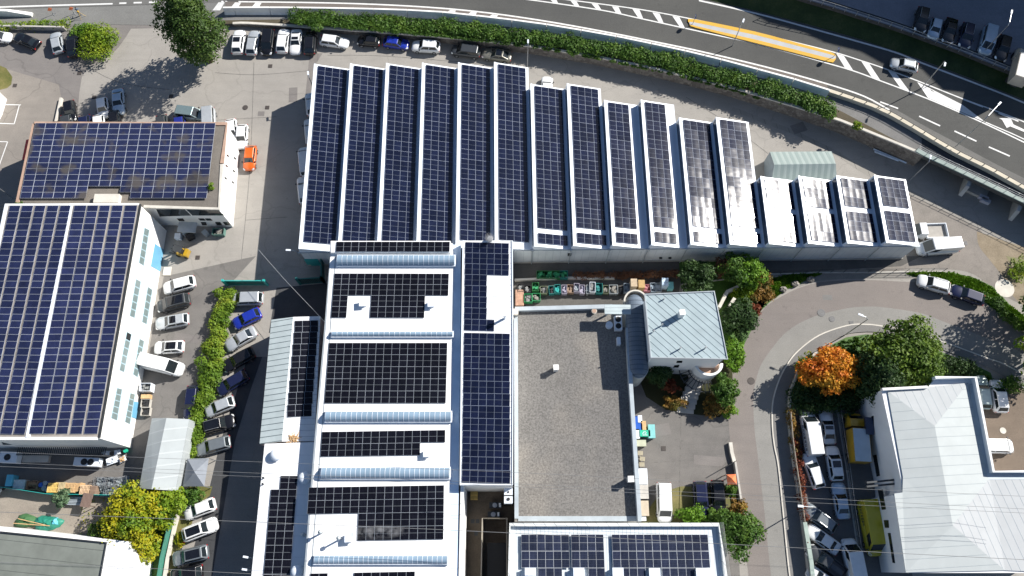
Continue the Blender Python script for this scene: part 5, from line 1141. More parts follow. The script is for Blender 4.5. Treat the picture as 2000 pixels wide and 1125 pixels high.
T('deciduous_tree', 1415, 762, 4.2, 1.8, 1.9, L_mid, 'green tree by the garden steps beside the street', 'tree', 3200, .3, True, 20, 0, 23, None, .36)
T('shrub', 1395, 792, 2.2, 1.5, 1.5, L_rust, 'autumn bush at the foot of the garden tree', 'shrub', 1400, .24, True, 12, 0, 24)
T('shrub', 1425, 800, 1.8, 1.0, 1.0, L_bright, 'clipped round green bush at the garden corner', 'shrub', 1000, .22, False, 10, 0, 25, None, .4, None, 0, 0)
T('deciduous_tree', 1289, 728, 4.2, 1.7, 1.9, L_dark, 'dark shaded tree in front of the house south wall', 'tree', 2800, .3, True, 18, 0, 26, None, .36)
T('shrub', 1314, 786, 1.5, 1.6, 1.1, L_rust, 'olive and rust bush on the round lawn edge', 'shrub', 1200, .22, False, 10, 0, 27, None, .4, None, 0, 0)
T('deciduous_tree', 1308, 752, 2.6, 1.3, 1.2, L_red, 'small dark red-leaved tree in the shaded garden', 'tree', 1200, .26, True, 12, 0, 28)
T('maple_tree', 1621, 724, 6.0, 3.9, 3.1, L_orange, 'vivid orange maple inside the street bend', 'tree', 7500, .32, True, 36, 0, 29, None, .3)
T('shrub', 1577, 716, 3.0, 1.8, 1.8, L_yellow, 'yellow-green bush hugging the left of the orange maple', 'shrub', 1700, .28, True, 12, 0, 30)
T('deciduous_tree', 1762, 694, 8.5, 5.2, 4.4, L_olive, 'big green spreading tree right of the orange maple', 'tree', 13000, .36, True, 48, 0, 31, None, .27)
T('conifer', 1712, 735, 8.0, 3.2, 3.6, L_dark, 'very dark evergreen between the orange maple and the white roof', 'tree', 7000, .32, True, 34, .25, 32, None, .32)
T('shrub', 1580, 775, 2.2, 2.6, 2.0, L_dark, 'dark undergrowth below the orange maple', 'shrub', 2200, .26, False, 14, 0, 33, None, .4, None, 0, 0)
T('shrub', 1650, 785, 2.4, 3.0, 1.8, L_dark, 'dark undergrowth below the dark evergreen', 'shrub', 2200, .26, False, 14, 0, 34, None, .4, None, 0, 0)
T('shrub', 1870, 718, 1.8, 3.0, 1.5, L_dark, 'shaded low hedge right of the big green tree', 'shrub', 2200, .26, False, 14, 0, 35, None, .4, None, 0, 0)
T('shrub', 1970, 752, 1.6, 1.9, 1.3, L_mid, 'green hedge end above the terrace cars', 'shrub', 1400, .24, False, 10, 0, 36, None, .4, None, 0, 0)
T('deciduous_tree', 1440, 1040, 5.0, 2.6, 2.9, L_mid, 'round green tree at the corner of the bottom building', 'tree', 5200, .3, True, 28, 0, 37, None, .33)
T('shrub', 1354, 1008, 2.4, 1.9, 1.4, L_bright, 'feathery green bush in front of the dark cars', 'shrub', 2000, .26, True, 14, 0, 38)
T('shrub', 1399, 1012, 2.0, 1.5, 1.2, L_mid, 'green bush between the feathery bush and the round tree', 'shrub', 1300, .26, True, 10, 0, 39)
T('shrub', 1441, 992, 2.4, 1.3, 1.2, L_rust, 'bush with reddish leaves above the round tree', 'shrub', 1200, .24, True, 10, 0, 40)
T('shrub', 1427, 956, 1.6, .9, .9, L_mid, 'small green bush just below the orange canopy', 'shrub', 700, .22, False, 8, 0, 41, None, .4, None, 0, 0)
T('shrub', 1675, 246, 1.6, .7, .7, L_yg, 'yellow-green sapling on the retaining wall top', 'shrub', 500, .22, True, 8, 0, 42, None, .4, None, zr(1675))
T('shrub', 38, 1000 - 600, 1, .5, .5, L_mid, 'small weed on the corner of the office roof', 'shrub', 250, .2, False, 6, 0, 43, None, .4, None, ZU + .1, 0)
T('shrub', 411, 364, .9, .5, .6, L_yg, 'weed on the gravel at the right of the office panels', 'shrub', 250, .2, False, 6, 0, 44, None, .4, None, ZU + .1, 0)
# trees standing just outside the right edge whose shade falls on the street
T('deciduous_tree', 2070, 600, 10.0, 5.0, 4.5, L_mid, 'leafy tree just past the right edge shading the street', 'tree', 4200, .42, True, 30, 0, 45, None, .3)
T('deciduous_tree', 2055, 690, 10, 4.5, 4.0, L_yg, 'second leafy tree past the right edge, lower down the street', 'tree', 4200, .42, True, 30, 0, 46, None, .3)
T('shrub', 1992, 525, 1.4, 1.4, 1.8, L_yg, 'dry scrub on the gravel bank at the right edge', 'shrub', 1000, .22, False, 10, 0, 47, None, .4, None, 0, 0)
def hedge(name, line, half, h, mat, label, n, size=.25, zf_=None, seed=1, jag=.2, cat='hedge', dens=1.0):
    rg = random.Random(seed); pts = []; pl = [P(x, y, (zf_(x) if zf_ else 0)) for x, y in line]
    for a, b in zip(pl, pl[1:]):
        L = (b - a).length; k = max(1, int(L / (half * .9 * dens)))
        for i in range(k):
            c = lerp(a, b, (i + rg.random()) / k); r = half * rg.uniform(.75, 1.2); hh = h * rg.uniform(.8, 1.15)
            off = Vector((rg.gauss(0, jag), rg.gauss(0, jag), 0)); pts.append((c + off + Vector((0, 0, hh * .45)), (r, r, hh * .55)))
    root = empty(name, pl[len(pl) // 2], 0, label, cat); c0 = Vector(root.location)
    mb = leafcloud(MB(), [(c - c0, r) for c, r in pts], size, n, rg)
    mb.build('foliage', mat, root, fix=False); return root
HM = smoothpoly([(578, 43), (650, 46), (800, 54), (925, 65), (1050, 80), (1175, 99), (1300, 124), (1375, 144), (1440, 161), (1500, 176), (1560, 196), (1625, 224)], 3)
hr = hedge('highway_hedge', HM, 1.0, 1.2, L_mid, 'long green hedge along the highway retaining wall', 46000, .28, zr, 51, .38, 'hedge', .3)
HM2 = smoothpoly([(690, 57), (820, 66), (925, 76), (1040, 92), (1150, 111), (1270, 132), (1345, 149), (1440, 172)], 3)
rg = random.Random(8); pts = []
for i in range(130):
    x = rg.choice((rg.uniform(690, 940), rg.uniform(940, 1500))); q = P(x, interp(HS, x) + 1, zr(x)); pts.append((q + Vector((0, -.15, -rg.uniform(.1, .7))) - Vector(hr.location), (.45, .3, .6)))
mb = leafcloud(MB(), pts, .24, 8000, rg); mb.build('trailing_ivy', L_mid, hr, fix=False)
hedge('hedge', smoothpoly([(447, 572), (440, 610), (433, 640), (427, 680), (420, 720), (408, 765), (398, 800), (388, 835), (379, 880)], 3), .85, 1.5, L_hedge, 'bright green hedge between the two car rows at the left', 24000, .28, None, 52, .45, 'hedge', .35)
hedge('hedge', [(-30, 53), (30, 53), (90, 52), (140, 50)], .8, 1.1, L_yg, 'low hedge along the pavement at the top left', 2400, .22, None, 53, .15)
hedge('creeper_fence', [(1551, 860), (1556, 920), (1560, 960), (1566, 1010)], .55, 1.5, L_red, 'red creeper over the fence beside the street', 1900, .2, None, 54, .12)
hedge('fence_shrubs', [(1541, 800), (1547, 850), (1553, 900)], .6, 1.4, L_rust, 'olive and rust shrubs along the east lot fence', 1500, .22, None, 55, .15)
hedge('dry_hedge', [(1120, 540), (1200, 540), (1270, 539), (1325, 538)], .55, 1.0, L_brown, 'dry brown hedge strip south of the sawtooth hall', 3600, .2, None, 56, .1)
hedge('street_hedge', [(1930, 580), (1960, 610), (2010, 655)], .8, .9, L_mid, 'overgrown green verge hedge along the street at the right', 2000, .22, None, 57, .3)
def grasscover(name, poly, n, mat, h, label, z0=0.0, seed=3):
    rg = random.Random(seed); q = [P(x, y, z0) for x, y in poly]; xs = [p.x for p in q]; ys = [p.y for p in q]; mb = MB(); k = 0
    def ins(x, y):
        r = False
        for i in range(len(q)):
            a, b = q[i], q[i - 1]
            if (a.y > y) != (b.y > y) and x < (b.x - a.x) * (y - a.y) / (b.y - a.y) + a.x: r = not r
        return r
    while k < n:
        x, y = rg.uniform(min(xs), max(xs)), rg.uniform(min(ys), max(ys))
        if ins(x, y):
            k += 1; a = rg.random() * 6.28; s = rg.uniform(.6, 1.3) * h; d = Vector((math.cos(a), math.sin(a), 0)); o = Vector((x, y, z0 + .02))
            mb.add([o - d * s * .6, o + d * s * .6, o + d * s * .4 + Vector((rg.gauss(0, .5 * s), rg.gauss(0, .5 * s), s)), o - d * s * .4 + Vector((rg.gauss(0, .5 * s), rg.gauss(0, .5 * s), s))], [(0, 1, 2, 3)])
    o = mb.build(name, mat, fix=False); tag(o, label, 'grass', None, 'stuff'); return o
grasscover('grass', [(1500, 547), (1545, 537), (1605, 535), (1575, 546), (1545, 559), (1508, 584)], 1800, L_bright, .22, 'bright green grass verge at the inner street corner', .02, 61)
grasscover('grass', [(1770, 534), (1800, 532), (1860, 534), (1905, 545), (1938, 562), (1972, 598), (2040, 650), (2000, 640), (1952, 608), (1917, 582), (1860, 559), (1812, 542)], 3600, L_bright, .24, 'bright green grass verge behind the two street cars', .02, 62)
grasscover('grass', [(1552, 748), (1602, 688), (1652, 662), (1690, 656), (1775, 669), (1900, 714), (1950, 745), (1720, 780), (1560, 790)], 3500, L_mid, .24, 'shaded grass inside the street bend', .02, 63)
# ================================================================ WALLS, BARRIERS, RAILINGS
xs = [455 + 15 * i for i in range(91)]
base_pts = [P(x, interp(HS, x), zr(x)) for x in xs if x <= 1805]
mb = MB()
for a, b in zip(base_pts, base_pts[1:]): mb.quad((a.x, a.y - .05, 0), (b.x, b.y - .05, 0), (b.x, b.y - .05, b.z), (a.x, a.y - .05, a.z))
e = base_pts[-1]; f = e + Vector((1.6, 2.6, 0)); mb.quad((e.x, e.y - .05, 0), (f.x, f.y, 0), (f.x, f.y, e.z), (e.x, e.y - .05, e.z))
wl_ = empty('retaining_wall', base_pts[40], 0, 'long stone retaining wall carrying the highway above the yard', 'wall'); c = Vector(wl_.location)
mb.build('masonry', stone, wl_, loc=c)
mb = MB(); wallribbon(mb, base_pts, .38, -.08, .16); mb.build('coping', lconcrete, wl_, loc=c)
mb = MB(); pts = [P(x, 56 + (x + 30) * .02, 0) for x in (-30, 30, 90, 130)]; wallribbon(mb, pts, .25, 0, .9); tag(mb.build('garden_wall', concrete), 'low wall behind the top left hedge and parked cars', 'wall')
BJ = [440, 462, 530, 597, 665, 732, 797, 866, 932, 1000, 1067, 1134, 1202, 1270, 1335, 1405, 1476, 1546, 1616]
L19 = ['leftmost', 'second from left', 'third from left', 'fourth from left', 'fifth from left', 'sixth from left', 'seventh from left', 'eighth from left', 'ninth from left', 'tenth from left', 'ninth from right', 'eighth from right', 'seventh from right', 'sixth from right', 'fifth from right', 'fourth from right', 'third from right', 'rightmost']
for i, (a, b) in enumerate(zip(BJ, BJ[1:])):
    pa, pb = hp(BAR, a, .02), hp(BAR, b, .02); d = (pb - pa).normalized(); pa = pa + d * .05; pb = pb - d * .05; n = Vector((-d.y, d.x, 0)); o = (pa + pb) / 2
    mb = MB(); prof = [(-.55, 0), (-.52, .12), (-.36, .35), (-.13, 1.2), (.13, 1.2), (.36, .35), (.52, .12), (.55, 0)]
    vs = [p - o + n * x + Vector((0, 0, z)) for p in (pa, pb) for x, z in prof]; k = len(prof)
    mb.add(vs, [(j, (j + 1) % k, k + (j + 1) % k, k + j) for j in range(k)] + [tuple(range(k)), tuple(range(2 * k - 1, k - 1, -1))])
    ob = mb.build('concrete_barrier', barrier_m); ob.location = o; tag(ob, 'concrete crash barrier segment along the highway, %s of the row' % L19[i], 'barrier', 'concrete crash barrier segments')
pa, pb = P(-30, 27, .04), P(64, 30, .04); d = pb - pa; n = Vector((-d.y, d.x, 0)).normalized()
mb = MB(); mb.add([pa + n * .4, pa - n * .4, pb - n * .35, pb + n * .35, pa + n * .2 + Vector((0, 0, 1.1)), pa - n * .2 + Vector((0, 0, 1.1)), pb - n * .3 + Vector((0, 0, .35)), pb + n * .3 + Vector((0, 0, .35))] + [lerp(pa, pb, .55) + n * .2 + Vector((0, 0, 1.1)), lerp(pa, pb, .55) - n * .2 + Vector((0, 0, 1.1)), lerp(pa, pb, .55) - n * .4, lerp(pa, pb, .55) + n * .4], [(0, 1, 5, 4), (4, 5, 9, 8), (8, 9, 6, 7), (7, 6, 2, 3), (1, 10, 9, 5), (10, 2, 6, 9), (0, 4, 8, 11), (11, 8, 7, 3)])
tag(mb.build('barrier_end', barrier_m), 'tapered concrete barrier end on the road at the top left corner', 'barrier')
def railing(name, label, pts, h, nposts, mat, kerb=None, kmat=None, rails=2, r=.045, cat='railing'):
    root = empty(name, pts[0], 0, label, cat); c = Vector(root.location); L = [0]
    for a, b in zip(pts, pts[1:]): L.append(L[-1] + (b - a).length)
    def at(s):
        for i in range(len(pts) - 1):
            if s <= L[i + 1] + 1e-6: return lerp(pts[i], pts[i + 1], (s - L[i]) / max(1e-6, L[i + 1] - L[i]))
        return pts[-1]
    for i in range(rails):
        mb = MB(); z = h * (1 - i / max(1, rails)); mb.tube([p + Vector((0, 0, z)) for p in pts], r, 5); mb.build('rail', mat, root, loc=c)
    for i in range(nposts):
        p = at(L[-1] * i / (nposts - 1)); mb = MB(); mb.box(p, r * 2, r * 2, h + .02); mb.build('post', mat, root, loc=c)
    if kerb:
        mb = MB(); wallribbon(mb, pts, kerb[0], 0, kerb[1]); mb.build('parapet_wall', kmat, root, loc=c)
    return root
rp_ = [hp(RAIL, x, .03) for x in range(1616, 2120, 14)]
railing('parapet_railing', 'dark steel railing on a beige concrete parapet of the highway bridge', rp_, 1.15, 22, dark_metal, (.55, .75), plain('beige_concrete', (.55, .5, .4), .85, 0, .1, .8))
# foot path on the bridge with green mesh guard
gp = [P(x, y, 3.4) for x, y in ((1790, 293), (1806, 302), (1900, 346), (2000, 393.5), (2120, 452))]
railing('mesh_guard', 'green glazed guard rail along the outer edge of the bridge path', gp, 1.2, 18, galv, (.75, .1), plain('pale_green_deck', (.17, .23, .215), .6, 0, .15, 1), 3, .03)
for i, (x, y) in enumerate(((1893, 352), (1992, 400))):
    q = P(x, y, 3.0); mb = MB(); a = Vector((q.x, q.y, 0)); mb.add([(q.x - .9, q.y - 1.5, 1.2), (q.x + .6, q.y + .8, 0), (q.x + 1.6, q.y + 2.6, 0), (q.x + 1.5, q.y + 2.4, 2.6), (q.x - .3, q.y - .6, 2.5)], [(0, 1, 2, 3, 4)])
    mb.v += [(x_ + .45, y_ - .25, z_) for x_, y_, z_ in mb.v]; mb.f += [(9, 8, 7, 6, 5)] + [(j, (j + 1) % 5, 5 + (j + 1) % 5, 5 + j) for j in range(5)]; mb.mi = [0] * len(mb.f)
    tag(mb.build('bridge_bracket', concrete), 'concrete bracket fin under the bridge path, %s of two' % ('left' if i == 0 else 'right'), 'bridge support', 'concrete fins under the bridge path')
up = [hp2(NW, x, ZL) + Vector((0, .5, 0)) for x in range(1540, 2120, 20)]
railing('guard_railing', 'grey guard railing along the edge of the shaded upper lot', up, 1.0, 26, galv)
cf = [P(x, y, 0) for x, y in ((1330, 556), (1500, 536), (1600, 533), (1700, 532.5), (1780, 531), (1842, 530))]
railing('wire_fence', 'thin wire fence on a low kerb between the hall lane and the street bend', cf, 1.3, 22, dark_metal, (.18, .15), concrete, 3, .025, 'fence')
sf = [P(x, y, .02) for x, y in [(1578, 1125), (1570, 1060), (1562, 1000), (1555, 950), (1548, 905), (1542, 860), (1538, 810), (1541, 765), (1556, 728), (1590, 690)]]
mb = MB(); wallribbon(mb, sf, .25, 0, .85); ff = empty('street_fence', sf[0], 0, 'wooden fence on a low wall between the street and the east lot', 'fence'); c = Vector(ff.location); mb.build('low_wall', concrete, ff, loc=c)
mb = MB(); wallribbon(mb, sf[:7], .08, .9, 1.5); mb.build('boards', plain('grey_board', (.3, .26, .21), .8, 0, .2, 2), ff, loc=c)
for i in range(7):
    mb = MB(); mb.box(sf[i], .12, .12, 1.6); mb.build('post', brown_wood, ff, loc=c)
railing('wire_fence', 'thin pale wire fence between the east lot cars and the yellow vehicles', [P(x, y, 0) for x, y in ((1634, 795), (1642, 850), (1652, 910), (1664, 1000), (1676, 1080), (1686, 1150))], 1.3, 12, galv, (.2, .12), concrete, 2, .03, 'fence')
mb = MB(); wallribbon(mb, [P(x, y, 1.3) for x, y in ((1571, 1020), (1584, 1100), (1590, 1165))], .5, -.1, .25); tag(mb.build('green_gate_track', plain('sage_metal', (.3, .37, .33), .5)), 'sage green sliding gate beside the slanted cars', 'gate')
for i, pts in enumerate(([(1337, 560), (1322, 620)], [(1400, 606), (1416, 575), (1437, 566)], [(1412, 628), (1424, 598), (1430, 588)])):
    mb = MB(); wallribbon(mb, [P(x, y, 0) for x, y in pts], .45, 0, 1.4); tag(mb.build('garden_wall', lconcrete), ['low garden wall left of the house running to the dark tree', 'pale garden wall behind the house among the trees', 'short garden wall beside the house east side'][i], 'wall')
mb = MB(); wallribbon(mb, [P(x, y, 0) for x, y in ((1005, 549), (1100, 545), (1200, 545))], .3, 0, .6); tag(mb.build('low_wall', lconcrete), 'low pale wall behind the row of bins', 'wall')
mb = MB(); wallribbon(mb, [P(x, y, 0) for x, y in ((122, 194), (112, 240))], .35, 0, .5); tag(mb.build('low_wall', lconcrete), 'short pale wall at the left end of the office yard', 'wall')
mb = MB(); wallribbon(mb, [P(x, y, 0) for x, y in ((355, 985), (343, 1030), (330, 1090), (318, 1165))], .35, 0, .6); tag(mb.build('low_wall', lconcrete), 'pale low wall with green mesh left of the lower car row', 'wall')
mb = MB(); wallribbon(mb, [P(x, y, .3) for x, y in ((347, 990), (336, 1030), (322, 1090), (310, 1165))], .05, 0, 1.5); tag(mb.build('mesh_fence', plain('teal_mesh', (.05, .2, .15), .6)), 'green mesh fence along the low wall at the lower left', 'fence')
mb = MB(); wallribbon(mb, [P(x, y, 0) for x, y in ((-40, 947), (30, 955), (100, 966), (250, 969))], .06, 0, 1.4); tag(mb.build('mesh_fence', teal), 'teal mesh fence behind the drums and pallets', 'fence')
# yellow traffic island
isl = smoothpoly([(1347, 50), (1346, 43), (1355, 38.5), (1475, 63), (1560, 86), (1622, 103), (1632, 112), (1628, 121), (1618, 121.5), (1550, 104), (1475, 85), (1360, 55.5), (1347, 50)], 3)
ti = empty('traffic_island', P(1488, 75, zr(1488)), 0, 'long yellow-rimmed traffic island on the highway', 'traffic island'); c = Vector(ti.location)
q = [P(x, y, zr(x)) for x, y in isl[:-1]]; n = len(q); mb = MB(); cen = sum(q, Vector()) / n
inn = [P(lerp(x, interp([(1345, 1345), (1632, 1632)], x), 0), lerp(y, interp([(1346, 47), (1475, 74), (1630, 113)], x), .6), zr(x)) for x, y in isl[:-1]]
U_ = Vector((0, 0, .16)); mb.add(q + [p + U_ for p in q] + [p + U_ for p in inn], [(i, (i + 1) % n, n + (i + 1) % n, n + i) for i in range(n)] + [(n + i, n + (i + 1) % n, 2 * n + (i + 1) % n, 2 * n + i) for i in range(n)]); mb.build('yellow_kerb', yellow_paint, ti, loc=c)
mb = MB(); mb.add([p + Vector((0, 0, .155)) for p in inn], [tuple(range(n))]); mb.build('concrete_infill', plain('infill', (.4, .41, .42), .6, 0, .1, .5), ti, loc=c)
for i, (x, y) in enumerate(((1353, 47), (1628, 111))):
    p = P(x, y, zr(x) + .15); root = empty('keep_side_sign', p, 0, 'sign post at the %s tip of the yellow island' % ('left' if i == 0 else 'right'), 'road sign', 'sign posts on the island tips')
    MB().cyl((0, 0, 0), .045, 2.1, 8).build('post', galv, root); mb = MB(); [mb.add([(0.06 + k * .03, .38 * math.cos(t * 6.28318 / 16), 1.75 + .38 * math.sin(t * 6.28318 / 16)) for t in range(16)], [tuple(range(16))]) for k in (0, 1)]; mb.build('sign_plate', plain('sign_blue', (.03, .12, .45), .4), root)
# ================================================================ LAMPS
def lamp(px, py, h, ang, arm, label, z0=0.0, base_at=None, group='street lamps', hs=.28, atz=None):
    p = P(px, py, z0 if atz is None else atz); p.z = z0; root = empty('street_lamp', p, 0, label, 'street lamp', group); a = R(ang); d = Vector((math.cos(a), math.sin(a), 0))
    MB().tube([(0, 0, 0), (0, 0, h * .6), (0, 0, h - .35), tuple(d * .4 + Vector((0, 0, h - .05))), tuple(d * arm + Vector((0, 0, h)))], .075, 7, 0, .045).build('pole', galv, root)
    q = d * arm; mb = MB(); mb.box((q.x, q.y, h - .06), .65, hs * .85, .12, a); mb.build('lamp_head', white_metal, root, bevel=.04); return root
lamp(1649, 655, 8, 155, 1.1, 'street lamp on the inner pavement of the street bend'); lamp(1556, 998, 7, 176, 1.9, 'street lamp by the red creeper fence', hs=.32)
lamp(1866, 287, 8, 45, 3.0, 'long-armed lamp rising from the bridge railing', 4.5); lamp(1917, 106, 7, 70, 2.2, 'lamp post over the shade-blue white van in the upper lot', ZL)
lamp(30, 391, 7.5, 160, .8, 'lamp at the left corner between the office and the workshop'); lamp(1030, 132, 6, 90, .4, 'lamp on the north-east edge of the sixth sawtooth bay'); lamp(1777, 352, 6, 75, .6, 'lamp at the north-east corner of the sawtooth hall')
lamp(578, 490, 5.4, 178, 1.0, 'wall lamp on the south-west corner of the sawtooth hall', atz=5.2); lamp(1430, 90, 7, 250, .8, 'lamp post on the yellow island middle', zr(1425)); lamp(1800, 172, 7, 250, .8, 'lamp post in the white hatched gore', zr(1811)); lamp(603, 150, 6.2, 100, .5, 'lamp at the north-west corner of the sawtooth hall', atz=6)
lamp(491, 1090, 5, 170, .7, 'upper wall lamp on the white wing west edge', atz=5); lamp(489, 1114, 5, 172, .7, 'lower wall lamp on the white wing west edge', atz=5)
# ================================================================ POWER LINES
LN5 = ('topmost', 'second from the top', 'third from the top', 'fourth from the top', 'lowest')
for i, (pts, r) in enumerate((([(-40, 881), (37, 884.5), (500, 902), (1000, 922.5), (1350, 940), (2060, 972)], .018), ([(-40, 902), (0, 903.5), (500, 924), (1007, 945), (1500, 969), (2060, 997)], .018), ([(-40, 909), (0, 911), (500, 931), (1022, 951), (1500, 977.5), (2060, 1005)], .018), ([(-40, 998), (0, 1000), (340, 1013.5), (850, 1034), (1350, 1059), (1762, 1081), (2060, 1096)], .026), ([(-40, 1097), (200, 1105.5), (400, 1116), (495, 1121), (700, 1131)], .022))):
    mb = MB(); mb.tube([P(x, y, 12.5 + (.8 if i > 2 else 0)) for x, y in smoothpoly(pts, 4)], r, 4); tag(mb.build('power_cable', plain('cable', (.25, .25, .25), .5, .2)), 'power cable spanning the lower part of the scene, %s of five' % LN5[i], 'cable', 'overhead power cables')
mb = MB(); mb.tube([P(505, 488, 5.2), P(555, 545, 5.4), P(612, 605, 5.8), P(645, 640, 6.4)], .03, 4); tag(mb.build('power_cable', galv), 'slanting pale cable from the yard to the factory wall', 'cable')
# ================================================================ TENTS, SHEDS
def gable(name, label, cat, nw, ne, se, sw, r0, r1, zr_, ze, roofm, wallm, walls=True):
    q = [P(*p, ze) for p in (nw, ne, se, sw)]; a, b = P(*r0, zr_), P(*r1, zr_); c = sum(q, Vector()) / 4; c.z = 0; root = empty(name, c, 0, label, cat)
    if walls:
        mb = MB(); v = [(p.x, p.y, 0) for p in q] + [tuple(p) for p in q] + [tuple(a), tuple(b)]; mb.add(v, [(0, 1, 5, 4), (1, 2, 6, 5), (2, 3, 7, 6), (3, 0, 4, 7)] + ([(4, 5, 8), (6, 7, 9)] if abs((a - b).y) > abs((a - b).x) else [(5, 6, 9), (7, 4, 8)])); mb.build('wall', wallm, root, loc=c)
    if abs((a - b).y) > abs((a - b).x): fl = ([q[0], a, b, q[3]], [a, q[1], q[2], b])
    else: fl = ([q[0], q[1], b, a], [a, b, q[2], q[3]])
    for f in fl: slab(f, roofm, 'roof_slope', root, .05, .02)
    return root
canvas = seam_mat('tent_canvas', (.36, .39, .395), (.42, .45, .455), (-.18, 1), 1.5, .2, .8, 0, .06)
gable('ribbed_tent', 'long pale grey ridge tent with ribbed canvas beside the workshop', 'tent', (297, 817), (370, 819), (343, 958.5), (272, 954), (325.5, 816.5), (296.5, 955.5), 4.4, 3.4, canvas, canvas)
gable('metal_tent', 'corrugated grey-green storage tent north of the sawtooth hall', 'tent', (1503.5, 297), (1624, 296), (1634, 350), (1507, 353), (1512, 322), (1632, 320), 4.3, 2.9, seam_mat('corrugated', (.36, .42, .40), (.29, .35, .335), (1, .02), .9, .45, .5, .1, .06), plain('tent_end', (.2, .23, .25), .6))
pq = [P(x, y, 2.4) for x, y in ((366, 896), (408, 895), (399, 950), (357, 950))]; ap = P(380, 922, 3.6); c = sum(pq, Vector()) / 4; c.z = 0
root = empty('pyramid_tent', c, 0, 'grey pyramid-roofed party tent at the end of the hedge row', 'tent'); 
for i in range(4):
    mb = MB(); mb.add([pq[i], pq[(i + 1) % 4], ap], [(0, 1, 2)]); mb.build('roof_panel', plain('grey_canvas', (.2, .22, .25), .7, 0, .08, 1), root, loc=c, fix=False)
    mb = MB(); mb.cyl((pq[i].x, pq[i].y, 0), .05, 2.4, 6); mb.build('leg', galv, root, loc=c)
pq = [P(x, y, 2.4) for x, y in ((1419, 927), (1437, 926), (1439, 946), (1421, 947))]; ap = P(1430, 935, 3.2); c = sum(pq, Vector()) / 4; c.z = 0
root = empty('orange_canopy', c, 0, 'small orange pyramid canopy by the street wall', 'canopy')
for i in range(4):
    mb = MB(); mb.add([pq[i], pq[(i + 1) % 4], ap], [(0, 1, 2)]); mb.build('roof_panel', orange_paint, root, loc=c, fix=False); mb = MB(); mb.cyl((pq[i].x, pq[i].y, 0), .06, 2.4, 6); mb.build('leg', brown_wood, root, loc=c)
gr_ = empty('swing_gate', P(1411, 910, 0), 0, 'dark barred gate standing open by the orange canopy', 'gate'); mb = MB(); a, b = P(1432, 903, 0), P(1406, 918, 0); 
for z in (.3, .9, 1.5): mb.tube([a + Vector((0, 0, z)), b + Vector((0, 0, z))], .045, 5)
for t in (0, .5, 1): mb.tube([lerp(a, b, t), lerp(a, b, t) + Vector((0, 0, 1.6))], .05, 5)
mb.build('bars', dark_metal, gr_, loc=Vector(gr_.location))
# yard gates
def gate(name, label, a, b, h, mat, nb):
    a, b = P(*a, 0), P(*b, 0); root = empty(name, (a + b) / 2, 0, label, 'gate'); c = Vector(root.location)
    for p in (a, b): mb = MB(); mb.box(p, .3, .3, h + .2); mb.build('post', mat, root, loc=c)
    mb = MB(); wallribbon(mb, [a, b], .12, h - .15, h); wallribbon(mb, [a, b], .12, .1, .25)
    for i in range(1, nb): p = lerp(a, b, i / nb); mb.box((p.x, p.y, .25), .06, .06, h - .4)
    mb.build('leaf', mat, root, loc=c)
    mb = MB(); wallribbon(mb, [lerp(a, b, .04), lerp(a, b, .96)], .03, .26, h - .16); mb.build('infill_panel', dark_metal, root, loc=c)
gate('sliding_gate', 'long teal sliding gate across the yard at the top of the hedge', (444, 557), (523, 557), 1.9, teal, 26); gate('yard_gate', 'dark teal gate against the factory west wall', (587, 555), (634, 552), 2.2, plain('dark_teal', (.02, .15, .14), .5), 14)
gate('side_gate', 'dark teal fence panel running up to the hall corner', (634, 552), (633, 515), 2.2, plain('dark_teal', (.02, .15, .14), .5), 12)
# canopy details on the gravel roof
q = P(1206, 634, 4.62); hv = empty('cooling_unit', (q.x, q.y, 4.62), 0, 'white cooling unit with dark fans in the shaded gravel roof corner', 'cooling unit'); mb = MB(); mb.box((0, 0, 0), 1.0, 1.9, .9); mb.build('casing', white_metal, hv, bevel=.03)
for y in (-.45, .45): mb = MB(); mb.cyl((0, y, .9), .38, .05, 18); mb.build('fan', black_rub, hv)
q = P(1189, 637, 4.62); root = empty('satellite_drum', q, 0, 'round white roof drum beside the cooling unit', 'drum'); MB().cyl((0, 0, 0), .45, .6, 18).build('drum', white_metal, root); MB().cyl((0, 0, .6), .48, .05, 18).build('lid', white_metal, root)
q = P(1207, 669, 4.62); root = empty('split_unit', q, 0, 'slim white air conditioner near the east parapet', 'air conditioner'); mb = MB(); mb.box((0, 0, .2), .45, 1.0, .75); mb.build('casing', white_metal, root, bevel=.03); mb = MB(); mb.box((0, 0, 0), .5, 1.1, .19); mb.build('stand', galv, root)
q = P(1160, 610, 4.62); root = empty('stone_urn', q, 0, 'small pale urn with reddish filling by the north parapet', 'planter'); MB().cyl((0, 0, 0), .22, .6, 14, 0, .36).build('bowl', lconcrete, root); MB().cyl((0, 0, .6), .28, .03, 14).build('soil', terracotta, root)
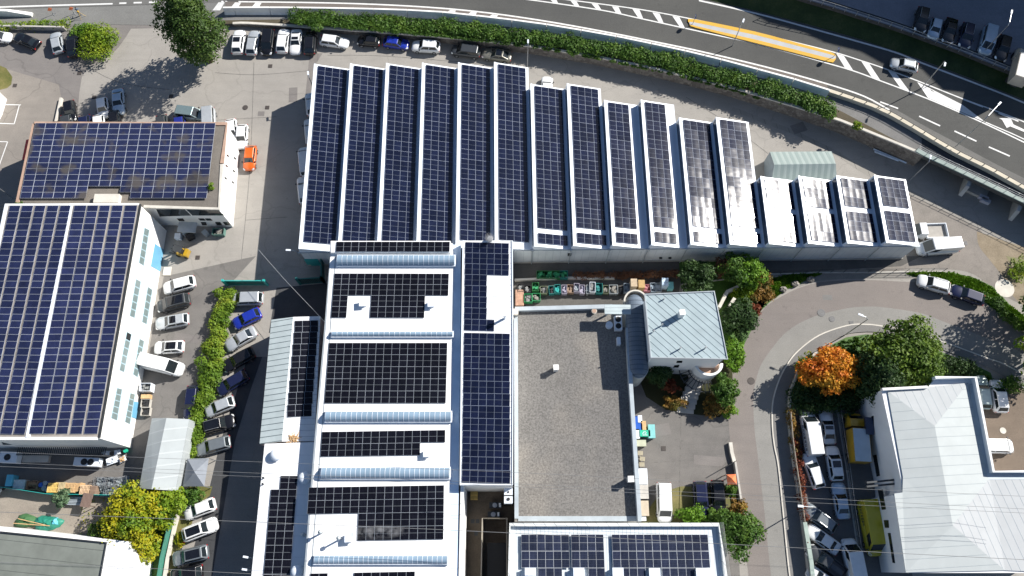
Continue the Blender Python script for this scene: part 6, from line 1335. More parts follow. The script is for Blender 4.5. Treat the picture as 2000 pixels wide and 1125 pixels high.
# ================================================================ NARROW YARD BIN ROW
CM = dict(green=plain('bin_green', (.03, .16, .05), .6), teal=plain('bin_teal', (.02, .2, .19), .6), lilac=plain('lilac_box', (.36, .34, .42), .6), grey=grey_metal, brown=brown_wood, white=white_metal, olive=plain('olive_box', (.16, .19, .12), .7), bluegrey=plain('bluegrey_box', (.26, .32, .38), .6), wood=wood, ywood=yellow_wood, pink=plain('pink_box', (.42, .17, .2), .6), dark=black_rub, lteal=plain('light_teal', (.2, .5, .5), .5), blue=plain('blue_plastic', (.02, .1, .45), .4), tgreen=plain('bright_green_sheet', (.02, .42, .26), .5))
FILL = plain('scrap_fill', (.2, .19, .17), .8, 0, .5, 6); FILL2 = plain('pale_fill', (.19, .195, .19), .7, 0, .5, 6)
def crate(px, py, sx, sy, h, mat, label, z=0.0, rz=0.0, fill=None, name='storage_bin', cat='bin', group=None, lidded=False):
    p = P(px, py, z + h * .7); root = empty(name, (p.x, p.y, z + .012), R(rz), label, cat, group); t = .05; mb = MB()
    if lidded:
        mb.box((0, 0, .08), sx, sy, h - .08); mb.box((-sx * .3, 0, 0), .12, sy, .08); mb.box((sx * .3, 0, 0), .12, sy, .08); mb.build('body', mat, root); mb = MB(); mb.box((0, 0, h), sx * 1.04, sy * 1.04, .06); mb.build('lid', mat, root)
    else:
        mb.box((0, 0, .08), sx, sy, .05)
        for s in (-1, 1): mb.box((s * (sx / 2 - t / 2), 0, .13), t, sy, h - .13); mb.box((0, s * (sy / 2 - t / 2), .13), sx - 2 * t, t, h - .131)
        for x in (-.4, .4):
            for y in (-.4, .4): mb.box((x * sx, y * sy, 0), .1, .1, .08)
        mb.build('body', mat, root); mb = MB(); rg = random.Random(int(px * 7 + py))
        for _ in range(9): mb.box((rg.uniform(-.3, .3) * sx, rg.uniform(-.3, .3) * sy, .14), sx * rg.uniform(.2, .45), sy * rg.uniform(.2, .45), h * rg.uniform(.35, .75), rg.random() * 3)
        mb.build('contents', fill or FILL, root)
    return root
GB = 'bins in the narrow yard row'
for x, y, sx, sy, h, m, l, f in ((1017, 563, .9, 1.1, .9, 'dark', 'dark bin at the far left end of the bin row', FILL2), (1031, 565, .9, 1.1, .8, 'dark', 'second dark bin in the row, left of the green one', FILL2), (1046, 561, .95, 1.3, .9, 'green', 'bright green bin in the bin row', green_paint), (1062, 567, .95, 1.1, .9, 'olive', 'olive wire bin right of the bright green bin', FILL2), (1077, 567, .75, 1.2, .9, 'teal', 'teal framed bin with dark contents', black_rub), (1089, 565, .8, 1.3, .9, 'teal', 'solid teal bin right of the teal framed one', teal), (1102, 566, .75, 1.3, .9, 'lilac', 'lilac grey bin right of the solid teal bin', CM['lilac']), (1114, 565, .95, 1.2, .9, 'brown', 'brown crate between two lilac grey bins', brown_wood), (1126, 563, .75, 1.3, 1.0, 'lilac', 'grey-lilac bin right of the brown crate', CM['grey']), (1137, 566, .7, 1.3, .9, 'lilac', 'pale lilac bin left of a thin upright panel', CM['lilac']),
    (1147, 566, .3, 1.3, .9, 'grey', 'thin upright panel in the bin row', grey_metal), (1157, 562, .8, 1.5, 1.1, 'white', 'tall white bin in the middle of the bin row', FILL2), (1170, 564, .95, 1.5, .9, 'teal', 'dark teal bin right of the tall white bin', CM['teal']), (1183, 566, .75, 1.2, .8, 'olive', 'olive bin in the shade of the dry hedge', FILL), (1198, 566, 1.2, 1.3, .9, 'grey', 'wide grey bin under the hedge shade', FILL), (1212, 568, .6, 1.1, .8, 'dark', 'dark narrow bin right of the wide grey bin', FILL), (1224, 563, .85, 1.3, .95, 'bluegrey', 'blue-grey bin left of the tall beige crate', CM['bluegrey']), (1263, 563, .95, 1.0, .8, 'pink', 'pink bin in the bin row', CM['pink']), (1275, 562, .75, 1.3, .9, 'bluegrey', 'blue-grey bin right of the pink bin', CM['bluegrey']), (1286, 562, .75, 1.3, .9, 'grey', 'grey bin left of the white-blue wrapped stack', CM['grey'])):
    crate(x, y, sx, sy, h, CM[m], l, fill=f, group=GB, rz=rnd.uniform(-4, 4))
crate(1237, 555, .85, 1.1, 2.0, plain('beige_wood', (.46, .36, .25), .8, 0, .2, 2), 'tall beige crate in the bin row', lidded=True, name='wooden_crate', cat='crate'); crate(1252, 557, .85, 1.1, 1.8, plain('ochre_wood', (.42, .28, .12), .8, 0, .2, 2), 'tall orange-brown crate in the bin row', lidded=True, name='wooden_crate', cat='crate'); crate(1298, 553, .85, 1.1, 1.7, plain('blue_white_wrap', (.5, .62, .75), .4, 0, .3, 4), 'white and blue wrapped stack near the end of the bin row', lidded=True, name='wrapped_stack', cat='stack'); crate(1309, 559, .75, 1.0, 1.1, CM['lteal'], 'light teal box at the right end of the bin row', lidded=True, name='plastic_box', cat='box')
crate(1032, 583, 1.2, 1.2, 1.0, green_paint, 'green cage with pale contents below the bin row, left of two', fill=FILL2); crate(1047, 581, 1.2, 1.1, 1.0, green_paint, 'green cage below the bright green bin, right of two', fill=FILL)
mb = MB(); c = P(1015, 583, .4); 
for i in range(9): mb.box((c.x - .52 + i * .13, c.y, .1 + .01 * (i % 2)), .1, 2.3, .75)
tag(mb.build('plank_stack', plain('red_wood', (.45, .27, .19), .8, 0, .2, 2)), 'stack of reddish planks at the left end of the narrow yard', 'planks')
for i, x in enumerate((1056, 1071, 1086, 1101)): crate(x, 537, 1.15, 1.1, 1.0, CM['green'] if i != 3 else CM['teal'], 'green mesh cage beside the hall lane, %s of four' % ('leftmost', 'second', 'third', 'rightmost')[i], fill=green_paint, group='green mesh cages beside the hall lane')
# ================================================================ CONTAINERS BESIDE THE GRAVEL BLOCK
for x, y, sx, sy, h, m, l in ((1241, 820, .55, .9, 1.0, 'blue', 'small blue bin against the gravel block wall'), (1249, 819, .55, .9, 1.0, 'white', 'small white bin beside the small blue bin'), (1246, 834, 1.0, .9, 1.0, 'blue', 'larger bright blue bin above the white bin'), (1256, 833, .65, 1.3, 1.0, 'wood', 'tall pinkish cardboard box right of the bright blue bin'), (1243, 848, .7, 1.2, 1.0, 'white', 'white bin against the gravel block wall'), (1259, 847, 1.3, .8, 1.1, 'tgreen', 'green bin with white mark in the south yard'), (1272, 843, .85, 1.7, 1.1, 'lteal', 'pale teal container right of the marked green bin'), (1252, 866, 1.2, .8, .8, 'olive', 'pale olive bin below the marked green bin')):
    r_ = crate(x, y, sx, sy, h, CM[m] if m != 'olive' else plain('pale_olive', (.42, .44, .33), .7), l, lidded=True, group='bins in the south yard')
    if m == 'tgreen':
        mb = MB(); mb.tube([(-.35, -.1, 1.175), (-.2, .15, 1.175), (0, .2, 1.175), (.15, .05, 1.175), (0, -.1, 1.175), (-.1, .02, 1.175)], .05, 4); mb.tube([(-.35, -.25, 1.175), (.3, -.25, 1.175)], .05, 4); mb.build('white_mark', white_metal, r_)
for i, (x, y) in enumerate(((1251, 885), (1255, 896), (1254, 907))):
    p = P(x, y, .5); root = empty('slatted_chair', (p.x, p.y, .01), R(rnd.uniform(-10, 10)), 'slatted garden chair against the gravel block, %s of three' % ('top', 'middle', 'bottom')[i], 'chair', 'slatted garden chairs'); mb = MB()
    for k in range(5): mb.box((-.25 + k * .13, 0, .42), .09, .55, .04)
    mb.build('seat', plain('chair_wood', (.4, .36, .26), .8), root); mb = MB()
    for k in range(4): mb.box((-.36, -.2 + .13 * k, .45), .05, .09, .5)
    mb.build('backrest', plain('chair_wood', (.4, .36, .26), .8), root)
    for sx in (-.28, .28):
        for sy in (-.24, .24): mb = MB(); mb.box((sx, sy, 0), .05, .05, .42); mb.build('leg', brown_wood, root)
crate(1255, 931, 1.1, 1.9, 1.1, white_metal, 'long white chest against the gravel block', lidded=True, name='storage_chest', cat='chest')
crate(1257, 960, 1.1, 1.8, 1.0, plain('grey_chest', (.42, .4, .37), .7), 'grey chest below the long white one', lidded=True, name='storage_chest', cat='chest'); crate(1258, 993, 1.05, 1.8, 1.0, plain('tan_chest', (.42, .36, .28), .7), 'tan chest beside the white delivery car', lidded=True, name='storage_chest', cat='chest'); crate(1257, 1013, .55, .55, .7, white_metal, 'little white box at the wall foot near the tan chest', lidded=True, name='small_box', cat='box')
# ================================================================ LEFT STORAGE YARD
crate(22, 939, .8, 1.4, 1.3, plain('sky_blue', (.1, .42, .58), .5), 'sky blue crate stack at the left end of the storage row', lidded=True, name='crate_stack', cat='crate'); crate(40, 947, 1.4, 1.2, 1.0, plain('pale_blue_tarp', (.38, .5, .55), .5, 0, .2, 3), 'pale blue wrapped bale right of the sky blue crates', lidded=True, name='wrapped_bale', cat='bale'); crate(64, 948, 1.4, 1.1, .9, brown_wood, 'brown box of scrap left of the blue drums', name='scrap_box', cat='box', fill=plain('brown_scrap', (.25, .16, .1), .8, 0, .4, 5))
for i, (x, y) in enumerate(((80, 947), (88, 944), (86, 953), (93, 957))):
    p = P(x, y, .9); root = empty('plastic_drum', (p.x, p.y, .01), 0, 'blue plastic drum beside the yellow pallets, %s of the four' % ('leftmost', 'uppermost', 'middle lower', 'lowest')[i], 'drum', 'blue plastic drums'); MB().cyl((0, 0, 0), .3, .9, 18).build('barrel', CM['blue'], root); MB().cyl((0, 0, .9), .31, .04, 18).build('lid', CM['bluegrey'] if i else CM['blue'], root)
def pallets(px, py, n, mat, label, rz=0, sx=1.2, sy=1.2, gp='pallet stacks in the storage yard'):
    p = P(px, py, n * .11); root = empty('pallet_stack', (p.x, p.y, .01), R(rz), label, 'pallet stack', gp)
    for k in range(n):
        mb = MB(); z = k * .16; o = rnd.uniform(-.03, .03)
        for j in range(3): mb.box((o, (-.45 + .45 * j) * sy, z), sx, .1, .1)
        for j in range(7): mb.box((o + (-.45 + .15 * j) * sx, 0, z + .1), .1 * sx, sy, .025)
        mb.build('pallet', mat, root)
pallets(106, 953, 10, yellow_wood, 'yellow pallet stack, left half of the yellow pile'); pallets(121, 952, 9, plain('grey_yellow_wood', (.52, .42, .24), .8, 0, .2, 2), 'greyer yellow pallet stack right of the brightest one'); pallets(139, 953, 9, wood, 'orange-brown pallet stack in the storage row'); pallets(155, 952, 7, wood, 'low pallet stack left of the striped pile', 12, .8, 1.0); pallets(168, 957, 9, plain('striped_wood', (.6, .42, .26), .8, 0, .3, 3), 'striped pallet stack left of the wire cages'); pallets(184, 958, 8, brown_wood, 'dark brown pallet stack touching the wire cages', 0, .9, 1.1)
pallets(926, 967, 3, yellow_wood, 'yellow pallets in the dark courtyard corner', 0, .9, 1.2, 'pallets in the courtyard')
def cage(px, py, sx, sy, h, label, rz=0):
    p = P(px, py, h * .5); root = empty('wire_cage', (p.x, p.y, .01), R(rz), label, 'wire cage', 'galvanised wire cages'); mb = MB()
    for z in (.1, h * .5, h):
        for s in (-1, 1): mb.box((0, s * sy / 2, z), sx, .04, .04); mb.box((s * sx / 2, 0, z), .04, sy, .04)
    for i in range(7): 
        for s in (-1, 1): mb.box(((i / 6 - .5) * sx, s * sy / 2, .1), .03, .03, h)
    for i in range(6):
        for s in (-1, 1): mb.box((s * sx / 2, (i / 5 - .5) * sy, .1), .03, .03, h)
    mb.build('wire_frame', galv, root); mb = MB(); mb.box((0, 0, .05), sx * .96, sy * .96, .05); rg = random.Random(int(px))
    for _ in range(10): mb.box((rg.uniform(-.4, .4) * sx, rg.uniform(-.4, .4) * sy, .1), rg.uniform(.1, .5), rg.uniform(.05, .3), rg.uniform(.1, .6) * h, rg.random() * 3)
    mb.build('contents', plain('cage_scrap', (.27, .3, .32), .5, .2, .5, 5), root)
cage(198, 941, 1.6, 1.1, .9, 'upper left wire cage above the striped pallets'); cage(216, 941, 1.3, 1.1, .9, 'upper wire cage left of the yellowing tree'); cage(197, 960, 1.7, 1.3, 1.0, 'lower wire cage with a white bottle inside'); cage(218, 961, 1.6, 1.2, .9, 'lower wire cage touching the yellowing tree'); cage(238, 944, 1.6, 1.6, .9, 'wire cage nearest the ribbed tent', 10)
def acunit(px, py, sx, sy, h, fans, label):
    p = P(px, py, h + .5); root = empty('condenser_unit', (p.x, p.y, .01), R(-2), label, 'condenser', 'condenser units south of the workshop'); mb = MB(); mb.box((0, 0, .5), sx, sy, h); mb.build('casing', white_metal, root, bevel=.04)
    for x in fans: MB().cyl((x, 0, h + .5), .42, .04, 22).build('fan', black_rub, root); MB().cyl((x, 0, h + .54), .16, .03, 12).build('fan_hub', dark_metal, root)
    for x in (-.45, .45):
        for y in (-.4, .4): mb = MB(); mb.box((x * sx, y * sy, 0), .1, .1, .5); mb.build('leg', galv, root)
acunit(16, 893, 2.3, 1.4, 1.1, (-.1,), 'single-fan condenser at the left edge below the workshop'); acunit(168, 902, 3.2, 1.1, 1.1, (-.25, .6), 'twin-fan condenser below the workshop')
lv = empty('louvre_canopy', P(130, 882, 2.5), 0, 'dark louvred canopy along the workshop south wall', 'canopy'); c = Vector(lv.location); mb = MB()
for i in range(46): a = P(34 + i * 3.8, 874, 2.5); b = P(36 + i * 3.8, 888, 2.5); mb.box((a + b) / 2 - Vector((0, 0, 0)), .1, 1.0, .06, R(-3))
wallribbon(mb, [P(32, 888.5, 2.45), P(215, 889.5, 2.45)], .1, 0, .12); mb.build('slats', dark_metal, lv, loc=c)
mb = MB(); p = P(74, 897, 0); mb.box(p, 3.4, .9, .55); tag(mb.build('concrete_plinth', concrete), 'grey concrete slab between the two condensers', 'slab')
for i, (x, y, sx, sy, l) in enumerate(((207, 885, .9, .6, 'white garden seat near the twin-fan condenser'), (229, 883, .8, .6, 'white garden seat under the workshop corner'), (219, 899, 1.5, .9, 'white table heaped with pale things by the workshop corner'), (239, 897, .9, .7, 'pale box with wood beside the white table'))):
    p = P(x, y, .5); root = empty('garden_furniture', (p.x, p.y, .01), R(10 * i), l, 'furniture', 'white furniture at the workshop corner'); mb = MB(); mb.box((0, 0, .45), sx, sy, .05); mb.build('top', white_metal, root)
    for a in (-.4, .4):
        for b in (-.4, .4): mb = MB(); mb.box((a * sx, b * sy, 0), .05, .05, .45); mb.build('leg', white_metal, root)
    mb = MB()
    for k in range(4): mb.box((rnd.uniform(-.3, .3) * sx, rnd.uniform(-.3, .3) * sy, .5), .3, .22, rnd.uniform(.1, .4), rnd.random() * 3)
    mb.build('clutter', white_metal if i != 3 else wood, root)
p = P(245, 880, .5); root = empty('lidded_pail', (p.x, p.y, .01), 0, 'teal lidded pail at the workshop corner', 'pail'); MB().cyl((0, 0, 0), .22, .5, 14, 0, .26).build('pail', CM['tgreen'], root); MB().cyl((0, 0, .5), .28, .05, 14).build('lid', CM['tgreen'], root)
tp = empty('tarp_heap', P(62, 1022, .3), 0, 'green tarpaulin heap with poles north of the flat white rim', 'tarpaulin'); rg = random.Random(4)
def heap(cx, cy, rx, ry, h, mat, nm, sd):
    rg = random.Random(sd); mb = MB(); n = 22; m = 7; p = P(cx, cy, .1); o = p - Vector(tp.location); vs = []
    for j in range(m):
        th = math.pi / 2 * j / (m - 1)
        for i in range(n):
            a = 6.28318 * i / n; k = 1 + rg.uniform(-.12, .12) + .12 * math.sin(3 * a + sd); vs.append((o.x + rx * k * math.cos(th) * math.cos(a), o.y + ry * k * math.cos(th) * math.sin(a), -.38 + h * math.sin(th) * rg.uniform(.8, 1.1)))
    mb.add(vs, [(j * n + i, j * n + (i + 1) % n, (j + 1) * n + (i + 1) % n, (j + 1) * n + i) for j in range(m - 1) for i in range(n)]); mb.build(nm, mat, tp, smooth=True)
heap(92, 1022, 1.9, .95, .9, plain('teal_tarp', (.02, .2, .14), .5, 0, .2, 2), 'tarp', 1); heap(52, 1018, 1.6, .85, .7, plain('olive_tarp', (.05, .13, .05), .6, 0, .2, 2), 'tarp', 2); heap(110, 1020, .5, .5, .95, plain('cyan_tarp', (.12, .5, .65), .5, 0, .2, 2), 'tarp', 3)
for a, b in (((26, 1022), (97, 1027)), ((35, 1013), (90, 1026))): mb = MB(); mb.tube([P(*a, .75) - Vector(tp.location), P(*b, .85) - Vector(tp.location)], .05, 6); mb.build('pole', wood, tp)
mb = MB(); p = P(169, 977, 1.6); mb.box((p.x, p.y, 1.5), 1.25, 1.7, .12, R(-8)); 
for sx in (-.5, .5):
    for sy in (-.7, .7): mb.box((p.x + sx, p.y + sy, 0), .08, .08, 1.5)
tag(mb.build('brown_shed', seam_mat('brown_sheet', (.2, .14, .115), (.1, .07, .06), (1, .1), .16, .04, .7)), 'brown ribbed lean-to roof beside the yellowing tree', 'shed')
sx_ = P(146, 978, .8); root = empty('sheet_pile', (sx_.x, sx_.y, .01), R(-2), 'pile of pale metal sheets left of the brown lean-to', 'sheets'); mb = MB()
for k in range(6): mb.box((rnd.uniform(-.2, .2), -.45 + .18 * k, .1 + .03 * (k % 3)), 2.0, .12, .5)
mb.build('sheets', plain('pale_sheet', (.42, .48, .54), .4, .3, .1, 2), root)
# vehicle part cut by the left edge in the dusty yard
p = P(0, 962, .4); root = empty('parked_scooter', (p.x, p.y, .01), R(60), 'silver scooter cut off by the left edge of the dusty yard', 'scooter'); mb = MB(); mb.tube([(-.6, 0, .35), (-.2, 0, .4), (.3, 0, .5), (.6, 0, .9)], .16, 10, 0, .07); mb.build('body', PAINT['silver'], root, smooth=True)
for x in (-.6, .6): mb = MB(); mb.v = []; n = 14; vs = [(x + .25 * math.cos(6.28318 * i / n), yy, .25 + .25 * math.sin(6.28318 * i / n)) for yy in (-.05, .05) for i in range(n)]; mb.add(vs, [(i, (i + 1) % n, n + (i + 1) % n, n + i) for i in range(n)] + [tuple(range(n)), tuple(range(n, 2 * n))]); mb.build('wheel', black_rub, root)
mb = MB(); mb.box((-.25, 0, .52), .6, .26, .1); mb.build('seat', black_rub, root, bevel=.04); mb = MB(); mb.tube([(.55, -.3, 1.0), (.55, .3, 1.0)], .025, 6); mb.build('handlebar', dark_metal, root)
# workshop east side
crate(286, 757, 1.5, 1.1, 1.3, white_metal, 'white wire-topped cage at the workshop wall below the van', fill=FILL2, name='white_cage', cat='cage'); crate(286, 775, 1.2, .55, .7, wood, 'flat wooden crate below the white cage', lidded=True, name='wooden_crate', cat='crate')
for i, y in enumerate((788, 804)): crate(285, y, 1.2, 1.1, .7, plain('frame_wood', (.42, .4, .36), .7), 'open framed bin at the workshop corner, %s of two' % ('upper', 'lower')[i], fill=black_rub, group='framed bins at the workshop corner')
mb = MB(); p = P(327, 530, 0); mb.box((p.x, p.y, .012), 1.1, 1.3, .12); tag(mb.build('door_step', lconcrete), 'pale concrete step in front of the blue roller door', 'step')
# red banner, things behind the office
mb = MB(); a, b = P(51, 273, 4.4), P(43, 312, 4.4); d = Vector((-1.5, 0, 0)); mb.add([a, b, b - d + Vector((0, 0, .5)), a - d + Vector((0, 0, .5))], [(0, 1, 2, 3)]); mb.add([v - Vector((0, 0, .06)) if isinstance(v, Vector) else (v[0], v[1], v[2] - .06) for v in mb.v[:4]], [(3, 2, 1, 0)]); tag(mb.build('red_awning', red_paint), 'red awning along the west wall of the office', 'awning')
for i, (x, y, s, l) in enumerate(((348, 462, .8, 'pale box behind the office near the canopy'), (363, 454, .8, 'light blue box under the office canopy'), (371, 461, 1.0, 'dark bin with a pale lid under the office canopy'), (401, 455, .7, 'round-topped grey bin behind the office'))): crate(x, y, s, s, .8, [white_metal, CM['bluegrey'], CM['dark'], CM['grey']][i], l, lidded=True, rz=15 * i)
crate(427, 453, 1.7, 1.0, .9, plain('dumpster_green', (.1, .2, .17), .6), 'green dumpster by the office rear wall', name='dumpster', cat='dumpster', fill=FILL)
# courtyard
for i, y in enumerate((961, 975)): p = P(993, y, 4.8); root = empty('water_tank', (p.x, p.y, 3.6), 0, 'white square water tank in the courtyard, %s of two' % ('upper', 'lower')[i], 'tank', 'white square tanks in the courtyard'); mb = MB(); mb.box((0, 0, 0), 1.05, 1.0, 1.2); mb.build('tank', white_metal, root, bevel=.06); mb = MB(); mb.box((0, 0, -3.6), .9, .9, 3.59); mb.build('stand', dark_metal, root); MB().cyl((0, 0, 1.2), .12 + .08 * i, .08, 14).build('cap', black_rub, root)
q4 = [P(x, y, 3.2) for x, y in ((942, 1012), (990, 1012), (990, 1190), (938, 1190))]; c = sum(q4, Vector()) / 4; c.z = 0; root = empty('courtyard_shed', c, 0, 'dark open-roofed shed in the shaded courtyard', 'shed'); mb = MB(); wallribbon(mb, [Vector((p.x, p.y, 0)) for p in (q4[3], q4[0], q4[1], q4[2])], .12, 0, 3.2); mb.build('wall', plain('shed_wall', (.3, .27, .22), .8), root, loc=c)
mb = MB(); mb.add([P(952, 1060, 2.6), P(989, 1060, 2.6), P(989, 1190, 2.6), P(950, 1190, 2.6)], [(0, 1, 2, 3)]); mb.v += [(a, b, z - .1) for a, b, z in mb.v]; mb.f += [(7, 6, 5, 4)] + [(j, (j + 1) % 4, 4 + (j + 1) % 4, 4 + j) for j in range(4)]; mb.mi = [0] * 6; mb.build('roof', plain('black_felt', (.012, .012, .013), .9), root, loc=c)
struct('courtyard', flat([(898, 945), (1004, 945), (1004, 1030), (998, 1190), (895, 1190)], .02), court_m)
for i, (x, y, l) in enumerate(((928, 1018, 'twin floor grate in the courtyard'), (930, 1042, 'square floor grate left of the courtyard shed'))): mb = MB(); p = P(x, y, .025); [mb.box((p.x + d, p.y, .025), .45, .5, .02) for d in ((-.3, .3) if i == 0 else (0,))]; tag(mb.build('floor_grate', dark_metal), l, 'grate')
for i, (x, y, l) in enumerate(((968, 987, 'dark machine with a pale ring in the courtyard'), (965, 1005, 'dark bench machine at the shed top edge in the courtyard'))): p = P(x, y, .5); root = empty('workshop_machine', (p.x, p.y, .02), 0, l, 'machine'); mb = MB(); mb.box((0, 0, 0), 1.6, .7, .8); mb.build('body', dark_metal, root, bevel=.05); MB().cyl((-.1, 0, .8), .3, .08, 16).build('ring', galv, root); mb = MB(); mb.box((.55, 0, .8), .25, .5, .2); mb.build('panel', white_metal, root)
# metal beams by the retaining wall, debris under bridge
bm_ = empty('beam_stack', P(1737, 305, .2), 0, 'blue-white steel beams lying by the retaining wall', 'beams'); c = Vector(bm_.location)
for a, b in (((1706, 291), (1770, 318)), ((1708, 296), (1755, 314)), ((1712, 294), (1742, 307))): mb = MB(); mb.tube([P(*a, .25), P(*b, .25)], .16, 4); mb.build('beam', plain('beam_paint', (.42, .5, .6), .4, .2), bm_, loc=c)
for i, (x, y) in enumerate(((1921, 386), (1925, 392))): p = P(x, y, .4); mb = MB(); mb.box((p.x, p.y, .01), 1.3, .6, .6, R(-28)); ob = mb.build('pale_trough', plain('trough', (.5, .5, .56), .6), bevel=.05); tag(ob, 'pale trough under the bridge, %s of two' % ('upper', 'lower')[i], 'trough', 'troughs under the bridge')
mb = MB(); p = P(1908, 372, .3); mb.box((p.x, p.y, .01), 3.0, 1.7, .5, R(-30)); tag(mb.build('debris_platform', concrete), 'grey slab platform in the shade under the bridge path', 'slab')
# rocks
for i, (x, y, r, l) in enumerate(((1583, 546, .45, 'uppermost grey boulder on the verge'), (1553, 555, .45, 'middle grey boulder on the verge'), (1529, 566, .42, 'lowest grey boulder on the verge by the street'))):
    rg = random.Random(i + 20); mb = MB(); n = 12; m = 7; vs = []
    for j in range(m):
        th = -.5 + (math.pi / 2 + .5) * j / (m - 1)
        for k in range(n): a = 6.28318 * k / n; q = r * rg.uniform(.8, 1.15); vs.append((q * math.cos(th) * math.cos(a) * 1.3, q * math.cos(th) * math.sin(a), q * math.sin(th) + r * .3))
    mb.add(vs, [(j * n + k, j * n + (k + 1) % n, (j + 1) * n + (k + 1) % n, (j + 1) * n + k) for j in range(m - 1) for k in range(n)]); o = mb.build('boulder', plain('rock', (.27, .25, .22), .9, 0, .3, 3)); o.location = P(x, y, .1); tag(o, l, 'boulder', 'boulders on the verge')
# manhole covers and drains
mhm = plain('cast_iron', (.07, .06, .055), .7, .2, .2, 5); mhl = plain('worn_iron', (.14, .14, .14), .7, .1, .2, 5)
for x, y, r, l in ((155, 143, 0, 'square drain grate at the mouth of the top left yard'), (29, 167, 0, 'square drain grate by the white corner building'), (184, 190, 0, 'square drain grate left of the blue-grey saloon'), (334, 188, 0, 'square drain grate beside the big tree shadow'), (479, 210, .42, 'round manhole cover in the middle of the upper yard'), (528, 129, 0, 'square drain grate south of the nose-in cars'), (522, 210, 0, 'square drain grate at the edge of the hall shadow'), (386, 503, 0, 'square drain grate right of the forklift'), (352, 694, 0, 'square drain grate right of the white hatchback by the workshop'), (1604, 611, .55, 'dark round manhole cover on the street bend'), (1625, 623, .42, 'pale round manhole cover beside the dark one on the bend'), (1663, 631, 0, 'kerbside drain on the inner street bend'), (1467, 744, .5, 'round manhole cover on the street west of the lamp shadow'), (1885, 475, 0, 'pale square cover east of the white cargo van'), (1296, 876, 0, 'square drain in the south yard'), (1377, 947, .42, 'pale round cover in the south yard above the dark cars'), (1541, 984, 0, 'drain on the pavement by the red creeper')):
    p = P(x, y, .03); mb = MB(); m_ = mhl if ('pale' in l or 'bend' in l) else mhm
    if r: mb.cyl((0, 0, 0), r, .015, 24); mb.cyl((0, 0, .015), r * .86, .006, 24)
    else: mb.box((0, 0, 0), .62, .62, .015); [mb.box((-.2 + .13 * k, 0, .015), .06, .5, .008) for k in range(4)]
    o = mb.build('manhole_cover' if r else 'drain_grate', m_); o.location = (p.x, p.y, .03 if y < 1000 and x < 1500 else .031); tag(o, l, 'manhole cover' if r else 'drain', 'drains and covers in the paving')
p = P(1962, 563, .03); mb = MB(); mb.cyl((0, 0, 0), 1.35, .02, 28); o = mb.build('concrete_disc', lconcrete); o.location = (p.x, p.y, .02); tag(o, 'pale round concrete disc on the gravel bank at the right', 'concrete disc')
p = P(1959, 841, .02); mb = MB(); mb.cyl((0, 0, 0), .42, .02, 24); o = mb.build('manhole_cover', lconcrete); o.location = (p.x, p.y, .02); tag(o, 'pale round cover on the brown terrace', 'manhole cover', 'drains and covers in the paving')
for i in range(7):
    y = 745 + i * 9; x0 = 1350 - i * 2.2; mb = MB(); a, b = P(x0 - 6 - i * 1.5, y, 0), P(x0 + 20 - i * .4, y + 3, 0)
    if i == 0: st_ = empty('garden_steps', a, 0, 'garden steps climbing from the south yard to the house', 'steps')
    wallribbon(mb, [a, b], .95, 0, .9 - .12 * i); mb.build('step', concrete, st_, loc=Vector(st_.location))
# warning markers and worker at the top left road
for i, (x, y) in enumerate(((105, 28), (146, 26.5))):
    p = P(x, y, .04); root = empty('traffic_marker', p, R(35), 'orange folding road marker, %s of two beside the road worker' % ('left' if i == 0 else 'right'), 'road marker', 'orange road markers'); mb = MB()
    for a in (0, 1.57): mb.tube([(-.4 * math.cos(a), -.4 * math.sin(a), .04), (.4 * math.cos(a), .4 * math.sin(a), .04)], .035, 5)
    mb.build('foot', galv, root); MB().tube([(0, 0, 0), (0, 0, 1.0)], .03, 6).build('post', galv, root)
    mb = MB(); mb.add([(.0, 0, .75), (.38, 0, 1.15), (0, 0, 1.55), (-.38, 0, 1.15)], [(0, 1, 2, 3)]); mb.v += [(a, b + .04, c_) for a, b, c_ in mb.v]; mb.f += [(7, 6, 5, 4)] + [(j, (j + 1) % 4, 4 + (j + 1) % 4, 4 + j) for j in range(4)]; mb.mi = [0] * 6; mb.build('sign_plate', orange_paint, root)
# ---- the worker
pz = P(158, 30, .04); per = empty('person', pz, R(15), 'person in blue-grey work clothes leaning over a tripod on the road', 'person')
sk = [((0, 0, .92), .13), ((0, .03, 1.12), .125), ((0, .08, 1.34), .15), ((0, .12, 1.5), .06), ((.0, .16, 1.6), .085), ((.0, .17, 1.72), .075),
      ((.1, 0, .88), .095), ((.12, .04, .48), .065), ((.12, 0, .1), .045), ((.12, .14, .05), .04), ((-.1, 0, .88), .095), ((-.13, -.08, .48), .065), ((-.14, -.14, .1), .045), ((-.14, 0, .05), .04),
      ((.2, .1, 1.42), .06), ((.27, .22, 1.2), .048), ((.18, .44, 1.12), .036), ((.16, .5, 1.1), .035), ((-.2, .1, 1.42), .06), ((-.27, .2, 1.2), .048), ((-.16, .42, 1.1), .036), ((-.14, .48, 1.08), .035)]
ed = [(0, 1), (1, 2), (2, 3), (3, 4), (4, 5), (0, 6), (6, 7), (7, 8), (8, 9), (0, 10), (10, 11), (11, 12), (12, 13), (2, 14), (14, 15), (15, 16), (16, 17), (2, 18), (18, 19), (19, 20), (20, 21)]
for hx, hs in ((17, 1), (21, -1)):
    bx_ = sk[hx][0]
    for k in range(5):
        sk.append(((bx_[0] + hs * (.045 - .02 * k), bx_[1] + .06 - (.03 if k == 4 else .004 * abs(k - 1.5)), bx_[2] - .02), .010)); ed.append((hx, len(sk) - 1)); sk.append(((sk[-1][0][0] - hs * .005, sk[-1][0][1] + .035, bx_[2] - .045), .008)); ed.append((len(sk) - 2, len(sk) - 1))
me = bpy.data.meshes.new('body'); me.from_pydata([s[0] for s in sk], ed, []); ob = link('body', me, per)
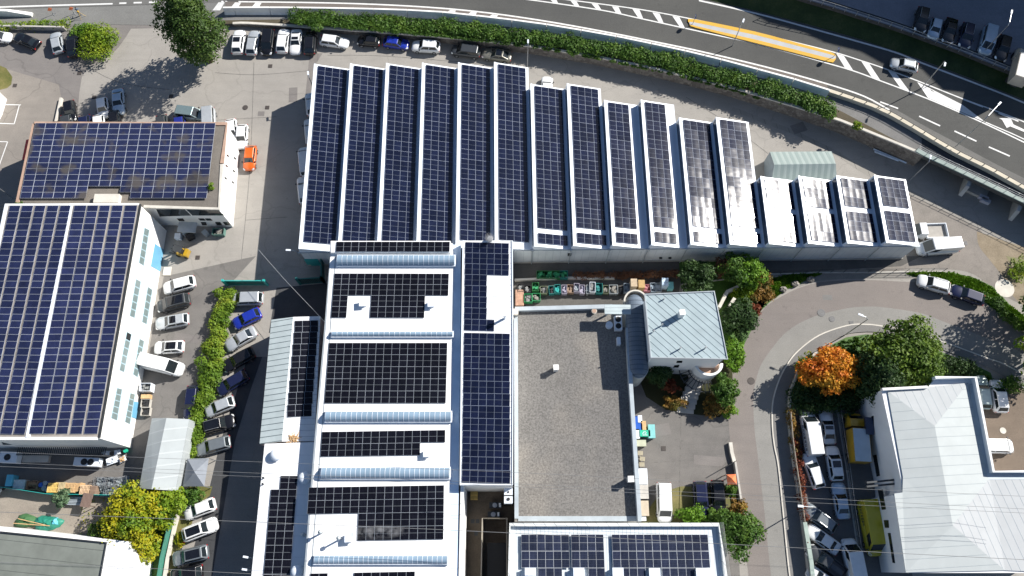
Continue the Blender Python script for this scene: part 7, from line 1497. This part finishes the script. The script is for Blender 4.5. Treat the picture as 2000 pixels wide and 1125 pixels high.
ob.modifiers.new('skin', 'SKIN'); sv = me.skin_vertices[0].data
for i, s in enumerate(sk): sv[i].radius = (s[1], s[1]); sv[i].use_root = (i == 0)
q = ob.modifiers.new('sub', 'SUBSURF'); q.levels = 1; q.render_levels = 2
me.materials.append(plain('work_clothes', (.1, .14, .2), .8, 0, .2, 4))
mb = MB(); n = 12; vs = []; 
for j in range(5):
    th = math.pi / 2 * j / 4; vs += [(.1 * math.cos(th) * math.cos(6.28318 * i / n), .165 + .11 * math.cos(th) * math.sin(6.28318 * i / n), 1.7 + .11 * math.sin(th)) for i in range(n)]
mb.add(vs, [(j * n + i, j * n + (i + 1) % n, (j + 1) * n + (i + 1) % n, (j + 1) * n + i) for j in range(4) for i in range(n)]); mb.build('hair', plain('dark_hair', (.03, .022, .016), .7), per, smooth=True)
tr_ = empty('survey_tripod', P(161, 33.5, .04), 0, 'pale survey tripod in front of the road worker', 'tripod')
for k in range(3): a = k * 2.094 + .4; mb = MB(); mb.tube([(.55 * math.cos(a), .55 * math.sin(a), 0), (0, 0, 1.25)], .025, 5); mb.build('leg', yellow_wood, tr_)
mb = MB(); mb.box((0, 0, 1.25), .2, .2, .22); mb.build('instrument', yellow_paint, tr_, bevel=.03)
# ================================================================ UNSEEN HILLSIDE ADDED TO SHADE THE UPPER LOT
for nm, cx, cy, rx, ry, k, mt, lb_ in (('fallen_leaves', 1612, 742, 4.6, 3.4, 420, L_orange, 'fallen orange leaves scattered under the maple'), ('fallen_leaves', 250, 1012, 5.5, 4.6, 380, L_yellow, 'fallen yellow leaves scattered under the yellowing tree')):
    rg = random.Random(k); mb = MB(); c0 = P(cx, cy, .03)
    for _ in range(k):
        a = rg.random() * 6.28; r_ = rg.random() ** .5 * 1.15; o = c0 + Vector((rx * r_ * math.cos(a), ry * r_ * math.sin(a), rg.uniform(.02, .06))); t = rg.random() * 6.28; u_ = Vector((math.cos(t), math.sin(t), .1)) * .11; v_ = Vector((-math.sin(t), math.cos(t), .1)) * .08
        mb.add([o - u_, o - v_, o + u_, o + v_], [(0, 1, 2, 3)])
    tag(mb.build(nm, mt, fix=False), lb_, 'leaves', None, 'stuff')
def steam(name, label, pos, size, dens, rot):
    mb = MB(); n, m = 20, 10; vs = [(0, 0, -1)]; rg = random.Random(int(pos.x * 10))
    for j in range(1, m):
        th = -math.pi / 2 + math.pi * j / m; vs += [(math.cos(th) * math.cos(6.28318 * i / n), math.cos(th) * math.sin(6.28318 * i / n), math.sin(th)) for i in range(n)]
    vs.append((0, 0, 1)); fs = [(0, 1 + (i + 1) % n, 1 + i) for i in range(n)] + [(1 + j * n + i, 1 + j * n + (i + 1) % n, 1 + (j + 1) * n + (i + 1) % n, 1 + (j + 1) * n + i) for j in range(m - 2) for i in range(n)] + [(len(vs) - 1, 1 + (m - 2) * n + i, 1 + (m - 2) * n + (i + 1) % n) for i in range(n)]
    mb.add(vs, fs); m_ = bpy.data.materials.new(name); m_.use_nodes = True; nt = m_.node_tree; nt.nodes.remove(nt.nodes['Principled BSDF']); g = G(nt); v = g.n('ShaderNodeVolumePrincipled'); v.inputs['Color'].default_value = (.95, .95, .97, 1)
    ob_ = g.obj(); ln = g.n('ShaderNodeVectorMath', operation='LENGTH'); g.l(ob_, ln.inputs[0]); fall = g.rng(ln.outputs['Value'], .35, 1, 1, 0); nz = g.rng(g.noise(g.pos(), 1.1, 4, .65), .42, .66, 0, 1); g.l(g.m('MULTIPLY', g.m('MULTIPLY', fall, nz), dens), v.inputs['Density']); g.l(v.outputs[0], nt.nodes['Material Output'].inputs['Volume'])
    o = mb.build(name, m_); o.location = pos; o.scale = size; o.rotation_euler = (0, 0, rot); tag(o, label, 'steam', None, 'stuff')
steam('steam', 'thin steam drifting from the vent across the L layout panels', P(735, 1040, 8.6), (4.2, .9, .7), 1.0, R(3)); steam('steam', 'small puff of steam at the north end of the nave', P(955, 464, 9.6), (.7, .7, .7), 3.5, 0)
mb = MB(); rg = random.Random(77); rows = []; n = 44  # out-of-view hill, added and shaped to throw shade on the upper lot
for j in range(10):
    r_ = []
    for i in range(n):
        t = -3.2 + i * .13; q = Vector((76, 97, 0)) + Vector((31, -16, 0)) * t; o = Vector((-4 + 4.0 * j, -2 + 2.0 * j + 4 * max(0, j - 1), 0)); hgt = (0, 26, 28, 30, 33, 36, 40, 45, 50, 55)[j] + (3.5 * max(0, t - .55) if j else 0)
        r_.append((q.x + o.x + rg.uniform(-.8, .8), q.y + o.y + rg.uniform(-.8, .8), ZL - .3 + hgt + (rg.uniform(-1.0, 1.0) if j else 0)))
    rows.append(r_)
mb.add([v for r_ in rows for v in r_], [(j * n + i, j * n + i + 1, (j + 1) * n + i + 1, (j + 1) * n + i) for j in range(9) for i in range(n - 1)]); struct('added_shade_hill', mb, leaf_mat('shade_hill_wood', [(.015, .03, .008), (.03, .055, .012), (.06, .08, .02)], .12, .0))
